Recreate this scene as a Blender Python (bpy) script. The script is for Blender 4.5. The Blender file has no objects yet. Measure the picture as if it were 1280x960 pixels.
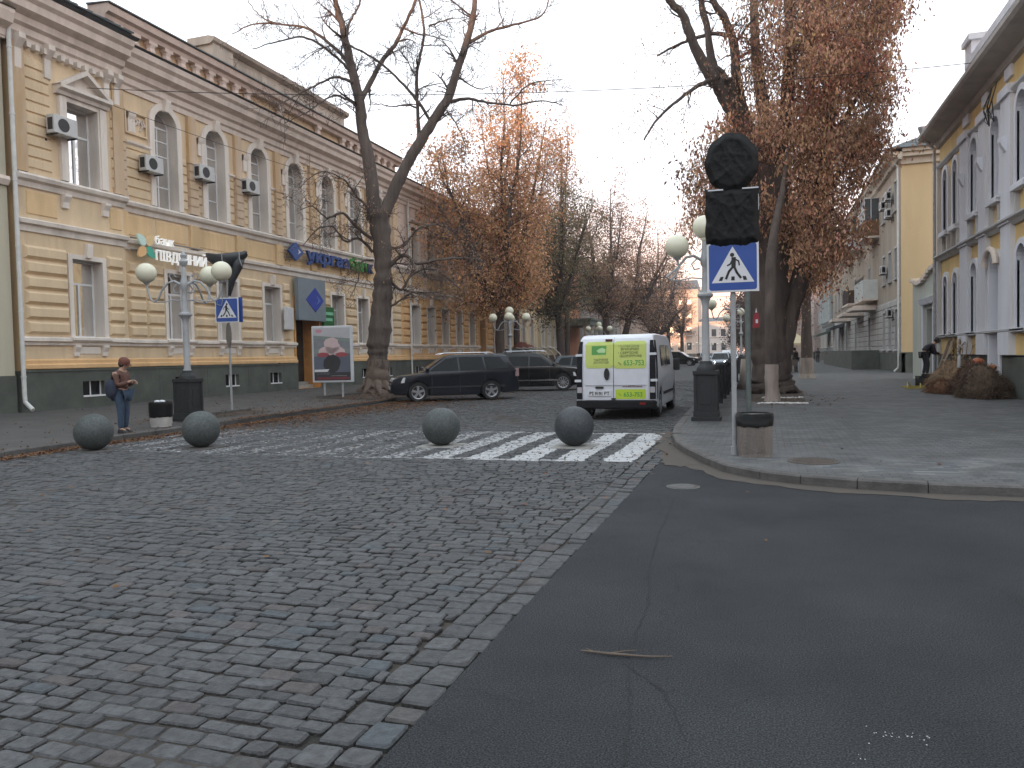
import bpy, bmesh, math, random
from mathutils import Vector, Matrix
rad = math.radians
S = bpy.context.scene
COL = S.collection
# ------------------------------------------------------------------ camera
cam_d = bpy.data.cameras.new('camera'); cam = bpy.data.objects.new('camera', cam_d); COL.objects.link(cam)
S.camera = cam
YAW, PIT, ROLL = math.atan(315/960), math.atan(34/960), 0.022
f = Vector((-math.sin(YAW)*math.cos(PIT), math.cos(YAW)*math.cos(PIT), -math.sin(PIT)))
r0 = Vector((math.cos(YAW), math.sin(YAW), 0)); u0 = r0.cross(f)
r_ = math.cos(ROLL)*r0 - math.sin(ROLL)*u0; u_ = math.sin(ROLL)*r0 + math.cos(ROLL)*u0
M = Matrix((r_, u_, -f)).transposed().to_4x4(); M.translation = Vector((0, 0, 1.6))
cam.matrix_world = M
cam_d.sensor_fit = 'HORIZONTAL'; cam_d.sensor_width = 36; cam_d.lens = 36*960/1280
cam_d.clip_start = 0.05; cam_d.clip_end = 3000
# ------------------------------------------------------------------ world, sun, exposure
SUN_EL, SUN_AZ = rad(3.2), rad(188)       # azimuth of the sun measured from +Y clockwise: behind the camera
W = bpy.data.worlds.new('World'); S.world = W; W.use_nodes = True
nt = W.node_tree; nt.nodes.clear()
wo = nt.nodes.new('ShaderNodeOutputWorld'); bg = nt.nodes.new('ShaderNodeBackground')
sky = nt.nodes.new('ShaderNodeTexSky'); sky.sky_type = 'NISHITA'; sky.sun_disc = False
sky.sun_elevation = SUN_EL; sky.sun_rotation = SUN_AZ; sky.air_density = 1.0; sky.dust_density = 2.0; sky.ozone_density = 1.5
# a thin bright cloud veil over the clear sky, a little pink toward the horizon
tc = nt.nodes.new('ShaderNodeTexCoord'); sx = nt.nodes.new('ShaderNodeSeparateXYZ')
nt.links.new(tc.outputs['Generated'], sx.inputs[0])
vr = nt.nodes.new('ShaderNodeValToRGB'); nt.links.new(sx.outputs['Z'], vr.inputs['Fac'])
e = vr.color_ramp.elements; e[0].position = 0.0; e[0].color = (1.35, .62, .36, 1); e[1].position = .5; e[1].color = (.84, .93, 1.0, 1)
e2 = e.new(.085); e2.color = (1.15, .82, .68, 1); e3 = e.new(.21); e3.color = (.97, .95, 1.0, 1)
ns = nt.nodes.new('ShaderNodeTexNoise'); ns.inputs['Scale'].default_value = 2.2; ns.inputs['Detail'].default_value = 5
nt.links.new(tc.outputs['Generated'], ns.inputs['Vector'])
mr = nt.nodes.new('ShaderNodeMapRange'); mr.inputs['From Min'].default_value = .3; mr.inputs['From Max'].default_value = .7
mr.inputs['To Min'].default_value = 17.3; mr.inputs['To Max'].default_value = 20.0; nt.links.new(ns.outputs['Fac'], mr.inputs['Value'])
mu = nt.nodes.new('ShaderNodeVectorMath'); mu.operation = 'SCALE'
nt.links.new(vr.outputs['Color'], mu.inputs[0]); nt.links.new(mr.outputs[0], mu.inputs['Scale'])
mx = nt.nodes.new('ShaderNodeMix'); mx.data_type = 'RGBA'; mx.inputs['Factor'].default_value = .82
nt.links.new(sky.outputs['Color'], mx.inputs['A']); nt.links.new(mu.outputs[0], mx.inputs['B'])
nt.links.new(mx.outputs['Result'], bg.inputs['Color']); bg.inputs['Strength'].default_value = 0.105
nt.links.new(bg.outputs[0], wo.inputs[0])
sd = bpy.data.lights.new('sun', 'SUN'); sd.energy = 5.0; sd.angle = rad(.6); sd.color = (1.0, .56, .34)
sun = bpy.data.objects.new('sun', sd); COL.objects.link(sun)
sdir = Vector((math.sin(SUN_AZ)*math.cos(SUN_EL), math.cos(SUN_AZ)*math.cos(SUN_EL), math.sin(SUN_EL)))
sun.rotation_euler = sdir.to_track_quat('Z', 'Y').to_euler()
S.view_settings.view_transform = 'Standard'; S.view_settings.look = 'None'; S.view_settings.gamma = 1
S.view_settings.use_curve_mapping = False; S.view_settings.exposure = 0.10
S.cycles.max_bounces = 5; S.cycles.diffuse_bounces = 3; S.cycles.glossy_bounces = 2; S.cycles.transparent_max_bounces = 8
S.cycles.caustics_reflective = False; S.cycles.caustics_refractive = False
# ------------------------------------------------------------------ materials
MATS = {}
def mat(name, col, rough=.85, var=.18, scale=3.0, col2=None, bump=0.0, bscale=30.0, metal=0.0, spec=.5, streak=False, emit=None, grime=0.0, attr=False):
    if name in MATS: return MATS[name]
    m = bpy.data.materials.new(name); m.use_nodes = True; t = m.node_tree; b = t.nodes['Principled BSDF']
    b.inputs['Roughness'].default_value = rough; b.inputs['Metallic'].default_value = metal
    b.inputs['Specular IOR Level'].default_value = spec
    c = Vector(col); tcd = t.nodes.new('ShaderNodeTexCoord'); geo = t.nodes.new('ShaderNodeNewGeometry')
    mp = t.nodes.new('ShaderNodeMapping'); t.links.new(tcd.outputs['Object'], mp.inputs['Vector'])
    if streak: mp.inputs['Scale'].default_value = (1, 1, .18)
    n1 = t.nodes.new('ShaderNodeTexNoise'); n1.inputs['Scale'].default_value = scale; n1.inputs['Detail'].default_value = 6; n1.inputs['Roughness'].default_value = .62
    t.links.new(mp.outputs[0], n1.inputs['Vector'])
    rp = t.nodes.new('ShaderNodeValToRGB'); rp.color_ramp.elements[0].position = .3; rp.color_ramp.elements[1].position = .7
    a = c*(1-var); d = Vector(col2) if col2 else c*(1+var)
    rp.color_ramp.elements[0].color = (*a, 1); rp.color_ramp.elements[1].color = (*[min(x, .95) for x in d], 1)
    t.links.new(n1.outputs['Fac'], rp.inputs['Fac']); out = rp.outputs['Color']
    if grime:
        n3 = t.nodes.new('ShaderNodeTexNoise'); n3.inputs['Scale'].default_value = scale*.32; n3.inputs['Detail'].default_value = 8; n3.inputs['Roughness'].default_value = .7
        t.links.new(mp.outputs[0], n3.inputs['Vector'])
        r3 = t.nodes.new('ShaderNodeMapRange'); r3.inputs['From Min'].default_value = .5; r3.inputs['From Max'].default_value = .72; r3.inputs['To Max'].default_value = grime
        t.links.new(n3.outputs['Fac'], r3.inputs['Value'])
        m3 = t.nodes.new('ShaderNodeMix'); m3.data_type = 'RGBA'; t.links.new(r3.outputs[0], m3.inputs['Factor'])
        t.links.new(out, m3.inputs['A']); m3.inputs['B'].default_value = (c.x*.45, c.y*.43, c.z*.42, 1); out = m3.outputs['Result']
    if attr:
        at = t.nodes.new('ShaderNodeAttribute'); at.attribute_name = 'tone'
        m4 = t.nodes.new('ShaderNodeMix'); m4.data_type = 'RGBA'; m4.blend_type = 'MULTIPLY'; m4.inputs['Factor'].default_value = 1
        t.links.new(out, m4.inputs['A']); t.links.new(at.outputs['Color'], m4.inputs['B']); out = m4.outputs['Result']
    t.links.new(out, b.inputs['Base Color'])
    if bump:
        n2 = t.nodes.new('ShaderNodeTexNoise'); n2.inputs['Scale'].default_value = bscale; n2.inputs['Detail'].default_value = 5
        t.links.new(tcd.outputs['Object'], n2.inputs['Vector'])
        bp = t.nodes.new('ShaderNodeBump'); bp.inputs['Strength'].default_value = bump; bp.inputs['Distance'].default_value = .02
        t.links.new(n2.outputs['Fac'], bp.inputs['Height']); t.links.new(bp.outputs[0], b.inputs['Normal'])
    if emit:
        b.inputs['Emission Color'].default_value = (*emit[0], 1); b.inputs['Emission Strength'].default_value = emit[1]
    MATS[name] = m; return m
def glass_mat(name, tint=(.75, .8, .82), refl=.18, wav=.25):
    if name in MATS: return MATS[name]
    m = bpy.data.materials.new(name); m.use_nodes = True; t = m.node_tree; t.nodes.clear()
    o = t.nodes.new('ShaderNodeOutputMaterial'); tr = t.nodes.new('ShaderNodeBsdfTransparent'); tr.inputs[0].default_value = (*tint, 1)
    g = t.nodes.new('ShaderNodeBsdfGlossy'); g.inputs['Roughness'].default_value = .04
    fr = t.nodes.new('ShaderNodeFresnel'); fr.inputs[0].default_value = 1.5
    ad = t.nodes.new('ShaderNodeMath'); ad.operation = 'ADD'; ad.use_clamp = True; ad.inputs[1].default_value = refl
    t.links.new(fr.outputs[0], ad.inputs[0]); mi = t.nodes.new('ShaderNodeMixShader')
    n = t.nodes.new('ShaderNodeTexNoise'); n.inputs['Scale'].default_value = 1.3; tcd = t.nodes.new('ShaderNodeTexCoord'); t.links.new(tcd.outputs['Object'], n.inputs['Vector'])
    bp = t.nodes.new('ShaderNodeBump'); bp.inputs['Strength'].default_value = wav; bp.inputs['Distance'].default_value = .05
    t.links.new(n.outputs['Fac'], bp.inputs['Height']); t.links.new(bp.outputs[0], g.inputs['Normal'])
    t.links.new(ad.outputs[0], mi.inputs[0]); t.links.new(tr.outputs[0], mi.inputs[1]); t.links.new(g.outputs[0], mi.inputs[2]); t.links.new(mi.outputs[0], o.inputs[0])
    MATS[name] = m; return m
yellow = mat('yellow_stucco', (.69, .49, .275), .92, .13, 1.6, bump=.35, bscale=18, streak=True, grime=.5)
cream = mat('cream_stucco', (.67, .52, .345), .92, .13, 1.6, bump=.35, bscale=18, streak=True, grime=.6)
pinky = mat('pink_grey_stucco', (.66, .54, .47), .92, .13, 1.6, bump=.3, bscale=18, streak=True, grime=.6)
trimm = mat('white_trim', (.74, .67, .60), .85, .1, 2.2, bump=.2, bscale=20, streak=True, grime=.55)
trim2 = mat('dirty_cornice', (.70, .605, .53), .88, .12, 2.2, bump=.3, bscale=20, streak=True, grime=.5)
orangey = mat('orange_band', (.68, .43, .215), .92, .12, 1.6, bump=.3, streak=True, grime=.45)
plinth = mat('dark_green_plinth', (.085, .095, .08), .7, .3, 1.3, bump=.4, bscale=12, grime=.5)
rwhite = mat('pale_blue_white_plaster', (.72, .73, .78), .85, .06, 1.4, bump=.2, streak=True, grime=.3)
ryell = mat('ochre_plaster', (.74, .53, .235), .9, .1, 1.3, bump=.2, streak=True, grime=.4)
ryell2 = mat('bright_yellow_plaster', (.60, .455, .26), .9, .07, .8, bump=.15, streak=True, grime=.25)
rgrey = mat('stained_tan_plaster', (.36, .30, .235), .92, .16, 1.0, bump=.3, streak=True, grime=.7)
framem = mat('white_window_frame', (.70, .70, .70), .5, .05)
brownf = mat('brown_window_frame', (.12, .07, .045), .6, .15)
roofm = mat('dark_sheet_roof', (.075, .085, .09), .5, .25, 1.5, bump=.2, bscale=8, metal=.3)
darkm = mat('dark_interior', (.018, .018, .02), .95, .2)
curtm = mat('pale_curtain', (.33, .33, .33), .95, .12, 4)
glassm = glass_mat('window_glass', (.75,.8,.82), .10); glassd = glass_mat('dark_window_glass', (.5, .55, .58), .25)
zinc = mat('galvanised_pipe', (.42, .43, .45), .45, .2, 4, metal=.5)
whitep = mat('white_painted_pipe', (.6, .6, .58), .6, .12, 4)
iron = mat('dark_cast_iron', (.016, .018, .020), .65, .3, 8, bump=.2)
greyp = mat('grey_painted_post', (.32, .33, .34), .55, .15, 6, bump=.1)
greenp = mat('greenish_grey_post', (.13, .15, .145), .6, .2, 6)
globem = mat('milky_globe', (.72, .70, .55), .3, .05)
stone = mat('granite_kerb', (.095, .09, .087), .85, .3, 5, bump=.5, bscale=40, grime=.5)
blackbag = mat('black_plastic_film', (.007, .0075, .008), .5, .3, 8, bump=.5, bscale=14, spec=.2)
barkm = mat('grey_brown_bark', (.10, .078, .066), .95, .4, 5, bump=1.0, bscale=14, streak=True)
barkd = mat('dark_bark', (.085, .064, .054), .95, .35, 5, bump=.9, bscale=14, streak=True)
washm = mat('whitewashed_bark', (.30, .25, .21), .95, .3, 4, bump=.9, bscale=14, streak=True)
concrete = mat('concrete', (.33, .32, .30), .9, .25, 6, bump=.4, grime=.7)
# ------------------------------------------------------------------ mesh helpers
class MB:
    def __init__(s): s.v = []; s.f = []
    def quad(s, a, b, c, d):
        n = len(s.v); s.v += [a, b, c, d]; s.f.append((n, n+1, n+2, n+3)); return s
    def poly(s, pts):
        n = len(s.v); s.v += list(pts); s.f.append(tuple(range(n, n+len(pts)))); return s
    def box(s, x0, x1, y0, y1, z0, z1):
        n = len(s.v)
        s.v += [(x0,y0,z0),(x1,y0,z0),(x1,y1,z0),(x0,y1,z0),(x0,y0,z1),(x1,y0,z1),(x1,y1,z1),(x0,y1,z1)]
        for q in ((0,3,2,1),(4,5,6,7),(0,1,5,4),(1,2,6,5),(2,3,7,6),(3,0,4,7)): s.f.append(tuple(n+i for i in q))
        return s
    def prism(s, pts, d):       # pts planar loop, d extrusion vector
        n = len(s.v); k = len(pts); d = Vector(d)
        s.v += [tuple(Vector(p)) for p in pts] + [tuple(Vector(p)+d) for p in pts]
        s.f.append(tuple(range(n, n+k))[::-1]); s.f.append(tuple(range(n+k, n+2*k)))
        for i in range(k): j = (i+1) % k; s.f.append((n+i, n+j, n+k+j, n+k+i))
        return s
    def tube(s, pts, rs, seg=8, cap=True):
        if not hasattr(rs, '__len__'): rs = [rs]*len(pts)
        pts = [Vector(p) for p in pts]; n0 = len(s.v); ref = None
        for i, p in enumerate(pts):
            d = (pts[min(i+1, len(pts)-1)] - pts[max(i-1, 0)])
            if d.length < 1e-9: d = Vector((0,0,1))
            d.normalize()
            if ref is None: ref = Vector((1,0,0)) if abs(d.x) < .9 else Vector((0,1,0))
            a = ref - d*ref.dot(d); a.normalize(); b = d.cross(a); ref = a
            for k in range(seg):
                t = 2*math.pi*k/seg; q = p + (a*math.cos(t)+b*math.sin(t))*rs[i]; s.v.append(tuple(q))
        for i in range(len(pts)-1):
            for k in range(seg):
                k2 = (k+1) % seg; s.f.append((n0+i*seg+k, n0+i*seg+k2, n0+(i+1)*seg+k2, n0+(i+1)*seg+k))
        if cap:
            s.f.append(tuple(n0+k for k in range(seg))[::-1]); m = n0+(len(pts)-1)*seg; s.f.append(tuple(m+k for k in range(seg)))
        return s
    def lathe(s, prof, c=(0,0,0), seg=20):   # prof: (r,z) list, vertical axis
        return s.tube2(prof, c, seg)
    def tube2(s, prof, c, seg):
        n0 = len(s.v)
        for r, z in prof:
            for k in range(seg):
                t = 2*math.pi*k/seg; s.v.append((c[0]+r*math.cos(t), c[1]+r*math.sin(t), c[2]+z))
        for i in range(len(prof)-1):
            for k in range(seg):
                k2 = (k+1) % seg; s.f.append((n0+i*seg+k, n0+i*seg+k2, n0+(i+1)*seg+k2, n0+(i+1)*seg+k))
        s.f.append(tuple(n0+k for k in range(seg))[::-1]); m = n0+(len(prof)-1)*seg; s.f.append(tuple(m+k for k in range(seg)))
        return s
    def sphere(s, c, r, seg=20, rings=12, sq=(1,1,1)):
        n0 = len(s.v)
        for i in range(rings+1):
            ph = math.pi*i/rings
            for k in range(seg):
                t = 2*math.pi*k/seg
                s.v.append((c[0]+r*sq[0]*math.sin(ph)*math.cos(t), c[1]+r*sq[1]*math.sin(ph)*math.sin(t), c[2]+r*sq[2]*math.cos(ph)))
        for i in range(rings):
            for k in range(seg):
                k2 = (k+1) % seg; s.f.append((n0+i*seg+k, n0+(i+1)*seg+k, n0+(i+1)*seg+k2, n0+i*seg+k2))
        return s
    def build(s, name, m, parent=None, smooth=False, bevel=0, tones=None):
        me = bpy.data.meshes.new(name); me.from_pydata([tuple(p) for p in s.v], [], s.f); me.materials.append(m)
        if bevel or smooth == 'fix':
            bm = bmesh.new(); bm.from_mesh(me); bmesh.ops.remove_doubles(bm, verts=bm.verts, dist=1e-4)
            bmesh.ops.recalc_face_normals(bm, faces=bm.faces)
            if bevel: bmesh.ops.bevel(bm, geom=[e for e in bm.edges if len(e.link_faces) == 2 and e.calc_face_angle(0) > .6], offset=bevel, segments=2, affect='EDGES', profile=.5)
            bm.to_mesh(me); bm.free()
        if smooth:
            me.polygons.foreach_set('use_smooth', [True]*len(me.polygons))
            if smooth != 'all': 
                try: me.set_sharp_from_angle(angle=rad(38))
                except Exception: pass
        if tones is not None:
            ca = me.color_attributes.new('tone', 'FLOAT_COLOR', 'CORNER'); buf = []
            for p, tn in zip(me.polygons, tones): buf += list(tn)*p.loop_total
            ca.data.foreach_set('color', buf)
        o = bpy.data.objects.new(name, me); COL.objects.link(o)
        if parent: o.parent = parent
        me.update(); return o
def build_each(mb, name, m, parent, key, **kw):
    """one object for every group of loose pieces; key(centre) names the group"""
    n = len(mb.v); par = list(range(n))
    def find(a):
        while par[a] != a: par[a] = par[par[a]]; a = par[a]
        return a
    for q in mb.f:
        r = find(q[0])
        for i in q[1:]: par[find(i)] = r
    comp = {}
    for fi, q in enumerate(mb.f): comp.setdefault(find(q[0]), []).append(fi)
    groups = {}
    for r, fs in comp.items():
        vs = {i for fi in fs for i in mb.f[fi]}; c = [sum(mb.v[i][a] for i in vs)/len(vs) for a in range(3)]
        groups.setdefault(key(c), []).extend(fs)
    out = []
    for k in sorted(groups, key=str):
        g = MB(); mp = {}
        for fi in groups[k]:
            q = []
            for i in mb.f[fi]:
                if i not in mp: mp[i] = len(g.v); g.v.append(mb.v[i])
                q.append(mp[i])
            g.f.append(tuple(q))
        out.append(g.build(name, m, parent, **kw))
    return out
def near(L): return lambda c: min(L, key=lambda v: abs(v-c[1]))
def empty(name, loc=(0,0,0), rz=0):
    o = bpy.data.objects.new(name, None); COL.objects.link(o); o.location = loc; o.rotation_euler.z = rz; o.empty_display_size = .3; return o
def tag(o, label, cat, group=None):
    o['label'] = label; o['category'] = cat
    if group: o['group'] = group
    return o
def struct(o): o['kind'] = 'structure'; return o
def stuff(o, label, cat): o['kind'] = 'stuff'; o['label'] = label; o['category'] = cat; return o
def children(o): return [c for c in bpy.data.objects if c.parent == o]
def copy_tree(o, parent=None):
    c = o.copy(); COL.objects.link(c); c.parent = parent
    for ch in children(o): copy_tree(ch, c)
    return c
_dg = None
def text_mesh(s, size, width=None, depth=0.0, bold=0.0, align='LEFT'):
    """vertices/faces of a line of lettering in the XY plane"""
    cu = bpy.data.curves.new('t', 'FONT'); cu.body = s; cu.size = size; cu.align_x = align; cu.extrude = depth; cu.offset = bold; cu.resolution_u = 3
    o = bpy.data.objects.new('t', cu); COL.objects.link(o); bpy.context.view_layer.update()
    me = bpy.data.meshes.new_from_object(o.evaluated_get(bpy.context.evaluated_depsgraph_get()))
    vs = [v.co.copy() for v in me.vertices]; fs = [tuple(p.vertices) for p in me.polygons]
    bpy.data.objects.remove(o); bpy.data.curves.remove(cu); bpy.data.meshes.remove(me)
    if width and vs:
        x0 = min(v.x for v in vs); x1 = max(v.x for v in vs); k = width/(x1-x0)
        for v in vs: v.x = (v.x-x0)*k if align == 'LEFT' else (v.x-(x0+x1)/2)*k
    return vs, fs
def put_text(mb, s, org, ex, ey, size, width=None, depth=0.0, bold=0.0, align='LEFT'):
    vs, fs = text_mesh(s, size, width, depth, bold, align); n = len(mb.v)
    ex = Vector(ex); ey = Vector(ey); ez = ex.cross(ey); org = Vector(org)
    mb.v += [tuple(org+ex*v.x+ey*v.y+ez*v.z) for v in vs]; mb.f += [tuple(n+i for i in q) for q in fs]; return mb
def skin(name, verts, edges, radii, m, parent, root=0, sub=2):
    me = bpy.data.meshes.new(name); me.from_pydata(verts, edges, []); o = bpy.data.objects.new(name, me); COL.objects.link(o)
    md = o.modifiers.new('s', 'SKIN'); md.use_smooth_shade = True
    if not me.skin_vertices: bpy.context.view_layer.update()
    sv = me.skin_vertices[0].data
    for i, r in enumerate(radii): sv[i].radius = r if hasattr(r, '__len__') else (r, r); sv[i].use_root = (i == root)
    m2 = o.modifiers.new('b', 'SUBSURF'); m2.levels = sub; m2.render_levels = sub
    bpy.context.view_layer.update()
    nm = bpy.data.meshes.new_from_object(o.evaluated_get(bpy.context.evaluated_depsgraph_get())); o.modifiers.clear(); o.data = nm
    nm.materials.clear(); nm.materials.append(m); nm.polygons.foreach_set('use_smooth', [True]*len(nm.polygons)); o.parent = parent
    return o
# ================================================================== GROUND
def z_side(x, y): return 0.0
ground_m = mat('worn_asphalt_ground', (.055, .056, .058), .9, .2, 1.2, bump=.3)
mb = MB(); mb.quad((-900,-300,-.06),(900,-300,-.06),(900,1500,-.06),(-900,1500,-.06)); struct(mb.build('ground', ground_m))
# asphalt carriageway in the foreground right
am = mat('asphalt', (.032, .034, .038), .88, .34, .55, bump=.8, bscale=110, grime=.55, spec=.3)
t = am.node_tree; b = t.nodes['Principled BSDF']; tcd = t.nodes.new('ShaderNodeTexCoord')
vn = t.nodes.new('ShaderNodeTexNoise'); vn.inputs['Scale'].default_value = 120; vn.inputs['Detail'].default_value = 2; t.links.new(tcd.outputs['Object'], vn.inputs['Vector'])
vrm = t.nodes.new('ShaderNodeMapRange'); vrm.inputs['From Min'].default_value = .38; vrm.inputs['From Max'].default_value = .66; vrm.inputs['To Min'].default_value = .35; vrm.inputs['To Max'].default_value = 2.0
t.links.new(vn.outputs['Fac'], vrm.inputs['Value']); src = b.inputs['Base Color'].links[0].from_socket
# fine dark cracks
cv = t.nodes.new('ShaderNodeTexVoronoi'); cv.feature = 'DISTANCE_TO_EDGE'; cv.inputs['Scale'].default_value = .42
wn = t.nodes.new('ShaderNodeTexNoise'); wn.inputs['Scale'].default_value = 1.7; wn.inputs['Detail'].default_value = 6; t.links.new(tcd.outputs['Object'], wn.inputs['Vector'])
wa = t.nodes.new('ShaderNodeVectorMath'); wa.operation = 'MULTIPLY_ADD'; wa.inputs[1].default_value = (.9, .9, 0); t.links.new(wn.outputs['Color'], wa.inputs[0]); t.links.new(tcd.outputs['Object'], wa.inputs[2]); t.links.new(wa.outputs[0], cv.inputs['Vector'])
cm = t.nodes.new('ShaderNodeMapRange'); cm.inputs['From Max'].default_value = .005; cm.inputs['To Min'].default_value = .8; cm.inputs['To Max'].default_value = 1.0; t.links.new(cv.outputs['Distance'], cm.inputs['Value'])
mm = t.nodes.new('ShaderNodeMath'); mm.operation = 'MULTIPLY'; t.links.new(vrm.outputs[0], mm.inputs[0]); t.links.new(cm.outputs[0], mm.inputs[1])
vm = t.nodes.new('ShaderNodeVectorMath'); vm.operation = 'SCALE'; t.links.new(src, vm.inputs[0]); t.links.new(mm.outputs[0], vm.inputs['Scale']); t.links.new(vm.outputs[0], b.inputs['Base Color'])
KERB = [(30,9.15),(12,9.2),(7,9.25),(4,9.28),(2.6,9.31),(1.7,9.36),(1.0,9.49),(.4,9.7),(-.06,9.99),(-.5,10.5),(-.83,11.29),(-1.15,12.2),(-1.42,13.13),(-1.62,14.4),(-1.75,15.8),(-1.84,18.5),(-1.92,22.8),(-1.95,30),(-1.98,60),(-2.0,230)]
asp = [(-1.47,-30),(30,-30)] + [(x, y+.04) for x, y in KERB[:13]] + [(-1.47, 13.2)]
mb = MB(); mb.poly([(x, y, 0.0) for x, y in asp]); struct(mb.build('asphalt_road', am))
mb = MB(); rc = random.Random(12)
def crack(P, w):
    Q = []
    for (x0,y0),(x1,y1) in zip(P, P[1:]):
        n = max(2,int(math.hypot(x1-x0,y1-y0)/.05)); Q += [(x0+(x1-x0)*k/n+rc.uniform(-.012,.012), y0+(y1-y0)*k/n+rc.uniform(-.012,.012)) for k in range(n)]
    for (a,b_),(c,d) in zip(Q,Q[1:]):
        L = math.hypot(c-a,d-b_) or 1; nx,ny = -(d-b_)/L,(c-a)/L; w0 = w*rc.uniform(.4,1.2); mb.quad((a-nx*w0,b_-ny*w0,.0035),(a+nx*w0,b_+ny*w0,.0035),(c+nx*w0,d+ny*w0,.0035),(c-nx*w0,d-ny*w0,.0035))
crack([(-.95,8.6),(-.9,6.9),(-.83,5.7),(-.72,4.9),(-.70,4.1),(-.55,3.1),(-.5,2.4)],.004); crack([(-.7,3.9),(-.45,3.6),(-.3,3.1)],.003); crack([(2.3,7.6),(2.2,6.4),(2.35,5.2),(2.6,4.2)],.004); crack([(-.9,7.6),(-.3,7.9),(.6,7.7),(1.2,7.9)],.003); crack([(.2,2.5),(.9,2.9),(1.5,2.8),(2.4,3.3)],.0025)
struct(mb.build('asphalt_crack', mat('crack_dark',(.020,.0205,.022),.95,.1)))
# sandy dust gathered along the kerb
sand = mat('dusty_grit', (.12, .098, .080), .95, .3, 3, bump=.5, bscale=60, col2=(.075,.064,.056))
def ribbon(path, w0, w1, z, wob, seed, sub=6):
    rnd = random.Random(seed); P = []
    for (x0,y0),(x1,y1) in zip(path, path[1:]):
        n = max(2, int(math.hypot(x1-x0,y1-y0)/.12))
        for i in range(n): P.append((x0+(x1-x0)*i/n, y0+(y1-y0)*i/n))
    mb = MB(); A = []; B = []
    for i, p in enumerate(P):
        q = P[min(i+1,len(P)-1)]; o = P[max(i-1,0)]; dx, dy = q[0]-o[0], q[1]-o[1]; L = math.hypot(dx,dy) or 1; nx, ny = -dy/L, dx/L
        j = wob*(math.sin(i*.7+seed)+.6*math.sin(i*1.9+2*seed)+rnd.uniform(-.6,.6))
        A.append((p[0]+nx*w0, p[1]+ny*w0, z)); B.append((p[0]+nx*(w1+j), p[1]+ny*(w1+j), z))
    for i in range(len(P)-1): mb.quad(A[i], A[i+1], B[i+1], B[i])
    return mb
struct(ribbon(KERB[3:15], -.03, .30, .005, .05, 3).build('sand_drift', sand))
mb = MB(); rnd = random.Random(5); pts = []
for k in range(36):
    a = 2*math.pi*k/36; r = 1+.12*math.sin(3*a+1)+.1*rnd.uniform(-1,1); pts.append((-1.12+.42*r*math.cos(a), 12.0+1.0*r*math.sin(a), .0085))
struct(mb.poly(pts).build('sand_patch', sand))
# ---- cobbles: every near stone is real geometry
RX0, RX1 = -13.35, -1.47
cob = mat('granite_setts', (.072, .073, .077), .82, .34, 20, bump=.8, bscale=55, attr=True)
joint = mat('dirt_joints', (.022, .019, .017), .95, .4, 3, bump=.4, bscale=60, col2=(.06,.048,.038))
mb = MB(); mb.quad((-14.6,-30,-.0205),(-1.40,-30,-.0205),(-1.40,46,-.0205),(-14.6,46,-.0205)); struct(mb.build('joint_bed', joint))
rnd = random.Random(11); mb = MB(); tones = []
def hroad(x, y):   # gentle dips and the crown of the carriageway
    return .02*math.sin(x*.8+y*.33)*math.sin(y*.51+1.3) + .012*math.sin(x*2.3+y*1.7)
def stone_block(cx, cy, lx, ly, det, paint=None):
    h = hroad(cx, cy)*.5 + rnd.uniform(-.005, .005); tn = rnd.gauss(1, .115); w = rnd.random()
    tn = max(.68, min(1.4, tn)); c = (tn, tn, tn, 1)
    if w < .04: c = (tn*1.07, tn*.94, tn*.90, 1)
    elif w < .07: c = (tn*.88, tn*.98, tn*1.04, 1)
    elif w < .10: c = (tn*1.05, tn*.99, tn*.92, 1)
    tx, ty = rnd.uniform(-.008,.008), rnd.uniform(-.02,.02)
    k = [(-1,-1),(1,-1),(1,1),(-1,1)]; b_ = []
    n0 = len(mb.v)
    outer = []
    if det:
        for sx_, sy_ in k:  # eight-point rounded outline
            jx, jy = rnd.uniform(.93,1.03), rnd.uniform(.92,1.03)
            a = (cx+sx_*lx*jx, cy+sy_*ly*jy*.74); c2 = (cx+sx_*lx*jx*.86, cy+sy_*ly*jy)
            outer += [a, c2] if sx_*sy_ > 0 else [c2, a]
    else:
        outer = [(cx+sx_*lx*rnd.uniform(.9,1), cy+sy_*ly*rnd.uniform(.88,1)) for sx_, sy_ in k]
    m_ = len(outer)
    for (x, y) in outer: mb.v.append((x, y, -.028))
    for (x, y) in outer: mb.v.append((x, y, h-.008))
    if det:
        for (x, y) in outer: X = cx+(x-cx)*.90; Y = cy+(y-cy)*.85; mb.v.append((X, Y, h+tx*(x-cx)/lx*.5+ty*(y-cy)/ly*.2+.0))
    for i in range(m_):
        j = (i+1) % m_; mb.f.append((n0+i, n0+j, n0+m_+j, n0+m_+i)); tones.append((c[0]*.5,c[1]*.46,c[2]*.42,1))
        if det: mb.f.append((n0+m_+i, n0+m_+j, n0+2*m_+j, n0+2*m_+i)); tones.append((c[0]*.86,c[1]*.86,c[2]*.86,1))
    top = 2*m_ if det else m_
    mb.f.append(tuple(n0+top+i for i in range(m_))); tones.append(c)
y = .6; row = 0
while y < 46:
    det = y < 16; ly = rnd.uniform(.050,.060) if y < 22 else .06
    skew = .5*math.sin(y*.23)
    x = RX0 + rnd.uniform(-.2, 0) - .25
    while x < RX1-.40:
        lx = rnd.uniform(.068, .112)
        if x + 2*lx > RX1-.345: lx = max(.03, (RX1-.352-x)/2)
        cx = x+lx; cy = y + .05*math.sin(cx*.55+y*.15) + .007*rnd.uniform(-1,1) + .025*math.sin(cx*1.7)
        # leave out what the camera never sees behind its left edge near by
        if cx > -1.2 - (cy+.9)*1.18 - 1.0 or cy > 12: stone_block(cx, cy, lx-.003, ly-.0025, det)
        x += 2*lx+.004
    y += 2*ly+.004
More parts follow.
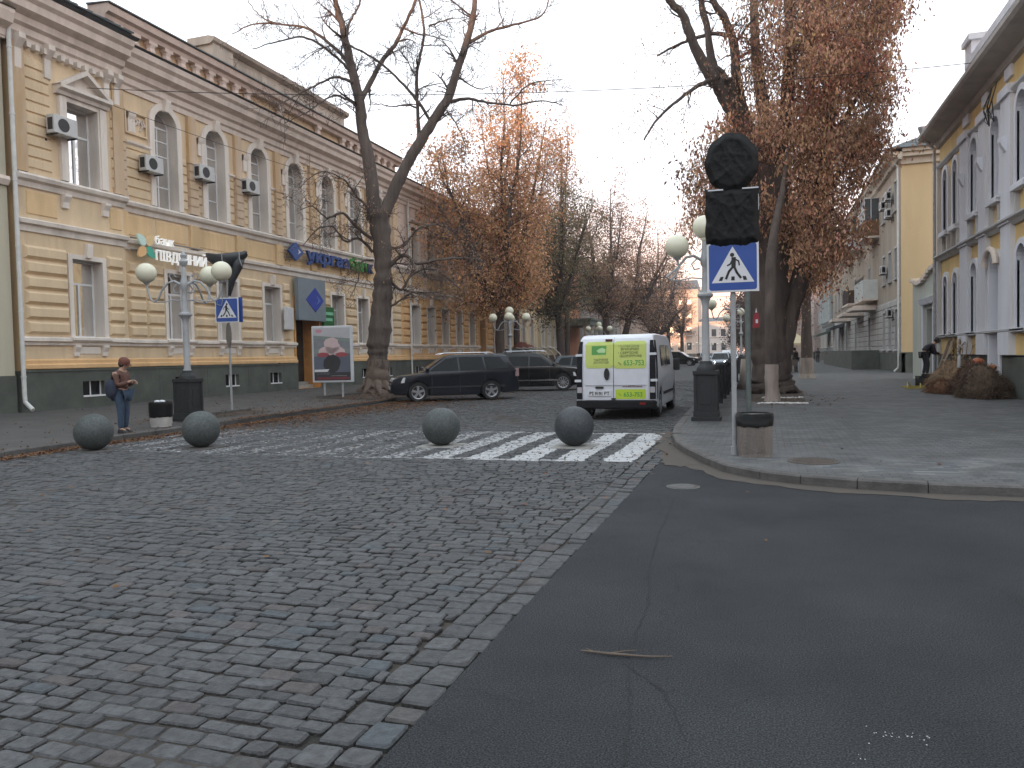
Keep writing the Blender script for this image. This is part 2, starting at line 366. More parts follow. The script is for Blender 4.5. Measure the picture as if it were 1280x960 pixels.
for x0, w_ in ((RX1-.175, .083), (RX1-.35, .083)):      # two edging rows laid lengthwise
    y = .4
    while y < 46:
        l = rnd.uniform(.075, .125); stone_block(x0+.09+rnd.uniform(-.012,.012)-0.0, y+l, w_, l-.007, y < 16); y += 2*l+.003
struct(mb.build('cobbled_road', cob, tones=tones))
# far part of the carriageway: same setts as a relief in the material
fm = bpy.data.materials.new('far_setts'); fm.use_nodes = True; t = fm.node_tree; b = t.nodes['Principled BSDF']; b.inputs['Roughness'].default_value = .9
tcd = t.nodes.new('ShaderNodeTexCoord'); br = t.nodes.new('ShaderNodeTexBrick'); t.links.new(tcd.outputs['Object'], br.inputs['Vector'])
br.inputs['Scale'].default_value = 1; br.inputs['Brick Width'].default_value = .24; br.inputs['Row Height'].default_value = .16; br.inputs['Mortar Size'].default_value = .012
br.inputs['Color1'].default_value = (.042,.042,.045,1); br.inputs['Color2'].default_value = (.078,.078,.081,1); br.inputs['Mortar'].default_value = (.03,.027,.024,1)
t.links.new(br.outputs['Color'], b.inputs['Base Color']); bp = t.nodes.new('ShaderNodeBump'); bp.inputs['Strength'].default_value = .6; bp.inputs['Distance'].default_value = .02; bp.invert = True
t.links.new(br.outputs['Fac'], bp.inputs['Height']); t.links.new(bp.outputs[0], b.inputs['Normal'])
mb = MB(); mb.quad((-14.6,46,-.004),(-1.8,46,-.004),(-1.8,420,-.004),(-14.6,420,-.004)); struct(mb.build('cobbled_road_far', fm))
mb = MB(); mb.quad((-15.2,-30,-.035),(-13.2,-30,-.035),(-13.2,9,-.035),(-15.2,9,-.035))
# asphalt fillets on both sides of the setts
mb.quad((RX1-.01,13.0,-.01),(-1.30,13.0,-.01),(-1.7,46,-.01),(RX1-.01,46,-.01)); struct(mb.build('gutter_strip', sand))
# ---- worn zebra stripes: paint on the tops of the setts themselves
t = cob.node_tree; b = t.nodes['Principled BSDF']; src = b.inputs['Base Color'].links[0].from_socket
tcd = t.nodes.new('ShaderNodeTexCoord'); sp_ = t.nodes.new('ShaderNodeSeparateXYZ'); t.links.new(tcd.outputs['Object'], sp_.inputs[0])
def M_(op, a, b_=None, clamp=False):
    n = t.nodes.new('ShaderNodeMath'); n.operation = op; n.use_clamp = clamp
    for i_, v in enumerate((a, b_)):
        if v is None: continue
        if isinstance(v, (int, float)): n.inputs[i_].default_value = v
        else: t.links.new(v, n.inputs[i_])
    return n.outputs[0]
wob = t.nodes.new('ShaderNodeTexNoise'); wob.inputs['Scale'].default_value = 5; t.links.new(tcd.outputs['Object'], wob.inputs['Vector'])
wv = M_('MULTIPLY', M_('SUBTRACT', wob.outputs['Fac'], .5), .16)
X_ = M_('ADD', sp_.outputs['X'], wv); Y_ = M_('ADD', sp_.outputs['Y'], wv)
ph_ = M_('MODULO', M_('SUBTRACT', -1.86, X_), .745); in_x = M_('MULTIPLY', M_('LESS_THAN', ph_, .44), M_('GREATER_THAN', ph_, 0))
in_x = M_('MULTIPLY', in_x, M_('GREATER_THAN', X_, -12.9))
in_y = M_('MULTIPLY', M_('GREATER_THAN', Y_, 11.25), M_('LESS_THAN', Y_, 15.5)); zeb = M_('MULTIPLY', in_x, in_y)
line1 = M_('MULTIPLY', M_('MULTIPLY', M_('GREATER_THAN', Y_, 11.22), M_('LESS_THAN', Y_, 11.40)), M_('MULTIPLY', M_('LESS_THAN', X_, -2.9), M_('GREATER_THAN', X_, -12.6)))
line2 = M_('MULTIPLY', M_('MULTIPLY', M_('GREATER_THAN', Y_, 15.3), M_('LESS_THAN', Y_, 15.45)), M_('MULTIPLY', M_('LESS_THAN', X_, -1.9), M_('GREATER_THAN', X_, -12.6)))
line = M_('MULTIPLY', M_('ADD', line1, line2, True), .62)
wear = t.nodes.new('ShaderNodeMapRange'); wear.inputs['From Min'].default_value = -6.5; wear.inputs['From Max'].default_value = -2.2; wear.inputs['To Min'].default_value = .405; wear.inputs['To Max'].default_value = .74; t.links.new(sp_.outputs['X'], wear.inputs['Value'])
n1 = t.nodes.new('ShaderNodeTexNoise'); n1.inputs['Scale'].default_value = 11; n1.inputs['Detail'].default_value = 6; n1.inputs['Roughness'].default_value = .6; t.links.new(tcd.outputs['Object'], n1.inputs['Vector'])
n2_ = t.nodes.new('ShaderNodeTexNoise'); n2_.inputs['Scale'].default_value = .55; n2_.inputs['Detail'].default_value = 2; t.links.new(tcd.outputs['Object'], n2_.inputs['Vector'])
thr = M_('ADD', wear.outputs[0], M_('MULTIPLY', M_('SUBTRACT', n2_.outputs['Fac'], .5), .22))
mk = t.nodes.new('ShaderNodeMapRange'); mk.inputs['From Min'].default_value = -.09; mk.inputs['From Max'].default_value = .10; t.links.new(M_('SUBTRACT', thr, n1.outputs['Fac']), mk.inputs['Value'])
gn_ = t.nodes.new('ShaderNodeNewGeometry'); gz_ = t.nodes.new('ShaderNodeSeparateXYZ'); t.links.new(gn_.outputs['True Normal'], gz_.inputs[0]); top_ = M_('GREATER_THAN', gz_.outputs['Z'], .15)
fac = M_('MULTIPLY', M_('MULTIPLY', M_('MAXIMUM', zeb, line), mk.outputs[0]), M_('MULTIPLY', top_, .88))
mxp = t.nodes.new('ShaderNodeMix'); mxp.data_type = 'RGBA'; t.links.new(fac, mxp.inputs['Factor']); t.links.new(src, mxp.inputs['A']); mxp.inputs['B'].default_value = (.50,.50,.51,1); t.links.new(mxp.outputs['Result'], b.inputs['Base Color'])
# ---- right pavement
pm = bpy.data.materials.new('paving_blocks'); pm.use_nodes = True; t = pm.node_tree; b = t.nodes['Principled BSDF']; b.inputs['Roughness'].default_value = .75
tcd = t.nodes.new('ShaderNodeTexCoord'); br = t.nodes.new('ShaderNodeTexBrick'); t.links.new(tcd.outputs['Object'], br.inputs['Vector'])
br.inputs['Scale'].default_value = 1; br.inputs['Brick Width'].default_value = .20; br.inputs['Row Height'].default_value = .10; br.inputs['Mortar Size'].default_value = .007; br.inputs['Bias'].default_value = -.2
br.inputs['Color1'].default_value = (.060,.062,.065,1); br.inputs['Color2'].default_value = (.118,.117,.117,1); br.inputs['Mortar'].default_value = (.028,.027,.025,1)
# lighter and bluish blocks scattered toward the kerb, as laid
br2 = t.nodes.new('ShaderNodeTexBrick'); t.links.new(tcd.outputs['Object'], br2.inputs['Vector']); br2.inputs['Scale'].default_value = 1; br2.inputs['Brick Width'].default_value = .20; br2.inputs['Row Height'].default_value = .10; br2.inputs['Mortar Size'].default_value = .0; br2.inputs['Bias'].default_value = 0
br2.inputs['Color1'].default_value = (.19,.19,.18,1); br2.inputs['Color2'].default_value = (.062,.07,.085,1)
sxy = t.nodes.new('ShaderNodeSeparateXYZ'); t.links.new(tcd.outputs['Object'], sxy.inputs[0])
edge = t.nodes.new('ShaderNodeMapRange'); edge.inputs['From Min'].default_value = 12.8; edge.inputs['From Max'].default_value = 10.8; t.links.new(sxy.outputs['Y'], edge.inputs['Value'])
nn = t.nodes.new('ShaderNodeTexNoise'); nn.inputs['Scale'].default_value = 1.1; nn.inputs['Detail'].default_value = 3; t.links.new(tcd.outputs['Object'], nn.inputs['Vector'])
n2 = t.nodes.new('ShaderNodeMapRange'); n2.inputs['From Min'].default_value = .42; n2.inputs['From Max'].default_value = .58; n2.inputs['To Max'].default_value = .85; t.links.new(nn.outputs['Fac'], n2.inputs['Value'])
ml = t.nodes.new('ShaderNodeMath'); ml.operation = 'MULTIPLY'; t.links.new(edge.outputs[0], ml.inputs[0]); t.links.new(n2.outputs[0], ml.inputs[1])
mxx = t.nodes.new('ShaderNodeMix'); mxx.data_type = 'RGBA'; t.links.new(ml.outputs[0], mxx.inputs['Factor']); t.links.new(br.outputs['Color'], mxx.inputs['A']); t.links.new(br2.outputs['Color'], mxx.inputs['B'])
gn = t.nodes.new('ShaderNodeTexNoise'); gn.inputs['Scale'].default_value = .9; gn.inputs['Detail'].default_value = 9; gn.inputs['Roughness'].default_value = .7; t.links.new(tcd.outputs['Object'], gn.inputs['Vector'])
g2 = t.nodes.new('ShaderNodeMapRange'); g2.inputs['From Min'].default_value = .3; g2.inputs['From Max'].default_value = .7; g2.inputs['To Min'].default_value = .6; g2.inputs['To Max'].default_value = 1.3; t.links.new(gn.outputs['Fac'], g2.inputs['Value'])
vs_ = t.nodes.new('ShaderNodeVectorMath'); vs_.operation = 'SCALE'; t.links.new(mxx.outputs['Result'], vs_.inputs[0]); t.links.new(g2.outputs[0], vs_.inputs['Scale']); t.links.new(vs_.outputs[0], b.inputs['Base Color'])
bp = t.nodes.new('ShaderNodeBump'); bp.inputs['Strength'].default_value = .5; bp.inputs['Distance'].default_value = .008; bp.invert = True; t.links.new(br.outputs['Fac'], bp.inputs['Height']); t.links.new(bp.outputs[0], b.inputs['Normal'])
inner = []
for i, p in enumerate(KERB):
    q = KERB[min(i+1,len(KERB)-1)]; o = KERB[max(i-1,0)]; dx, dy = q[0]-o[0], q[1]-o[1]; L = math.hypot(dx,dy); inner.append((p[0]+dy/L*.16, p[1]-dx/L*.16))
mb = MB(); mb.poly([(x,y,.115) for x, y in inner] + [(6.8,230,.115),(30,230,.115)]); struct(mb.build('pavement_right', pm))
# kerb stones (one after another, small gaps and height differences)
def kerb(path, inner, name, z0, z1, step=1.0, seed=1):
    rnd = random.Random(seed); P = []; Q = []
    for i in range(len(path)-1):
        (x0,y0),(x1,y1) = path[i], path[i+1]; (a0,b0),(a1,b1) = inner[i], inner[i+1]; n = max(1, int(round(math.hypot(x1-x0,y1-y0)/step)))
        for k in range(n): t_ = k/n; P.append((x0+(x1-x0)*t_, y0+(y1-y0)*t_)); Q.append((a0+(a1-a0)*t_, b0+(b1-b0)*t_))
    P.append(path[-1]); Q.append(inner[-1]); mb = MB()
    for i in range(len(P)-1):
        g = .005; a = Vector(P[i]); b_ = Vector(P[i+1]); c = Vector(Q[i+1]); d = Vector(Q[i]); u = (b_-a); L = u.length; u = u/L*g
        h = z1 + rnd.uniform(-.006,.006); n0 = len(mb.v); m_ = a+(d-a)*.14; m2 = b_+(c-b_)*.14
        mb.v += [(a.x+u.x,a.y+u.y,z0),(b_.x-u.x,b_.y-u.y,z0),(b_.x-u.x,b_.y-u.y,h-.02),(a.x+u.x,a.y+u.y,h-.02),(m_.x+u.x,m_.y+u.y,h),(m2.x-u.x,m2.y-u.y,h),(c.x-u.x,c.y-u.y,h),(d.x+u.x,d.y+u.y,h),(c.x-u.x,c.y-u.y,z0),(d.x+u.x,d.y+u.y,z0)]
        for q in ((0,1,2,3),(3,2,5,4),(4,5,6,7),(7,6,8,9),(0,3,4,7,9),(1,8,6,5,2)): mb.f.append(tuple(n0+i_ for i_ in q))
    return struct(mb.build(name, stone))
kerb(KERB, inner, 'kerb_right', -.05, .12)
LK = [(-12.95,-20),(-12.95,10.2),(-13.05,13),(-13.15,15),(-13.2,17),(-13.6,26.8),(-13.85,40),(-14.0,70),(-14.0,230)]
LI = [(x-.16,y) for x, y in LK]; kerb(LK, LI, 'kerb_left', -.05, .115, seed=4)
lp = mat('old_left_pavement', (.075, .071, .069), .9, .18, 1.5, bump=.4, bscale=50, grime=.5)
mb = MB()
for (x0,y0),(x1,y1) in zip(LI, LI[1:]):
    n = max(1,int((y1-y0)/6))
    for k in range(n):
        a, b2 = k/n, (k+1)/n; mb.quad((x0+(x1-x0)*a,y0+(y1-y0)*a,.108),(x0+(x1-x0)*b2,y0+(y1-y0)*b2,.108),(-21.2,y0+(y1-y0)*b2,.30),(-21.2,y0+(y1-y0)*a,.30))
struct(mb.build('pavement_left', lp))
def zl(x): return .108+(.30-.108)*(-13.1-x)/8.1
# planted strip with bare soil along the left kerb
soil = mat('trampled_soil', (.055,.042,.033), .95, .4, 5, bump=.8, bscale=40)
mb = MB(); rnd = random.Random(3)
for (ya, yb) in ((15.9,19.6),(25.6,34.5),(44,50),(57,64),(75,82)):
    pts = []; n = 14
    for k in range(n+1): y_ = ya+(yb-ya)*k/n; pts.append((-14.0+rnd.uniform(-.08,.08), y_))
    for k in range(n,-1,-1): y_ = ya+(yb-ya)*k/n; pts.append((-16.1+rnd.uniform(-.1,.1)+(.9 if yb < 20 else 0), y_))
    mb.poly([(x,y,zl(x)+.006) for x, y in pts])
struct(mb.build('soil_bed', soil))
mb = MB()
for (xa,xb,ya,yb) in ((-14.9,-14.75,15.9,19.6),(-16.3,-16.15,25.6,34.5)): mb.box(xa,xb,ya,yb,.1,zl(xa)+.07)
struct(mb.build('bed_edging', stone))
# leaf litter: countless fallen leaves
def leaves_on(name, spots, zf, m, seed, label):
    rnd = random.Random(seed); mb = MB(); tn = []
    for (cx,cy,sx_,sy_,n,shape) in spots:
        for _ in range(n):
            if shape == 'g': x, y = rnd.gauss(cx,sx_), rnd.gauss(cy,sy_)
            else: x, y = rnd.uniform(cx-sx_,cx+sx_), rnd.uniform(cy-sy_,cy+sy_)
            z = zf(x,y); s_ = rnd.uniform(.018,.045); a = rnd.uniform(0,6.28); up = rnd.uniform(.004,.03); c, s = math.cos(a)*s_, math.sin(a)*s_
            mb.quad((x-c,y-s,z+.006),(x+s*.6,y-c*.6,z+up),(x+c,y+s,z+.008),(x-s*.6,y+c*.6,z+up*.6)); k = rnd.uniform(.5,1.5); tn.append((k,k*rnd.uniform(.8,1.1),k*rnd.uniform(.6,1),1))
    return stuff(mb.build(name, m, tones=tn), label, 'leaf litter')
leafdry = mat('fallen_leaf', (.15,.075,.04), .9, .3, 3, attr=True)
def zleft(x, y): return zl(x)+.006 if x < -13.2 else (.125 if x < -13.0 and y < 25 else .012)
leaves_on('leaf_litter', [(-12.75,14.5,.28,5,2300,'u'),(-12.95,22,.40,5.2,2600,'u'),(-12.4,24,.9,5,2600,'g'),(-13.3,30,.5,5,1500,'g'),(-14.9,17.7,.4,1.8,600,'g'),(-15.0,30,.9,4,2600,'g'),(-18,30,2.5,12,1600,'g'),(-11.5,30,1.6,9,900,'g'),(-12.6,11.5,.3,2,500,'u'),(-12.0,22,.8,3.5,2600,'g'),(-12.3,17,.6,2.2,900,'g'),(-10.5,26,1.4,4,900,'g')], zleft, leafdry, 5, 'brown fallen leaves gathered along the left kerb and tree bed')
leaves_on('leaf_litter_right', [(-1.6,16,.15,3,160,'g'),(.5,25,.9,2,500,'g'),(-1.7,30,.12,8,200,'u'),(-5,9,3.2,4,110,'g'),(2,13,3,3,26,'g')], lambda x,y: (.12 if (x>-1.4 and y>9.9 and y > 9.6) else .014), leafdry, 6, 'scattered dry leaves round the right tree and kerb')
# ================================================================== BUILDINGS
class Fac:
    """a facade: s runs along it, z up, d outward"""
    def __init__(s, O, sd, n): s.O = Vector(O); s.sd = Vector(sd); s.n = Vector(n)
    def p(s, a, z, d): v = s.O+s.sd*a+s.n*d; return (v.x, v.y, v.z+z)
    def box(s, mb, a0, a1, z0, z1, d0, d1):
        P = [s.p(a,z,d) for z in (z0,z1) for a,d in ((a0,d0),(a1,d0),(a1,d1),(a0,d1))]; n = len(mb.v); mb.v += P
        for q in ((0,3,2,1),(4,5,6,7),(0,1,5,4),(1,2,6,5),(2,3,7,6),(3,0,4,7)): mb.f.append(tuple(n+i for i in q))
    def rust(s, mb, a0, a1, z0, z1, d, bv, base=0.0):
        if a1-a0 < 2.4*bv: return
        P = [s.p(a,z,base) for a,z in ((a0,z0),(a1,z0),(a1,z1),(a0,z1))] + [s.p(a,z,d) for a,z in ((a0+bv,z0+bv),(a1-bv,z0+bv),(a1-bv,z1-bv),(a0+bv,z1-bv))]
        n = len(mb.v); mb.v += P
        for q in ((0,1,5,4),(1,2,6,5),(2,3,7,6),(3,0,4,7),(4,5,6,7)): mb.f.append(tuple(n+i for i in q))
    def prof(s, mb, a0, a1, pr):     # closed profile of (d,z) swept along the wall
        n = len(mb.v); k = len(pr)
        mb.v += [s.p(a0,z,d) for d,z in pr] + [s.p(a1,z,d) for d,z in pr]
        mb.f.append(tuple(range(n,n+k))); mb.f.append(tuple(range(n+2*k-1,n+k-1,-1)))
        for i in range(k): j = (i+1)%k; mb.f.append((n+i,n+j,n+k+j,n+k+i))
    def wall(s, mb, a0, a1, z0, z1, ops):
        ops = [o for o in ops if o[0] < a1 and o[1] > a0 and o[2] < z1 and o[3] > z0]
        A = sorted({a0,a1}|{min(max(v,a0),a1) for o in ops for v in o[:2]}); Z = sorted({z0,z1}|{min(max(v,z0),z1) for o in ops for v in o[2:4]})
        for i in range(len(A)-1):
            run = None
            for j in range(len(Z)-1):
                am, zm = (A[i]+A[i+1])/2, (Z[j]+Z[j+1])/2; hole = any(o[0]<am<o[1] and o[2]<zm<o[3] for o in ops)
                if not hole:
                    if run is None: run = Z[j]
                    end = Z[j+1]
                if (hole or j == len(Z)-2) and run is not None:
                    mb.quad(s.p(A[i],run,0),s.p(A[i+1],run,0),s.p(A[i+1],end,0),s.p(A[i],end,0)); run = None
        for o in ops:
            if len(o) > 4 and o[4]:
                r = (o[1]-o[0])/2; c = (o[0]+o[1])/2; zc = o[3]-r; N = 8
                for sgn in (-1,1):
                    pts = [(c+sgn*r, o[3])]+[(c+sgn*r*math.cos(math.pi/2*k/N), zc+r*math.sin(math.pi/2*k/N)) for k in range(N+1)]
                    mb.poly([s.p(a,z,0) for a,z in pts])
    def outline(s, o, g=0.0):
        a0,a1,z0,z1 = o[:4]; a0 -= g; a1 += g
        if len(o) > 4 and o[4]:
            r = (a1-a0)/2; c = (a0+a1)/2; zc = o[3]-(o[1]-o[0])/2; N = 12
            return [(a0,z0)]+[(c-r*math.cos(math.pi*k/N), zc+r*math.sin(math.pi*k/N)) for k in range(N+1)]+[(a1,z0)]
        return [(a0,z0),(a0,z1+g),(a1,z1+g),(a1,z0)]
    def reveal(s, mb, o, dep):
        P = s.outline(o)
        for (a,z),(b,y) in zip(P, P[1:]+P[:1]): mb.quad(s.p(a,z,0),s.p(b,y,0),s.p(b,y,-dep),s.p(a,z,-dep))
    def archi(s, mb, o, g, d):       # moulded band round an opening
        I = s.outline(o); Oo = s.outline(o, g)
        for i in range(len(I)-1):
            a,b = I[i],I[i+1]; c,e_ = Oo[i+1],Oo[i]
            mb.quad(s.p(*a,d),s.p(*b,d),s.p(*c,d),s.p(*e_,d)); mb.quad(s.p(*e_,d),s.p(*c,d),s.p(*c,0),s.p(*e_,0)); mb.quad(s.p(*a,d),s.p(*b,d),s.p(*b,0),s.p(*a,0))
FR = random.Random(77)
def window(F, par, o, dep=.3, mull='T', fm_=None, surround=None, sm=None, curt=.7, glass=None, trans=.3, cm_=None, name='window'):
    a0,a1,z0,z1 = o[:4]; w = .06; mb = MB(); d = -dep; arch = len(o) > 4 and o[4]; zt = z1-((a1-a0)/2 if arch else 0)
    F.box(mb,a0,a0+w,z0,zt,d-.06,d); F.box(mb,a1-w,a1,z0,zt,d-.06,d); F.box(mb,a0+w,a1-w,z0,z0+w,d-.06,d)
    if arch:
        P = F.outline(o); c = (a0+a1)/2; r = (a1-a0)/2; Q = [(c+(a-c)*(r-w)/r, zt+(z-zt)*(r-w)/r) for a,z in P[1:-1]]
        for i in range(len(Q)-1):
            A,B = P[i+1],P[i+2]; mb.quad(F.p(*A,d),F.p(*B,d),F.p(*Q[i+1],d),F.p(*Q[i],d)); mb.quad(F.p(*Q[i],d),F.p(*Q[i+1],d),F.p(*Q[i+1],d-.06),F.p(*Q[i],d-.06))
        F.box(mb,a0+w,a1-w,zt-.04,zt+.03,d-.055,d-.003)
    else: F.box(mb,a0+w,a1-w,z1-w,z1,d-.06,d)
    cx = (a0+a1)/2; zm = z0+(zt-z0)*(1-trans)
    if 'T' in mull: F.box(mb,a0+w,a1-w,zm-.035,zm+.035,d-.055,d-.002); F.box(mb,cx-.04,cx+.04,z0+w,zm-.035,d-.05,d-.001)
    if 'G' in mull:
        F.box(mb,cx-.03,cx+.03,z0+w,zt-.04,d-.05,d-.001)
        for k in (.28,.66,.84): zz = z0+(zt-z0)*k; F.box(mb,a0+w,a1-w,zz-.025,zz+.025,d-.055,d-.004)
    if 'X' in mull: F.box(mb,cx-.03,cx+.03,z0+w,zt-w,d-.05,d-.001); F.box(mb,a0+w,a1-w,(z0+zt)/2-.03,(z0+zt)/2+.03,d-.055,d-.004)
    win = mb.build(name, fm_ or framem, par)
    pb = MB(); pb.poly([F.p(a,z,d-.035) for a,z in F.outline(o)]); pb.build('pane', glass or glassm, win)
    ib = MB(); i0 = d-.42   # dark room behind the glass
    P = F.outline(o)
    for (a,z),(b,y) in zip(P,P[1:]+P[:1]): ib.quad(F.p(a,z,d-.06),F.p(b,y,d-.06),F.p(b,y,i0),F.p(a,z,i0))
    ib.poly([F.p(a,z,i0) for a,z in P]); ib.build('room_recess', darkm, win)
    if curt and FR.random() < curt:
        for side in (0,1):
            cw = (a1-a0)*FR.uniform(.2,.52); x0 = a0+.02 if side == 0 else a1-cw-.02; n = 14; zb = z0+.02; ztt = (zt if not arch else zt-.05)
            cb = MB()
            for k in range(n):
                u, v = x0+cw*k/n, x0+cw*(k+1)/n; du, dv = .025*math.sin(k*2.1), .025*math.sin((k+1)*2.1)
                cb.quad(F.p(u,zb,d-.16+du),F.p(v,zb,d-.16+dv),F.p(v,ztt,d-.16+dv),F.p(u,ztt,d-.16+du))
            cb.build('curtain', cm_ or curtm, win)
    if surround:
        sb = MB(); F.reveal(sb, o, dep); surround(sb, o); sb.build('surround', sm or trimm, win)
    return win
def downpipe(F, par, a, z0, z1, m=zinc, d=.12, r=.06, top=None, kick=.25):
    mb = MB(); pts = [F.p(a,z0+.06,d+kick),F.p(a,z0+.28,d+.02),F.p(a,z0+.5,d),F.p(a,z1-.9,d)]
    if top: pts += [F.p(a,z1-.75,d), F.p(a,z1-.25,d+top), F.p(a,z1,d+top)]
    else: pts.append(F.p(a,z1,d))
    mb.tube(pts, r, 10)
    z = z0+1
    while z < z1-1: mb.tube([F.p(a,z,d),F.p(a,z+.05,d)], r+.014, 10); z += 1.9
    if top: mb.tube([F.p(a,z1-.12,d+top),F.p(a,z1+.1,d+top),F.p(a,z1+.16,d+top)],[.07,.14,.15],10)
    return mb.build('downpipe', m, par, smooth=True)
# ------------------------------------------------------------ the yellow bank building on the left
LX = -21.0
F0 = Fac((LX,0,0),(0,1,0),(1,0,0)); FA = Fac((LX+.38,0,0),(0,1,0),(1,0,0))
bank = tag(empty('bank_building'), 'long two-storey yellow stucco building with arched upper windows and bank signs along the left pavement', 'building')
A0_,A1_,B1_,C1_ = 16.95, 20.9, 42.5, 59.2
gw_c = [19.32, 23.78, 26.6, 29.6, 35.2, 37.85, 40.6, 44.6, 47.0, 49.35, 51.9, 54.5]
def gop(c, w=.58): return (c-w, c+w, 2.52, 4.98)
uwA = (18.75,19.92,7.36,9.85); arches = [23.35, 26.05, 28.87, 31.6, 34.45, 37.2, 39.95]
def aop(c): return (c-.56,c+.56,7.36,10.95,True)
uC = [44.7,47.1,49.5,51.9,54.4,57.0]
def cop(c): return (c-.5,c+.5,7.36,9.9)
door1 = (31.35,33.35,.3,4.6); door2 = (56.1,57.5,.3,4.5); bw = lambda c: (c-.42,c+.42,.62,1.12)
ops = [gop(c) for c in gw_c]+[aop(c) for c in arches]+[cop(c) for c in uC]+[door1,door2]+[bw(c) for c in gw_c[1:]]
opsA = [gop(19.32),uwA,bw(19.32)]
# plain wall sheets, split by finish
w = MB(); FA.wall(w,A0_,A1_,1.55,12.5,opsA); F0.wall(w,A1_,B1_,1.55,12.5,ops)
# rusticated courses
def segs(a0,a1,z0,z1,oplist,g=.16):
    cuts = sorted([(o[0]-g,o[1]+g) for o in oplist if o[2]-.02 < z1 and o[3]+(g if not(len(o)>4 and o[4]) else g) > z0]); out = []; x = a0
    for c in cuts:
        if c[1] <= a0 or c[0] >= a1: continue
        if c[0] > x: out.append((x,c[0]))
        x = max(x,c[1])
    if x < a1: out.append((x,a1))
    return out
def courses(mb,F,a0,a1,zs,oplist,d,bv,maxw=3.0,gap=.02):
    for z0,z1 in zip(zs,zs[1:]):
        for s0,s1 in segs(a0,a1,z0+gap,z1-gap,oplist):
            n = max(1,int(math.ceil((s1-s0)/maxw))); L = (s1-s0)/n
            for k in range(n): F.rust(mb,s0+L*k+gap/2,s0+L*(k+1)-gap/2,z0+gap,z1-gap,d,bv)
gz = [2.56+.447*k for k in range(7)]
gops = [gop(c) for c in gw_c]
courses(w,FA,A0_+.12,A1_-.12,gz,[gop(19.32)],.11,.085,2.2); courses(w,F0,A1_+.4,B1_,gz,gops+[(31.1,33.6,.3,5.2)],.11,.085,1.7)
uz = [7.5+.33*k for k in range(8)]
courses(w,FA,A0_+.1,18.2,[7.5+.33*k for k in range(11)],[],.05,.03,5); courses(w,FA,20.45,A1_-.05,[7.5+.33*k for k in range(11)],[],.05,.03,5)
pil = [21.15,24.7,27.45,30.22,33.02,35.82,38.6,41.4]
for a,b in [(21.4,24.45),(24.95,27.2)]+[(p+.22,q-.22) for p,q in zip(pil[2:],pil[3:])]:
    for k in range(6):
        for s0,s1 in segs(a,b,7.5+.33*k,7.8+.33*k,[aop(c) for c in arches],.22): F0.rust(w,s0,s1,7.5+.33*k,7.8+.33*k,.05,.03)
w.build('wall', cream, bank)
# section C (further along) and its finish
w = MB(); F0.wall(w,B1_,C1_,1.55,5.55,ops); courses(w,F0,B1_+.2,C1_,gz,gops+[(55.9,57.7,.3,5.0)],.11,.085,1.7); w.build('lower_wall', orangey, bank)
w = MB(); F0.wall(w,B1_,C1_,5.55,12.5,ops); 
for c0,c1 in zip([42.8]+[c+.68 for c in uC],[c-.68 for c in uC]+[59.1]): F0.rust(w,c0,c1,7.5,9.9,.03,.03)
w.build('upper_wall', pinky, bank)
w = MB(); FA.wall(w,A0_-.02,A1_+.02,.1,1.55,opsA); 
w.quad(FA.p(A0_,.1,0),FA.p(A0_,12.5,0),FA.p(A0_,12.5,-14),FA.p(A0_,.1,-14)); w.quad(FA.p(A1_,.1,0),FA.p(A1_,12.5,0),FA.p(A1_,12.5,-.4),FA.p(A1_,.1,-.4)); w.quad(F0.p(C1_,.1,0),F0.p(C1_,12.5,0),F0.p(C1_,12.5,-14),F0.p(C1_,.1,-14)); w.quad(F0.p(A0_,.1,-14),F0.p(C1_,.1,-14),F0.p(C1_,12.5,-14),F0.p(A0_,12.5,-14)); w.quad(F0.p(A0_,12.49,0),F0.p(C1_,12.49,0),F0.p(C1_,12.49,-14),F0.p(A0_,12.49,-14))
w.build('side_wall', yellow, bank)
# plinth
w = MB(); pops = [bw(c) for c in gw_c]+[door1,door2]
FP = Fac((LX+.1,0,0),(0,1,0),(1,0,0)); FPA = Fac((LX+.48,0,0),(0,1,0),(1,0,0))
FPA.wall(w,A0_-.1,A1_+.1,.1,1.5,pops); FP.wall(w,A1_+.1,C1_,.1,1.5,pops)
FPA.box(w,A0_-.1,A1_+.1,1.46,1.52,-.1,.03)
for s0,s1 in segs(A1_+.1,C1_,1.4,1.5,[door1,door2],0): FP.box(w,s0,s1,1.46,1.52,-.1,.03)
for c in gw_c: (FPA if c < 20 else FP).reveal(w,bw(c),.5)
w.quad(FPA.p(A0_-.1,.1,0),FPA.p(A0_-.1,1.5,0),FPA.p(A0_-.1,1.5,-14),FPA.p(A0_-.1,.1,-14)); w.quad(FPA.p(A1_+.1,.1,0),FPA.p(A1_+.1,1.5,0),FPA.p(A1_+.1,1.5,-.4),FPA.p(A1_+.1,.1,-.4))
for k in range(30):
    s_ = 21.3+k*1.27
    if s_ < C1_ and not any(o[0]-.1 < s_ < o[1]+.1 for o in pops): FP.box(w,s_,s_+.015,.2,1.45,-.01,.008)
w.build('plinth', plinth, bank)
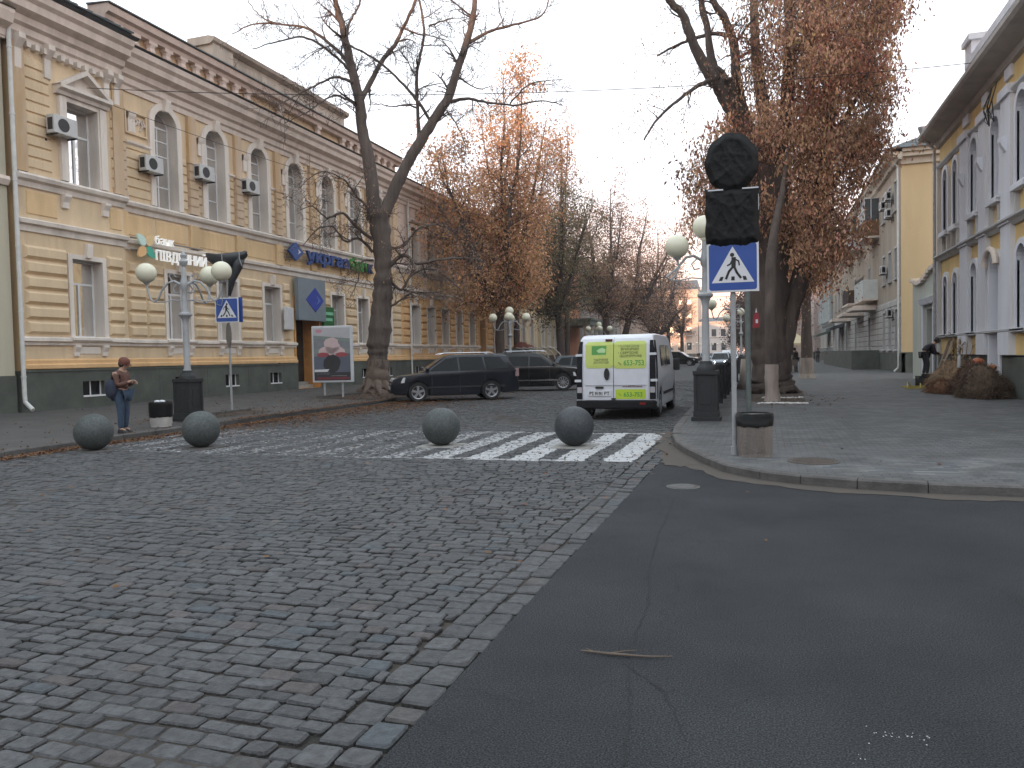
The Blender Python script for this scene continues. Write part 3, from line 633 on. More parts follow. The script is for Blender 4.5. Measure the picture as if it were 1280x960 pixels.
for c in gw_c:   # cellar windows
    Fq = FPA if c < 20 else FP; o = bw(c); m_ = MB(); Fq.box(m_,o[0],o[1],o[2],o[2]+.05,-.14,.03); Fq.box(m_,o[0],o[0]+.05,o[2]+.05,o[3],-.2,-.15); Fq.box(m_,o[1]-.05,o[1],o[2]+.05,o[3],-.2,-.15); Fq.box(m_,(o[0]+o[1])/2-.02,(o[0]+o[1])/2+.02,o[2]+.05,o[3],-.2,-.155)
    cw_ = m_.build('cellar_window', framem, bank); q = MB(); q.quad(Fq.p(o[0],o[2],-.17),Fq.p(o[1],o[2],-.17),Fq.p(o[1],o[3],-.17),Fq.p(o[0],o[3],-.17)); q.build('pane', mat('dark_pane',(.012,.014,.016),.2,.2), cw_)
# orange under-band, sill band, white band, upper sill band
w = MB()
for F,a,b in ((FA,A0_-.05,A1_+.05),(F0,A1_+.05,C1_)):
    for s0,s1 in segs(a,b,1.6,1.9,[door1,door2],.02): F.prof(w,s0,s1,[(0,1.55),(.13,1.55),(.13,1.66),(.08,1.70),(.08,1.80),(.03,1.84),(0,1.84)])
w.build('base_moulding', orangey, bank)
w = MB()
for F,a,b in ((FA,A0_-.05,A1_+.05),(F0,A1_+.05,C1_)):
    for s0,s1 in segs(a,b,2.3,2.5,[door1,door2],.02): F.prof(w,s0,s1,[(0,2.26),(.06,2.26),(.08,2.34),(.15,2.38),(.15,2.47),(.0,2.52)])
    F.prof(w,a,b,[(0,5.62),(.05,5.62),(.07,5.80),(.18,5.84),(.20,5.95),(.0,6.02)])
    F.prof(w,a,b,[(0,6.93),(.05,6.93),(.09,7.08),(.20,7.14),(.24,7.24),(.22,7.30),(.0,7.36)])
w.build('belt_course', trimm, bank)
w = MB()   # frieze panels between the two belts
for i,(a,b) in enumerate([(21.4,22.6),(22.75,24.3)]+[(p+.3,q-.3) for p,q in zip(pil[1:],pil[2:])]+[(42.8,46),(46.4,50.6),(51,55),(55.4,59)]): F0.rust(w,a,b,6.14,6.84,.035,.03)
FA.rust(w,17.25,18.3,6.14,6.84,.035,.03); FA.rust(w,20.3,20.8,6.14,6.84,.035,.03)
for p in pil: F0.box(w,p-.24,p+.24,6.02,6.93,0,.11)
build_each(w,'frieze_panel', yellow, bank, lambda c: round(c[1],1))
w = MB()   # pilasters
for p in pil:
    F0.box(w,p-.21,p+.21,7.36,11.1,0,.13); F0.box(w,p-.25,p+.25,7.36,7.6,0,.17); F0.box(w,p-.25,p+.25,9.3,9.42,0,.18)
    for k in range(5): F0.box(w,p-.225,p+.225,7.68+.33*k,7.93+.33*k,.0,.16)
for p in (17.12,20.72): FA.box(w,p-.2,p+.2,7.36,11.1,0,.10)
build_each(w,'pilaster', mat('worn_orange_pilaster',(.60,.40,.20),.92,.14,1.4,bump=.3,streak=True,grime=.5,col2=(.62,.5,.40)), bank, near(pil+[17.12,20.72]))
w = MB()   # impost ledges
for p,q in zip(pil[1:],pil[2:]):
    for s0,s1 in segs(p+.25,q-.25,9.3,9.42,[aop(c) for c in arches],.2): F0.prof(w,s0,s1,[(0,9.26),(.06,9.3),(.12,9.36),(.12,9.42),(0,9.46)])
F0.prof(w,21.4,22.6,[(0,9.26),(.06,9.3),(.12,9.36),(.12,9.42),(0,9.46)])
for p in (21.75,)+tuple(x+.55 for x in pil[1:-1]): F0.box(w,p-.16,p+.16,9.75,10.45,0,.07); F0.prof(w,p-.16,p+.16,[(0,10.45),(.16,10.45),(.12,10.3),(.07,10.2),(0,10.2)])
build_each(w,'impost', trimm, bank, near([22.0]+[(p+q)/2 for p,q in zip(pil[1:],pil[2:])]))
# relief plaque
w = MB(); F0.box(w,21.45,22.45,10.42,10.5,0,.08); F0.box(w,21.45,22.45,9.68,9.74,0,.08); F0.box(w,21.45,21.51,9.74,10.42,0,.08); F0.box(w,22.39,22.45,9.74,10.42,0,.08)
pq = w.build('relief_plaque', cream, bank)
w = MB(); 
for k in range(7): a = 21.62+.11*k; w.tube([F0.p(a,10.0+.12*math.sin(k*2.2),.02),F0.p(a+.09,10.15+.1*math.cos(k*1.7),.05),F0.p(a+.02,10.3-.05*k%.1,.02)],[.03,.045,.02],6)
w.build('relief', trim2, pq)
# main cornice with shadow line, modillions
w = MB(); CP = [(0,11.12),(.06,11.12),(.08,11.30),(.16,11.36),(.18,11.55),(.30,11.62),(.34,11.80),(.58,11.92),(.62,12.12),(.74,12.22),(.78,12.40),(.2,12.52),(0,12.52)]
FA.prof(w,A0_-.55,A1_+.0,CP); F0.prof(w,A1_,C1_,CP); w.build('cornice', trim2, bank)
w = MB()
for k in range(12): FA.box(w,17.4+.29*k-.07,17.4+.29*k+.07,11.0,11.16,0,.22)
for p in (17.12,18.1,20.3,20.72): FA.prof(w,p-.11,p+.11,[(0,10.3),(.10,10.34),(.12,10.9),(.32,11.15),(.32,11.3),(0,11.3)])
build_each(w,'bracket', trimm, bank, lambda c: round(c[1],1))
w = MB(); F0.prof(w,A1_,C1_,[(.80,12.42),(.86,12.46),(.2,12.62),(.2,12.54)]); FA.prof(w,A0_-.6,A1_+.1,[(.80,12.42),(.9,12.5),(.2,12.7),(.2,12.54)]); w.build('gutter', roofm, bank)
# parapet with short posts
w = MB(); F0.box(w,20.75,42.4,12.5,13.3,-.45,-.05); w.build('parapet_wall', cream, bank)
w = MB(); 
for k in range(27):
    a = 21.2+.78*k
    if 28.3 < a < 30.2 or 31 < a < 33 or 34< a < 36: continue
    F0.box(w,a-.2,a+.2,12.56,12.72,-.05,.22); w.tube([F0.p(a,12.72,.06),F0.p(a,12.85,.06),F0.p(a,12.98,.06),F0.p(a,13.1,.06)],[.14,.19,.15,.19],8); F0.box(w,a-.2,a+.2,13.1,13.24,-.05,.22)
build_each(w,'parapet_post', mat('rosy_white_trim',(.66,.54,.47),.85,.1,2.2,bump=.2,grime=.5), bank, near([21.2+.78*k for k in range(27)]))
w = MB(); F0.prof(w,20.6,42.5,[(-.5,13.22),(.22,13.22),(.26,13.36),(.4,13.42),(.44,13.62),(.38,13.7),(-.5,13.74)]); w.build('parapet_coping', mat('pinkish_coping',(.62,.50,.43),.88,.1,2.2,bump=.3,grime=.6), bank)
w = MB(); F0.prof(w,20.55,42.5,[(.36,13.705),(.50,13.66),(.50,13.71),(-.5,13.80),(-.5,13.745)]); w.build('parapet_flashing', roofm, bank)
w = MB(); F0.box(w,26.8,37.4,13.7,14.75,-1.5,-.55); F0.box(w,26.75,28.0,13.75,14.8,-1.3,-.4)
F0.prof(w,26.65,37.5,[(-1.6,14.75),(-.5,14.75),(-.3,14.86),(-.25,15.0),(-.55,15.08),(-1.6,15.08)])
for k in range(5): F0.rust(w,28.3+1.8*k,29.9+1.8*k,13.95,14.6,-.50,.05,-.55)
w.build('attic', mat('weathered_attic',(.50,.43,.36),.92,.16,2,bump=.3,streak=True,grime=.75), bank)
# roofs
w = MB(); e0 = FA.p(A0_-.6,12.6,.8); e1 = FA.p(A1_-.1,12.6,.8); t0 = FA.p(A0_-.6,15.9,-6); t1 = FA.p(A1_-.1,15.9,-6); w.quad(e0,e1,t1,t0); w.poly([e1,t1,FA.p(A1_-.1,12.5,-6)]); w.poly([e0,t0,FA.p(A0_-.6,12.5,-6)])
w.quad(F0.p(B1_,12.6,.5),F0.p(C1_,12.6,.5),F0.p(C1_,15.2,-6),F0.p(B1_,15.2,-6)); w.poly([F0.p(B1_,12.6,.5),F0.p(B1_,15.2,-6),F0.p(B1_,12.5,-6)]); w.quad(F0.p(A1_,13.0,-1.6),F0.p(B1_,13.0,-1.6),F0.p(B1_,14.4,-7),F0.p(A1_,14.4,-7))
for k in range(9): a = A0_-.5+.55*k; w.quad(FA.p(a,12.62,.8),FA.p(a,12.68,.8),FA.p(a,15.97,-6),FA.p(a,15.9,-6))
rf = w.build('roof', roofm, bank)
w = MB(); w.box(-22.6,-22.1,19.9,20.5,13.2,14.35); w.box(-22.66,-22.04,19.84,20.56,14.35,14.5); w.build('chimney', mat('rosy_chimney',(.55,.38,.32),.9,.1,3), rf)
w = MB()
for k in range(9): a = 43.2+k*.9; w.tube([F0.p(a,12.55,.2),F0.p(a,13.35,.2)],.02,5)
for z in (12.95,13.35): w.tube([F0.p(43.2,z,.2),F0.p(50.4,z,.2)],.018,5)
w.build('roof_railing', iron, bank)
# windows
def s_ground(F):
    def g(mb,o):
        F.archi(mb,o,.15,.06); c = (o[0]+o[1])/2
        F.prof(mb,c-.1,c+.1,[(0,5.06),(.16,5.06),(.2,5.42),(.2,5.5),(0,5.5)])
        for q in (o[0]+.03,o[1]-.03): F.prof(mb,q-.1,q+.1,[(0,1.9),(.06,1.92),(.07,2.05),(.14,2.2),(.14,2.28),(0,2.28)])
        F.prof(mb,o[0]-.2,o[1]+.2,[(0,2.42),(.2,2.42),(.2,2.5),(0,2.54)])
        F.rust(mb,o[0]+.16,o[1]-.16,1.98,2.22,.02,.02)
    return g
for c in gw_c: F = FA if c < 20 else F0; window(F,bank,gop(c),.36,'T',surround=s_ground(F),curt=.9)
def s_arch(mb,o):
    F0.archi(mb,o,.24,.10); c = (o[0]+o[1])/2; F0.prof(mb,c-.12,c+.12,[(0,o[3]-.06),(.2,o[3]-.06),(.28,o[3]+.3),(.28,o[3]+.36),(0,o[3]+.36)])
for c in arches: window(F0,bank,aop(c),.34,'G',surround=s_arch,curt=.35)
def s_ped(mb,o):
    FA.archi(mb,o,.22,.08); a,b = o[0]-.4,o[1]+.4; c = (a+b)/2
    FA.box(mb,o[0]-.3,o[0]-.05,7.36,9.95,.0,.13); FA.box(mb,o[1]+.05,o[1]+.3,7.36,9.95,0,.13)
    FA.prof(mb,a,b,[(0,10.0),(.16,10.0),(.2,10.1),(.34,10.16),(.34,10.26),(0,10.3)])
    n = len(mb.v)
    for (p,q) in ((a-.04,c),(b+.04,c)):
        P = [(p,10.26),(c,10.95),(c,10.80),(p+(c-p)*.2,10.26)]
        mb.prism([FA.p(x,z,0) for x,z in P], Vector(FA.n)*.34)
    mb.poly([FA.p(a,10.26,.08),FA.p(b,10.26,.08),FA.p(c,10.9,.08)])
    for q in (o[0]-.18,o[1]+.18): FA.prof(mb,q-.12,q+.12,[(0,6.5),(.08,6.52),(.1,6.7),(.2,6.86),(.2,6.93),(0,6.93)])
window(FA,bank,uwA,.34,'T',surround=s_ped,curt=0,trans=.35)
def s_c(mb,o): F0.archi(mb,o,.18,.07); F0.prof(mb,o[0]-.28,o[1]+.28,[(0,10.2),(.12,10.2),(.2,10.3),(.22,10.4),(0,10.44)])
for c in uC: window(F0,bank,cop(c),.32,'T',surround=s_c,curt=.4,fm_=brownf)
# doorways
def doorway(F,par,o,leafm,jm,steps=2):
    mb = MB(); F.reveal(mb,(o[0],o[1],o[2],o[3]),.9); F.archi(mb,o,.12,.05); dr = mb.build('doorway', jm, par)
    mb = MB(); F.box(mb,o[0],o[1],o[2],o[3],-.98,-.9); c = (o[0]+o[1])/2; F.box(mb,c-.02,c+.02,o[2]+.1,o[3]-.7,-.9,-.87)
    for a in (o[0]+.12,c+.1):
        F.box(mb,a,a+(c-o[0])-.24,o[2]+.5,o[2]+2.2,-.9,-.885)
    mb.build('door_leaf', leafm, dr)
    mb = MB(); 
    for k in range(steps): F.box(mb,o[0]+.02,o[1]-.02,.2,.3+.15*(steps-k),-.9+.0,-.45+.3*k-.2)
    mb.build('step', concrete, dr); return dr
doorway(F0,bank,door1,mat('dark_glazed_door',(.03,.03,.032),.25,.2),mat('orange_doorway',(.62,.30,.09),.85,.2,2)); doorway(F0,bank,door2,mat('brown_door',(.10,.06,.04),.6,.2),orangey)
downpipe(FA,bank,16.86,.3,12.6,whitep,.10,.065,kick=.3); downpipe(F0,bank,43.6,.3,12.5,whitep,.16,.055); downpipe(F0,bank,59.05,.3,12.3,zinc,.16,.055)
# ------------------------------------------------------------ neighbours of the bank
def plain_house(name,label,F,a0,a1,H,storeys,xs,wm,um=None,par_z=.25,dep=12,roof=True,wsize=(.5,1.9),trim=True,corn=True,pl=plinth,roofh=2.2,mull='T',far=False,sur=True):
    b = tag(empty(name), label, 'building')
    ops = [(x-wsize[0],x+wsize[0],z,z+wsize[1]) for z in storeys for x in xs]
    w = MB(); F.wall(w,a0,a1,par_z+1.1,H,ops)
    for a in (a0,a1): w.quad(F.p(a,0,0),F.p(a,H,0),F.p(a,H,-dep),F.p(a,0,-dep))
    w.quad(F.p(a0,0,-dep),F.p(a1,0,-dep),F.p(a1,H,-dep),F.p(a0,H,-dep)); w.quad(F.p(a0,H-.02,0),F.p(a1,H-.02,0),F.p(a1,H-.02,-dep),F.p(a0,H-.02,-dep)); w.build('wall', wm, b)
    w = MB(); F.box(w,a0,a1,0,par_z+1.12,-.2,.05); w.build('plinth', pl, b)
    if corn:
        w = MB(); F.prof(w,a0-.1,a1+.1,[(0,H-.75),(.08,H-.75),(.12,H-.5),(.4,H-.36),(.5,H-.1),(.5,H),(0,H)])
        if len(storeys) > 1: F.prof(w,a0,a1,[(0,storeys[1]-.35),(.08,storeys[1]-.35),(.16,storeys[1]-.2),(.14,storeys[1]-.1),(0,storeys[1]-.06)])
        w.build('cornice', trim2, b)
    if roof: w = MB(); w.quad(F.p(a0-.1,H+.02,.55),F.p(a1+.1,H+.02,.55),F.p(a1-.6,H+roofh,-dep*.5),F.p(a0+.6,H+roofh,-dep*.5)); w.quad(F.p(a0-.1,H+.02,-dep),F.p(a1+.1,H+.02,-dep),F.p(a1-.6,H+roofh,-dep*.5),F.p(a0+.6,H+roofh,-dep*.5)); w.poly([F.p(a0-.1,H+.02,.55),F.p(a0+.6,H+roofh,-dep*.5),F.p(a0-.1,H+.02,-dep)]); w.poly([F.p(a1+.1,H+.02,.55),F.p(a1-.6,H+roofh,-dep*.5),F.p(a1+.1,H+.02,-dep)]); w.build('roof', roofm, b)
    def su(mb,o):
        F.archi(mb,o,.14,.05); F.prof(mb,o[0]-.2,o[1]+.2,[(0,o[2]-.1),(.14,o[2]-.1),(.14,o[2]-.03),(0,o[2])])
        if trim: F.prof(mb,o[0]-.2,o[1]+.2,[(0,o[3]+.2),(.1,o[3]+.2),(.18,o[3]+.32),(0,o[3]+.36)])
    for o in ops:
        if far:
            m_ = MB(); F.box(m_,o[0],o[1],o[2],o[3],-.25,-.2); m_.build('window', mat('far_window',(.05,.055,.06),.2,.3), b)
        else: window(F,b,o,.25,mull,surround=su if sur else None,curt=.4)
    return b
plain_house('corner_house','pale greenish cream house wall at the far left edge behind the white drainpipe',Fac((LX+.32,0,0),(0,1,0),(1,0,0)),5,16.72,11.8,(2.6,7.2),(7,9.5,12,14.4),mat('pale_green_cream_plaster',(.46,.43,.33),.9,.12,1.2,streak=True,grime=.6))
FD = Fac((LX,0,0),(0,1,0),(1,0,0))
plain_house('yellow_terrace_house','pale yellow two-storey house with white window surrounds beyond the bank',FD,59.3,72.4,12.0,(2.6,7.4),(60.9,63.2,65.4,67.7,70.4),cream,wsize=(.5,2.5))
plain_house('tan_terrace_house','tan rusticated two-storey house next before the orange wall',FD,72.5,81.2,11.4,(2.5,7.0),(74.2,76.6,79),mat('tan_plaster',(.48,.38,.24),.9,.15,1.4,streak=True,grime=.5),wsize=(.5,2.3))
oh = plain_house('orange_house','salmon-orange blank-fronted house with a columned porch behind the second tree',FD,81.4,90.6,11.6,(),(),mat('salmon_plaster',(.66,.30,.17),.9,.08,1.2,grime=.3),corn=False)
w = MB(); w.box(-20.95,-17.8,81.6,90.4,4.9,5.4); w.box(-20.9,-17.6,81.4,90.6,5.4,5.6)
pc = w.build('porch_roof', mat('grey_green_porch',(.27,.30,.26),.9,.2,2,grime=.5), oh)
for y_ in (82.2,84.6,87.2,89.8):
    m_ = MB(); m_.lathe([(.42,.25),(.42,.5),(.33,.6),(.30,4.4),(.38,4.5),(.44,4.6),(.44,4.9)],(-18.3,y_,0),14); m_.build('column', trimm, oh, smooth=True)
plain_house('grey_terrace_house','grey two-storey house with tall windows and reddish ground floor past the orange wall',FD,90.8,118,13.0,(2.4,7.6),(93,96,99,102,105,108,111,114.5),mat('pale_grey_plaster',(.40,.35,.32),.9,.1,1.2,grime=.5),wsize=(.6,2.7))
plain_house('far_terrace_house','pinkish house closing the left row before the square',FD,118.5,150,12.5,(2.4,7.4),(121,125,129,133,137,141,145,148),mat('rose_plaster',(.50,.36,.29),.9,.1,1.2,grime=.4),wsize=(.6,2.4),far=True)
# ------------------------------------------------------------ right: white and yellow building with pilasters
R = 6.8; FR1 = Fac((R,0,0),(0,1,0),(-1,0,0)); r1 = tag(empty('pilastered_building'), 'ochre building with pale blue-white pilasters and tall arched windows at the right edge', 'building')
bays = [29.42,26.92,24.42,21.92,19.42,16.92,14.42]; far2 = [33.65,32.05]
gA = [(c-.36,c+.36,2.1,4.35,True) for c in far2]+[(c-.42,c+.42,2.1,4.4,True) for c in bays if c != 26.92]; dR = (26.45,27.4,.12,4.35,True)
uA_ = [(c-.36,c+.36,6.1,8.45,True) for c in far2]+[(c-.45,c+.45,6.1,8.55,True) for c in bays]
ops = gA+[dR]+uA_
w = MB(); FR1.wall(w,12,35,1.3,9.95,ops); w.quad(FR1.p(35,0,0),FR1.p(35,9.95,0),FR1.p(35,9.95,-12),FR1.p(35,0,-12)); w.quad(FR1.p(12,0,0),FR1.p(12,9.95,0),FR1.p(12,9.95,-12),FR1.p(12,0,-12)); w.quad(FR1.p(12,9.94,0),FR1.p(35,9.94,0),FR1.p(35,9.94,-12),FR1.p(12,9.94,-12)); w.build('wall', ryell, r1)
w = MB(); Fq = Fac((R-.07,0,0),(0,1,0),(-1,0,0)); Fq.wall(w,12,35.05,.1,1.32,[dR]); Fq.box(w,12,26.3,1.28,1.34,-.1,.0); Fq.box(w,27.55,35.05,1.28,1.34,-.1,.0); w.quad(Fq.p(35.05,.1,0),Fq.p(35.05,1.32,0),Fq.p(35.05,1.32,-6),Fq.p(35.05,.1,-6)); w.build('plinth', plinth, r1)
w = MB()
pils = [(30.55,.62),(28.17,.5),(25.67,.55),(23.17,.52),(20.67,.5),(18.17,.5),(15.67,.5),(13.17,.5)]
for c,h in pils:
    h *= .86; FR1.box(w,c-h,c+h,1.34,9.0,0,.14); FR1.box(w,c-h-.05,c+h+.05,1.34,2.0,0,.2); FR1.box(w,c-h-.05,c+h+.05,5.1,5.3,0,.2); FR1.box(w,c-h-.04,c+h+.04,8.72,8.98,0,.22)
    FR1.prof(w,c-.12,c+.12,[(0,7.15),(.16,7.18),(.3,7.45),(.3,7.6),(0,7.6)]); FR1.box(w,c-h*.7,c+h*.7,9.25,9.6,0,.08)
FR1.box(w,34.75,35.0,1.34,9.0,0,.12)
build_each(w,'pilaster', rwhite, r1, near([c for c,h in pils]+[34.87]))
w = MB()
def bayw(c): return .73 if c < 31 else .64
for o in gA+uA_: # white fields around each window
    c = (o[0]+o[1])/2; hw = .60 if c < 31 else .56; up = o[2] > 5; zt = o[3]-(o[1]-o[0])/2; z0_ = 2.02 if not up else 5.98
    FR1.box(w,c-hw,o[0],z0_,zt,0,.06); FR1.box(w,o[1],c+hw,z0_,zt,0,.06)
    if up: FR1.box(w,c-hw,c+hw,5.9,6.02,0,.22); 
build_each(w,'window_field', rwhite, r1, lambda c: (c[2] > 5, near(far2+bays)(c)))
w = MB(); FR1.prof(w,12,35.02,[(0,1.96),(.1,1.96),(.2,2.02),(.2,2.08),(0,2.12)]) ; FR1.prof(w,12,35.02,[(0,5.02),(.08,5.02),(.16,5.12),(.26,5.18),(.26,5.24),(0,5.30)]); FR1.prof(w,12,35.02,[(0,8.7),(.06,8.7),(.14,8.8),(.14,8.86),(0,8.9)])
for c in far2+bays:
    for q in (-.5,.36): FR1.box(w,c+q,c+q+.14,5.3,5.9,0,.12)
w.build('belt_course', mat('grey_white_belt',(.5,.5,.51),.85,.1,2,grime=.6), r1)
w = MB(); FR1.prof(w,11.5,35.1,[(0,9.55),(.12,9.6),(.16,9.78),(.7,9.92),(.78,10.0),(.78,10.12),(0,10.35)]); w.build('eaves', mat('grey_eaves',(.42,.39,.36),.9,.15,1.5,bump=.2,grime=.4), r1)
w = MB(); FR1.box(w,12,31.3,10.1,11.4,-1.0,-.2); FR1.box(w,12,31.35,11.4,11.65,-1.05,-.08)
for k in range(9): FR1.rust(w,29.2-2.2*k,30.8-2.2*k,10.5,11.2,-.15,.04,-.2)
FR1.box(w,30.5,31.35,11.0,12.15,-1.0,-.1); FR1.box(w,30.4,31.45,12.15,12.35,-1.05,-.0)
w.build('attic', rwhite, r1)
w = MB(); FR1.box(w,12,27.8,11.6,13.6,-1.3,-.5); FR1.box(w,12,27.9,13.6,13.8,-1.4,-.4); w.build('gable_wall', ryell, r1)
def s_r(mb,o): FR1.archi(mb,o,.17,.10); FR1.prof(mb,o[0]-.2,o[1]+.2,[(0,o[2]-.1),(.2,o[2]-.1),(.2,o[2]-.03),(0,o[2])])
for o in gA+uA_: window(FR1,r1,o,.28,'X',surround=s_r,sm=rwhite,curt=.5,fm_=mat('grey_window_frame',(.35,.37,.39),.5,.1))
mb = MB(); FR1.reveal(mb,dR,.5); FR1.archi(mb,dR,.2,.12); dr = mb.build('doorway', rwhite, r1); mb = MB(); FR1.box(mb,26.45,27.4,.12,4.3,-.55,-.5); mb.build('door_leaf', mat('blue_grey_door',(.16,.19,.25),.6,.15), dr)
mb = MB(); mb.tube([FR1.p(26.92+.62*math.cos(q_*.3927),4.05+.5*math.sin(q_*.3927),.22) for q_ in range(9)],.09,8); mb.build('door_hood', trim2, dr)
downpipe(FR1,r1,34.85,.12,10.3,zinc,.22,.06,top=.45)
# ------------------------------------------------------------ gate wall and the three-storey house behind
gwl = tag(empty('gate_wall'), 'low pale wall with curved coping and white gateway between the right-hand buildings', 'wall')
Fg = Fac((6.95,0,0),(0,1,0),(-1,0,0)); w = MB(); g_op = (36.6,38.6,.1,3.3)
for k in range(12):
    a,b_ = 35.05+.57*k,35.05+.57*(k+1); zt = 4.75+.22*math.sin(k*.55+.4); 
    Fg.box(w,a,b_,3.3 if 36.5 < a < 38.4 else .1,zt,-.35,0)
w.build('wall', mat('greenish_white_plaster',(.46,.48,.42),.9,.12,1.3,grime=.5,streak=True), gwl)
w = MB()
for k in range(12): a,b_ = 35.05+.57*k,35.05+.57*(k+1); zt = 4.75+.22*math.sin(k*.55+.4); Fg.box(w,a,b_,zt,zt+.16,-.5,.16)
w.build('coping', trim2, gwl)
w = MB(); Fg.box(w,36.55,38.65,.1,3.28,-.28,-.2); 
for k in range(4): Fg.box(w,36.6+.52*k,36.6+.52*k+.03,.1,3.2,-.2,-.17)
w.build('gate', mat('off_white_gate',(.6,.6,.62),.6,.08,2), gwl)
w = MB(); Fg.box(w,36.3,36.56,.1,3.5,-.1,.14); Fg.box(w,38.64,38.9,.1,3.5,-.1,.14); Fg.prof(w,36.2,39,[(0,3.5),(.2,3.5),(.3,3.75),(0,3.85)]); build_each(w,'gate_pier', rwhite, gwl, lambda c: round(c[1],1))
R2 = Fac((8,0,0),(0,1,0),(-1,0,0)); r2x = [53.6,56.2,58.8,66.5,76,84,88,92,96]; b2 = tag(empty('apartment_house'), 'three-storey tan house with bright yellow end wall, balconies and air conditioners on the right', 'building')
ops = [(x-.55,x+.55,z,z+h) for z,h in ((1.55,2.5),(6.0,1.9),(10.25,1.8)) for x in r2x]
w = MB(); R2.wall(w,52,100.5,4.75,13.2,ops); w.quad(R2.p(100.5,0,0),R2.p(100.5,13.2,0),R2.p(100.5,13.2,-12),R2.p(100.5,0,-12)); w.build('wall', rgrey, b2)
w = MB(); R2.wall(w,52,100.5,1.3,4.75,ops)
for k in range(8): 
    for s0,s1 in segs(52.1,100,1.35+.42*k,1.7+.42*k,ops,.15): R2.rust(w,s0,s1,1.35+.42*k,1.74+.42*k,.05,.04)
w.build('ground_floor_wall', mat('grey_white_rusticated',(.42,.40,.38),.9,.1,1.4,streak=True,grime=.6), b2)
w = MB(); w.quad((8,52,.1),(20,52,.1),(20,52,13.2),(8,52,13.2)); w.build('end_wall', ryell2, b2)
w = MB(); w.box(7.98,20,51.9,52,.1,1.35); R2.box(w,51.9,100.5,.1,1.3,-.2,.06); w.build('plinth', plinth, b2)
w = MB(); w.box(7.5,20,51.55,52,13.1,13.35); w.box(7.35,20,51.4,52,13.35,13.55); R2.prof(w,51.4,100.6,[(0,12.9),(.2,12.95),(.28,13.15),(.62,13.3),(.65,13.55),(0,13.56)]); w.box(7.9,20,51.85,52,12.7,13.1); w.build('cornice', mat('cream_cornice',(.52,.46,.38),.88,.12,2,grime=.4), b2)
w = MB(); w.quad((7.2,51.2,13.57),(7.2,100.6,13.57),(13.5,98,16.2),(13.5,55,16.2)); w.poly([(7.2,51.2,13.57),(20,51.2,13.57),(13.5,55,16.2)]); w.build('roof', roofm, b2)
def s2(mb,o): R2.archi(mb,o,.12,.04); R2.prof(mb,o[0]-.15,o[1]+.15,[(0,o[2]-.1),(.16,o[2]-.1),(.16,o[2]-.03),(0,o[2])])
for o in ops: window(R2,b2,o,.2,'T',surround=s2,curt=.5,sm=mat('greyed_trim',(.45,.44,.43),.85,.1))
downpipe(R2,b2,52.15,.12,13.4,whitep,.14,.06,top=.5)
def balcony(par,F,a0,a1,z0,z1,zt,out,m,name='balcony',glaz=True,posts=True):
    mb = MB(); F.box(mb,a0-.08,a1+.08,z0-.14,z0,-.02,out+.06); bl = mb.build(name, trim2, par)
    mb = MB(); n = int((a1-a0)/.3)
    F.box(mb,a0,a1,z0,z1,out-.06,out); F.box(mb,a0,a0+.06,z0,z1,0,out-.06); F.box(mb,a1-.06,a1,z0,z1,0,out-.06)
    for k in range(n+1): a = a0+(a1-a0)*k/n; F.box(mb,a-.012,a+.012,z0+.03,z1-.03,out,out+.012)
    mb.build('parapet', m, bl)
    if glaz:
        mb = MB(); 
        for k in range(6): a = a0+(a1-a0-.06)*k/5; F.box(mb,a,a+.06,z1,zt,out-.05,out)
        F.box(mb,a0,a1,zt-.06,zt,-0,out+.08); F.box(mb,a0,a1,(z1+zt)/2,(z1+zt)/2+.05,out-.045,out-.005); F.box(mb,a0,a0+.05,z1,zt,.5,.55); mb.build('glazing_frame', framem, bl)
        mb = MB(); F.box(mb,a0+.02,a1-.02,z1,zt-.06,.02,out-.06); mb.build('pane', mat('dull_balcony_glass',(.07,.08,.09),.15,.3), bl)
    else:
        mb = MB()
        for k in range(n+1): a = a0+(a1-a0)*k/n; mb.tube([F.p(a,z1,out-.03),F.p(a,z1+.25,out-.03)],.012,4)
        mb.build('railing', iron, bl)
    return bl
balcony(b2,R2,61.2,65.3,9.75,10.9,12.5,1.0,mat('brown_boarding',(.16,.085,.04),.8,.2,3)); balcony(b2,R2,70,74.6,10.0,11.2,12.7,1.0,mat('grey_white_siding',(.46,.46,.47),.7,.1))
balcony(b2,R2,62.0,67.5,5.3,6.7,0,1.0,mat('white_balcony_front',(.58,.60,.58),.8,.08),glaz=False); balcony(b2,R2,71,76,5.5,6.6,0,1.1,mat('rusty_railing',(.07,.045,.035),.8,.2),glaz=False); balcony(b2,R2,78,82,9.9,11.2,12.6,1.0,mat('red_brown_siding',(.2,.09,.06),.8,.2))
for a0,a1,z in ((62.5,66.5,4.5),(70,75,4.4),(80,84,4.3)):
    w = MB(); R2.box(w,a0,a1,z,z+.22,0,1.7); R2.box(w,a0+.1,a1-.1,z+.22,z+.35,0,1.5); w.build('entrance_canopy', trim2, b2)
w = MB(); R2.box(w,61.0,88,.1,1.5,.06,1.9); w.build('area_wall', plinth, b2)
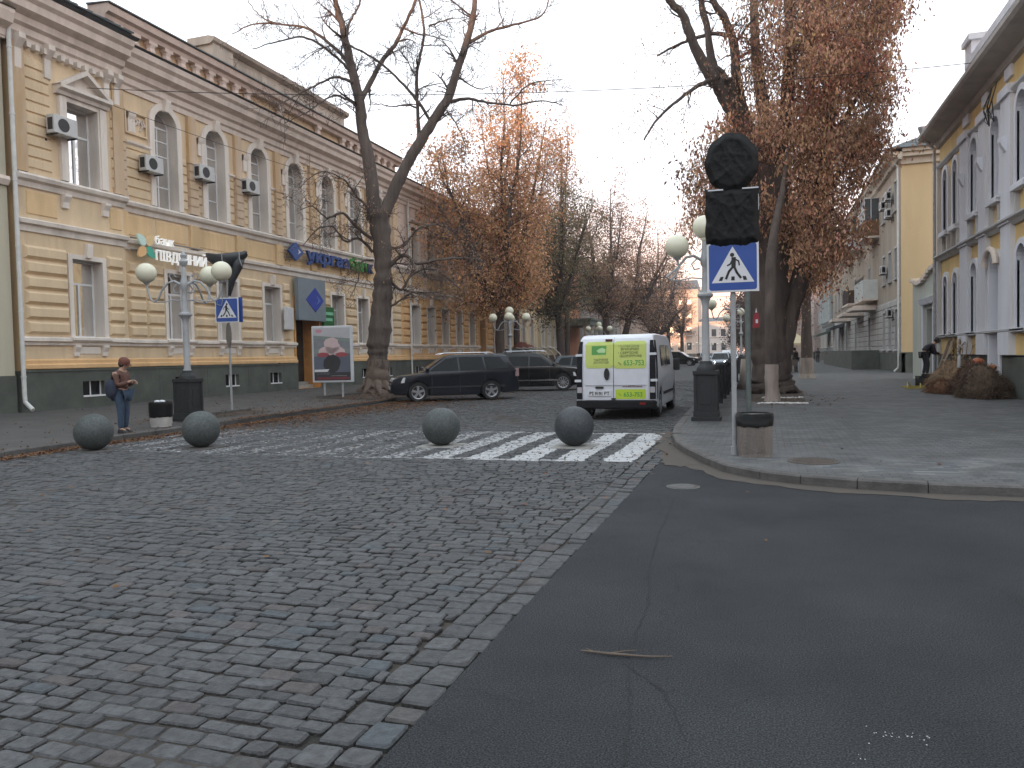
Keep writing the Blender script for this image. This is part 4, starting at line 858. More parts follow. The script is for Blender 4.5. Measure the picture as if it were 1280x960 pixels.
# further right-hand houses
r3 = plain_house('ornate_house','grey-green ornate house with domed corner and shop fronts farther down the right side',Fac((8.4,0,0),(0,1,0),(-1,0,0)),101,128,12.2,(2.0,6.2,9.6),(103,105.6,108.2,111,114,117,120,123,126),mat('sea_grey_plaster',(.30,.33,.32),.9,.2,1.2,grime=.6),wsize=(.55,1.9))
for k,(y_,h) in enumerate(((104,2.6),(110.5,3.4),(117,2.6))):
    mb = MB(); mb.lathe([(1.3,0),(1.3,1.0),(1.45,1.05),(1.45,1.2),(1.1,1.3),(1.0,1.3+h*.3),(.7,1.3+h*.6),(.25,1.3+h*.8),(.08,1.3+h),(.02,1.7+h)],(8.6,y_,12.0),16); mb.build('dome', mat('grey_dome',(.16,.18,.19),.6,.2,3), r3, smooth=True)
mb = MB()
for k in range(6):
    a = 103+3.4*k; mb.lathe([(.45,0),(.38,.4),(.32,6),(.45,6.3),(.5,6.5)],(8.0,a,5.2),10)
build_each(mb,'engaged_column', mat('sea_grey_trim',(.36,.38,.37),.9,.1), r3, lambda c: round(c[1],1), smooth=True)
r4 = plain_house('shop_row_house','pale pink three-storey house at the far right end of the street',Fac((7.6,0,0),(0,1,0),(-1,0,0)),130,175,13,(2.2,6,9.6),tuple(132+3.2*k for k in range(13)),mat('pale_pink_plaster',(.52,.42,.38),.9,.1,1.2,grime=.4),far=True)
r5 = plain_house('far_corner_house','distant light house beyond the shops on the right',Fac((6.5,0,0),(0,1,0),(-1,0,0)),178,215,12,(2.2,6,9.2),tuple(180+3.4*k for k in range(10)),mat('far_cream_plaster',(.56,.45,.38),.9,.1,1.2,grime=.4),far=True)
# shop awnings and boards
for y_,z_,c_,n_,lab in ((97.5,4.4,(.30,.29,.28),'canopy','pale grey shop canopy over the pavement farther down on the right'),(108,3.6,(.10,.13,.11),'awning','dark green shop awning under the domed house'),(86,3.9,(.055,.06,.065),'canopy','dark canopy board over a basement shop on the right')):
    w = MB(); w.prism([(8.3,y_,z_+.6),(6.6,y_,z_),(6.6,y_,z_-.3),(8.3,y_,z_+.2)],(0,6,0)); tag(w.build(n_, mat(n_+str(y_),c_,.8,.15,2)), lab, 'awning')
# buildings round the square at the end of the street (they catch the low sun)
FE = Fac((0,230,0),(1,0,0),(0,-1,0)); warm = mat('pale_peach_plaster',(.66,.52,.42),.9,.07,.6)
eh = [('corner_palace','tall peach house with balconies closing the street, brightly lit by the low sun',-30,-18,20,(2.5,7,11,15),warm,3.4),('square_house','wide pale pink house left of the sunlit one at the street end',-52,-30.3,15.5,(2.5,7,11),mat('pale_rose_plaster',(.62,.48,.43),.9,.07,.6),2.0),('white_square_house','low white house at the street end with columns',-17.8,-8,10.5,(2.2,6.2),mat('far_white_plaster',(.66,.60,.56),.9,.05,.6),1.5),('far_left_block','pale block seen over the trees at the street end',-80,-52.4,17,(2.5,7,11,),warm,2.5),('far_right_block','pale block behind the far trees right of the street end',2,40,14,(2.5,7,10.5),warm,2.2)]
for n_,lab,x0,x1,H,st,m_,rh in eh:
    hb = plain_house(n_,lab,FE,x0,x1,H,st,[x0+1.6+2.6*k for k in range(int((x1-x0-1.6)/2.6))],m_,wsize=(.65,2.1),far=True,roofh=rh,dep=14,trim=False)
    if n_ == 'corner_palace':
        for z in (6.6,10.6,14.6):
            for xx in (-27,-21.5): balcony(hb,FE,xx-1.6,xx+1.6,z,z+1.1,0,1.2,mat('shadowed_balcony',(.30,.2,.16),.8,.1),glaz=False)
# unseen block added behind the viewer to keep the low sun off the street
FB = Fac((0,-52,0),(1,0,0),(0,1,0)); plain_house('unseen_shade_block','long brick-coloured block added out of view behind the viewer to shade the street',FB,-75,70,19.0,(2.5,7,11,15),[-72+5*k for k in range(28)],mat('dull_brick_plaster',(.30,.22,.18),.9,.1,.5),far=True,roofh=1.6,dep=14,wsize=(.8,2.1))
# ------------------------------------------------------------ air conditioners
acm = mat('grey_white_enamel',(.50,.50,.49),.5,.1,4); acd = mat('fan_black',(.02,.02,.022),.5,.2)
def ac(F,a,z,lab):
    t = tag(empty('air_conditioner', F.p(a,z,0)), lab, 'air conditioner', 'air conditioners fixed to the facades'); O = Vector(F.p(a,z,0))
    G = Fac(Vector((0,0,0)),F.sd,F.n); mb = MB(); G.box(mb,-.42,.42,0,.56,.14,.46); mb.build('casing', acm, t, bevel=.02)
    mb = MB(); c = Vector(G.p(-.08,.28,.462)); k = 20; P = [c+F.sd*.2*math.cos(2*math.pi*i/k)+Vector((0,0,.2))*math.sin(2*math.pi*i/k) for i in range(k)]; mb.prism(P, F.n*.006); mb.build('fan_grille', acd, t)
    mb = MB(); G.box(mb,.44 if F.sd.y*F.n.x < 0 else -.424,.4205 if False else -.42,.1,.46,.2,.4)
    mb.build('side_vent', acd, t)
    mb = MB(); G.box(mb,-.36,-.32,-.04,0,0,.5); G.box(mb,.32,.36,-.04,0,0,.5); G.box(mb,-.36,-.32,-.3,-.04,0,.04); G.box(mb,.32,.36,-.3,-.04,0,.04); mb.build('bracket', iron, t)
    return t
ac(FA,18.35,8.65,'air conditioner beside the pedimented window on the projecting bay at the far left')
for a,z,l in ((22.35,8.45,'air conditioner left of the first arched window from the left'),(25.1,8.75,'air conditioner left of the second arched window from the left'),(27.95,8.8,'air conditioner left of the third arched window from the left')): ac(F0,a,z,l)
for a,z,l in ((55.0,11.1,'topmost air conditioner near the eaves corner of the tan house'),(57.4,10.9,'second air conditioner from the corner under the eaves of the tan house'),(55.0,10.0,'lower air conditioner beside the corner top window of the tan house'),(57.3,6.6,'air conditioner by the middle-floor windows of the tan house'),(54.9,3.6,'air conditioner between ground-floor windows of the tan house near its drainpipe')): ac(R2,a,z,l)
# ================================================================== TREES
def leaf_mat(name, c):
    m = bpy.data.materials.new(name); m.use_nodes = True; t = m.node_tree; b = t.nodes['Principled BSDF']; b.inputs['Roughness'].default_value = .8; b.inputs['Specular IOR Level'].default_value = .2
    at = t.nodes.new('ShaderNodeAttribute'); at.attribute_name = 'tone'; mm = t.nodes.new('ShaderNodeMix'); mm.data_type = 'RGBA'; mm.blend_type = 'MULTIPLY'; mm.inputs['Factor'].default_value = 1
    mm.inputs['A'].default_value = (*c, 1); t.links.new(at.outputs['Color'], mm.inputs['B']); t.links.new(mm.outputs['Result'], b.inputs['Base Color'])
    tr = t.nodes.new('ShaderNodeBsdfTranslucent'); t.links.new(mm.outputs['Result'], tr.inputs['Color']); mi = t.nodes.new('ShaderNodeMixShader'); mi.inputs[0].default_value = .38
    o = [n for n in t.nodes if n.type == 'OUTPUT_MATERIAL'][0]; t.links.new(b.outputs[0], mi.inputs[1]); t.links.new(tr.outputs[0], mi.inputs[2]); t.links.new(mi.outputs[0], o.inputs['Surface']); return m
lf_brown = leaf_mat('rust_brown_foliage', (.48,.28,.185)); lf_orange = leaf_mat('orange_foliage', (.56,.32,.185)); lf_olive = leaf_mat('olive_brown_foliage', (.22,.185,.12)); lf_pink = leaf_mat('rosy_brown_foliage', (.46,.29,.205)); lf_red = leaf_mat('red_brown_foliage', (.38,.16,.11)); lf_dark = leaf_mat('violet_brown_foliage', (.12,.08,.07))
def smooth_path(P, sub=4, jit=0.0, rnd=random):
    out = []; n = len(P)
    for i in range(n-1):
        p0,p1,p2,p3 = P[max(i-1,0)],P[i],P[i+1],P[min(i+2,n-1)]
        for k in range(sub):
            t = k/sub; q = []
            for a in range(4): q.append(.5*((2*p1[a])+(-p0[a]+p2[a])*t+(2*p0[a]-5*p1[a]+4*p2[a]-p3[a])*t*t+(-p0[a]+3*p1[a]-3*p2[a]+p3[a])*t**3))
            if jit and i+k: 
                for a in range(3): q[a] += rnd.uniform(-jit,jit)
            q[3] = max(q[3],.004)*rnd.uniform(.93,1.07); out.append(q)
    out.append(list(P[-1])); return out
def tubeL(mb, P, seg, rough=0.0):
    n = len(mb.v); mb.tube([p[:3] for p in P], [p[3] for p in P], seg, cap=False)
    if rough:
        R_n = random.Random(len(P)); ph = [R_n.uniform(.8,1.2) for _ in range(seg)]
        for i,p in enumerate(P):
            for k in range(seg):
                ph[k] = ph[k]*.75+.25*(1+R_n.uniform(-2.2,2.2)*rough*2); s = 1+(ph[k]-1)*.8+R_n.uniform(-rough,rough)*.5; v = mb.v[n+i*seg+k]; mb.v[n+i*seg+k] = tuple(p[a]+(v[a]-p[a])*s for a in range(3))
def twigs(mb, path, rnd, dens, length, level, tips, up=.25, start=.15, droop=0.0, rscale=.45, seg=3, minr=.0035):
    pts = [Vector(p[:3]) for p in path]; tot = sum((b-a).length for a,b in zip(pts,pts[1:])); acc = 0
    for i in range(len(pts)-1):
        d = pts[i+1]-pts[i]; L = d.length; 
        if L < 1e-6: continue
        d = d/L; acc += L
        if acc/tot < start: continue
        n = dens*L; n = int(n)+(rnd.random() < n-int(n))
        for _ in range(n):
            p = pts[i]+d*L*rnd.random(); a = Vector((rnd.gauss(0,1),rnd.gauss(0,1),rnd.gauss(0,1))); a = a-d*a.dot(d)
            if a.length < .1: continue
            a.normalize(); dr = (a*rnd.uniform(.6,1.1)+d*rnd.uniform(.2,.9)+Vector((0,0,up*rnd.uniform(0,1.6)-droop))).normalized()
            ln = length*rnd.uniform(.45,1.25)*(1-.45*acc/tot); r = min(path[i][3]*rscale, .045*ln+.004); q = p.copy(); P = [(*q,r)]; k = 5
            for j in range(k):
                dr = (dr+Vector((rnd.gauss(0,.16),rnd.gauss(0,.16),rnd.gauss(0,.16)+up*.12-droop*.25))).normalized(); q = q+dr*ln/k; P.append((*q, max(r*(1-(j+1)/k*.85),minr)))
            tubeL(mb, P, seg)
            if level > 0: twigs(mb, P, rnd, dens*1.9, length*.5, level-1, tips, up, .12, droop, .6, 3, minr)
            else: tips.append((P[-1][:3], dr)); tips.append((P[3][:3], dr))
def scatter_leaves(mb, tn, cx, n, rnd, sp, size, hang=.6, asp=.4, sq=.8, tone=1.0):
    for _ in range(n):
        c = Vector((cx[0]+rnd.gauss(0,sp), cx[1]+rnd.gauss(0,sp), cx[2]+rnd.gauss(0,sp*sq)))
        a = Vector((rnd.gauss(0,1),rnd.gauss(0,1),rnd.gauss(0,1)-hang*2.2)).normalized()*size*rnd.uniform(.6,1.35); b = a.cross(Vector((rnd.gauss(0,1),rnd.gauss(0,1),rnd.gauss(0,1)))).normalized()*a.length*asp
        mb.quad(c, c+a*.5+b*.5, c+a, c+a*.5-b*.5); k = tone*rnd.uniform(.55,1.45); tn.append((k,k*rnd.uniform(.85,1.15),k*rnd.uniform(.8,1.1),1))
# ---- the big bare tree on the left
LT = [[[-15.98,29.77,0.07,0.763],[-15.95,29.79,0.41,0.572],[-15.91,29.83,1.17,0.468],[-15.87,29.87,1.8,0.434],[-15.86,29.89,2.35,0.503],[-15.75,29.96,3.32,0.434],[-15.68,30.03,4.32,0.416],[-15.64,30.07,5.22,0.382],[-15.63,30.11,6.09,0.382],[-15.72,30.12,7.13,0.416],[-15.84,30.11,7.9,0.503]],[[-15.97,30.06,7.76,0.312],[-15.96,30.0,8.42,0.287],[-16.14,29.93,10.33,0.262],[-16.33,29.83,11.67,0.238],[-16.36,29.78,12.66,0.213],[-16.61,29.66,13.99,0.188],[-16.82,29.55,15.09,0.164],[-16.95,29.45,15.95,0.14],[-17.15,29.34,16.93,0.116],[-17.33,29.25,18.25,0.092],[-17.59,29.13,19.74,0.068]],[[-15.78,30.11,7.48,0.295],[-15.38,30.34,8.43,0.275],[-14.85,30.61,9.68,0.255],[-14.15,30.95,10.99,0.235],[-13.57,31.23,11.97,0.214],[-13.03,31.5,12.89,0.194],[-12.66,31.72,14.05,0.174],[-12.29,31.95,15.21,0.153],[-12.02,32.13,16.38,0.133],[-11.9,32.27,17.32,0.112],[-11.77,32.43,18.93,0.091],[-11.57,32.61,20.54,0.071]],[[-16.28,29.72,12.74,0.123],[-15.98,30.11,13.61,0.112],[-15.66,30.52,14.55,0.1],[-15.23,30.96,15.38,0.088],[-14.83,31.39,16.51,0.075],[-14.54,31.79,17.55,0.063],[-14.35,32.17,19.09,0.05]],[[-14.16,30.99,11.18,0.094],[-14.14,30.83,12.26,0.085],[-14.08,30.69,13.78,0.076],[-13.82,30.6,14.71,0.067],[-13.6,30.5,15.63,0.058],[-13.68,30.3,16.77,0.05],[-13.66,30.15,18.02,0.041]],[[-12.24,31.99,15.33,0.076],[-11.54,32.64,15.99,0.064],[-10.54,33.37,16.47,0.051],[-9.41,34.16,17.02,0.039],[-9.16,34.68,18.14,0.026]],[[-12.91,31.57,12.8,0.076],[-12.06,31.53,12.83,0.064],[-11.21,31.48,12.55,0.052],[-10.04,31.54,12.31,0.04],[-8.79,31.64,12.35,0.029],[-7.88,31.61,12.07,0.018]],[[-10.09,31.32,12.3,0.037],[-9.35,31.23,12.89,0.029],[-8.63,31.12,12.98,0.021],[-7.62,31.1,12.89,0.013]],[[-13.67,31.18,11.91,0.075],[-14.13,30.88,12.72,0.069],[-14.7,30.55,13.48,0.062],[-15.32,30.2,14.16,0.055],[-15.82,29.87,14.56,0.049],[-16.37,29.52,14.85,0.042],[-16.92,29.18,15.18,0.036]],[[-16.66,29.54,14.18,0.086],[-17.4,29.76,15.02,0.073],[-18.69,29.79,16.07,0.06],[-20.34,29.69,16.57,0.047],[-21.59,29.71,16.71,0.033],[-22.75,29.74,16.49,0.019]],[[-16.64,29.54,13.9,0.074],[-16.98,29.03,14.37,0.062],[-17.6,28.42,14.89,0.05],[-17.99,27.87,14.95,0.039],[-18.68,27.21,14.59,0.028],[-19.34,26.56,14.18,0.017]],[[-20.28,29.6,16.5,0.038],[-20.93,29.58,16.84,0.03],[-21.48,29.59,17.39,0.022],[-21.8,29.68,17.83,0.014]],[[-16.56,29.55,13.45,0.074],[-16.83,28.94,13.5,0.062],[-17.09,28.32,13.22,0.05],[-17.43,27.66,12.73,0.038],[-17.86,26.97,12.2,0.027],[-18.26,26.29,11.63,0.017]],[[-16.41,29.77,12.39,0.062],[-16.68,29.27,12.66,0.052],[-17.0,28.75,12.7,0.042],[-17.3,28.21,12.3,0.032],[-17.7,27.64,11.75,0.023],[-18.29,27.01,11.22,0.014]],[[-16.81,29.54,15.3,0.062],[-16.82,29.83,16.08,0.056],[-16.62,30.18,16.75,0.049],[-16.58,30.48,17.32,0.043],[-16.64,30.76,18.49,0.037]],[[-16.96,29.61,15.79,0.062],[-16.94,29.29,16.43,0.053],[-16.87,28.97,16.72,0.044],[-16.84,28.68,17.9,0.035]],[[-12.1,32.19,16.64,0.051],[-12.36,31.76,16.84,0.042],[-12.61,31.33,17.04,0.033],[-12.65,30.99,17.57,0.024]],[[-14.54,30.62,15.82,0.05],[-13.86,30.47,15.44,0.037],[-13.09,30.37,15.18,0.025],[-12.23,30.28,14.8,0.013]],[[-15.05,30.86,15.43,0.05],[-14.39,30.54,15.33,0.032],[-13.76,30.21,14.89,0.014]],[[-13.65,31.13,16.0,0.044],[-13.09,31.86,16.49,0.029],[-12.39,32.62,16.8,0.014]],[[-14.17,30.82,12.49,0.044],[-14.53,30.39,12.51,0.036],[-14.93,29.94,12.37,0.028],[-15.32,29.5,12.39,0.021],[-15.59,29.09,12.25,0.013]],[[-12.6,31.71,13.92,0.044],[-12.29,32.16,13.69,0.034],[-11.85,32.64,13.56,0.025],[-11.52,33.12,13.84,0.014]],[[-12.93,31.22,12.29,0.037],[-12.33,30.9,11.51,0.029],[-11.9,30.52,10.7,0.021],[-11.63,30.09,9.91,0.013]],[[-15.47,30.14,5.57,0.1],[-14.66,30.11,6.07,0.083],[-13.97,30.01,5.67,0.066],[-12.9,30.04,5.76,0.05],[-11.48,30.19,5.74,0.033],[-10.83,30.08,5.35,0.017]],[[-15.47,30.13,5.22,0.075],[-15.0,30.47,4.62,0.063],[-14.59,30.84,5.34,0.051],[-13.8,31.32,5.55,0.039],[-13.19,31.71,5.04,0.027],[-12.68,32.07,4.52,0.015]],[[-15.46,30.18,6.43,0.075],[-14.93,30.67,6.56,0.063],[-14.46,31.17,7.31,0.052],[-13.7,31.74,7.55,0.04],[-12.93,32.29,7.06,0.028],[-12.35,32.78,6.46,0.015]],[[-15.48,30.07,3.83,0.05],[-14.9,30.01,4.08,0.041],[-14.21,29.99,4.44,0.031],[-13.16,30.06,4.4,0.022],[-12.22,30.12,4.65,0.013]],[[-16.05,30.0,6.79,0.087],[-16.51,29.44,7.3,0.072],[-16.86,28.93,7.84,0.057],[-17.31,28.35,7.58,0.042],[-17.64,27.84,8.0,0.028],[-17.96,27.3,7.74,0.014]],[[-16.05,29.98,6.27,0.075],[-16.52,29.63,6.83,0.062],[-16.99,29.26,6.71,0.05],[-17.35,28.96,7.29,0.038],[-17.9,28.56,7.17,0.026],[-18.36,28.17,6.46,0.014]],[[-16.01,30.02,7.14,0.075],[-16.02,29.43,8.15,0.062],[-16.09,28.78,8.43,0.049],[-16.28,28.11,9.0,0.037],[-16.88,27.29,9.2,0.025],[-17.31,26.48,8.44,0.013]],[[-16.02,29.97,5.93,0.05],[-16.36,29.51,5.81,0.038],[-16.35,29.13,4.98,0.025],[-16.51,28.7,4.26,0.013]]]
rnd = random.Random(21); lt = tag(empty('bare_tree', (-15.9,29.8,.2)), 'tall bare forked tree with thick lumpy trunk and whitewashed foot beside the dark estate car', 'tree'); lt.location = (0,0,0)
mb = MB(); tr = smooth_path(LT[0], 5, .02, rnd)
for i,p in enumerate(tr): p[3] *= 1+.07*math.sin(i*1.7)
wash = MB(); 
zsplit = 1.45; lo = [p for p in tr if p[2] < zsplit+.15]; hi = [p for p in tr if p[2] >= zsplit-.15]
tubeL(mb, hi, 26, .05); tubeL(wash, [[p[0],p[1],p[2],p[3]*1.012] for p in lo], 26, .05); 
for k in range(7): a = k*.9; wash.tube([(tr[0][0]+.3*math.cos(a),tr[0][1]+.3*math.sin(a),.75),(tr[0][0]+.55*math.cos(a),tr[0][1]+.55*math.sin(a),.35),(tr[0][0]+.95*math.cos(a),tr[0][1]+.95*math.sin(a),.1)],[.2,.16,.05],8)
for L in LT[1:]: tubeL(mb, smooth_path(L,5,.022,rnd), 12 if L[0][3] > .1 else 6, .05)
mb.build('trunk', barkm, lt, smooth='all'); wash.build('trunk_base', mat('grimy_bark_base',(.16,.12,.095),.95,.3,5,bump=1.0,bscale=14), lt, smooth='all')
tw = MB(); tips = []
for i,L in enumerate(LT[1:]):
    P = smooth_path(L,3,.02,rnd); low = L[-1][2] < 9.5
    twigs(tw, P, rnd, 2.1 if not low else 3.2, 2.1 if not low else 1.4, 2, tips, .2, .12 if L[0][3] < .2 else .35, 0.0 if not low else .12, .5, 3, .0065)
tw.build('twigs', mat('dark_twig_bark',(.075,.058,.052),.95,.3), lt)
lv = MB(); tn = []
for p,d in tips:
    if p[2] < 10 and rnd.random() < .22: scatter_leaves(lv,tn,p,rnd.randint(1,3),rnd,.12,.09,.8)
    elif rnd.random() < .03: scatter_leaves(lv,tn,p,2,rnd,.1,.08,.8)
lv.build('crown', lf_brown, lt, tones=tn)
# ---- the big leafy maple on the right, with two slimmer trunks close by
RT = [[[0.33,28.77,0.03,0.938],[0.3,28.78,0.37,0.739],[0.25,28.78,0.86,0.654],[0.23,28.8,1.57,0.625],[0.21,28.83,2.42,0.625],[0.2,28.86,3.56,0.654],[0.18,28.9,4.69,0.682],[0.14,28.93,5.83,0.739],[0.12,28.97,6.97,0.796],[0.05,28.98,7.96,0.796]],[[0.46,28.63,0.72,0.395],[0.58,28.76,1.56,0.375],[0.84,28.94,2.69,0.355],[1.2,29.17,3.96,0.335],[1.59,29.4,5.23,0.315],[1.88,29.6,6.51,0.295],[2.11,29.79,7.94,0.275],[2.27,29.95,9.38,0.255],[2.32,30.08,10.97,0.234],[2.17,30.16,12.72,0.214],[1.98,30.22,14.47,0.194],[1.8,30.27,15.94,0.173]],[[0.12,28.97,6.97,0.341],[-0.24,28.78,8.37,0.311],[-0.58,28.59,9.33,0.282],[-0.97,28.37,10.07,0.253],[-1.35,28.16,10.77,0.224],[-1.66,27.95,11.18,0.195],[-2.17,27.71,12.21,0.166],[-2.54,27.51,13.27,0.138],[-2.97,27.27,13.73,0.11],[-3.31,27.08,14.78,0.082]],[[-0.71,28.58,9.62,0.197],[-1.05,28.69,10.9,0.18],[-1.38,28.79,11.54,0.162],[-1.63,28.89,11.97,0.144],[-1.82,29.05,13.23,0.125],[-2.04,29.2,14.4,0.107],[-2.2,29.38,15.95,0.088]],[[-0.05,29.16,8.15,0.229],[-0.58,28.98,10.14,0.205],[-0.83,28.85,11.2,0.18],[-0.87,28.79,12.42,0.156],[-1.18,28.64,13.38,0.132],[-1.58,28.44,14.01,0.108],[-1.85,28.31,15.1,0.084]],[[0.16,29.44,8.05,0.274],[0.1,29.6,9.96,0.24],[-0.08,29.71,11.73,0.206],[-0.18,29.83,12.88,0.172],[-0.19,29.99,14.44,0.137],[-0.12,30.17,15.95,0.103]],[[0.37,29.27,7.29,0.286],[0.77,29.38,9.54,0.251],[0.89,29.36,10.72,0.216],[0.98,29.34,12.36,0.181],[0.94,29.29,13.95,0.147],[0.95,29.23,15.31,0.112]],[[1.62,29.93,5.58,0.203],[1.77,30.22,8.5,0.178],[1.75,30.46,11.39,0.153],[1.67,30.64,13.58,0.128],[1.63,30.82,15.08,0.103]],[[-0.96,28.45,11.14,0.098],[-1.65,27.8,10.99,0.083],[-2.15,27.2,10.62,0.068],[-2.66,26.59,10.06,0.054],[-3.27,25.94,9.34,0.04],[-3.62,25.37,8.55,0.026]],[[-1.14,28.77,12.84,0.085],[-1.65,29.01,13.07,0.072],[-2.45,29.14,13.01,0.058],[-3.1,29.31,12.88,0.044],[-3.69,29.51,12.74,0.03]],[[2.11,29.67,8.34,0.128],[2.61,29.34,9.32,0.098],[3.15,29.03,10.26,0.068],[3.56,28.67,11.15,0.04]],[[2.04,29.61,7.21,0.099],[2.69,30.38,8.02,0.077],[3.31,31.12,8.56,0.054],[4.08,31.91,8.82,0.03]],[[1.96,29.56,6.64,0.085],[2.39,30.05,6.63,0.067],[2.69,30.48,6.17,0.049],[2.77,30.83,5.34,0.029]],[[0.07,28.95,7.11,0.099],[-0.61,29.11,7.77,0.077],[-1.3,29.23,7.86,0.053],[-1.89,29.38,7.36,0.029]],[[2.29,30.05,11.25,0.114],[3.02,30.68,12.5,0.092],[3.76,31.32,13.5,0.068],[4.23,31.86,14.52,0.044]],[[-0.33,32.05,0.3,0.541],[-0.25,32.12,1.58,0.491],[-0.3,32.15,2.85,0.44],[-0.16,32.27,4.76,0.389],[-0.08,32.36,6.67,0.338],[-0.12,32.42,8.58,0.287]]]
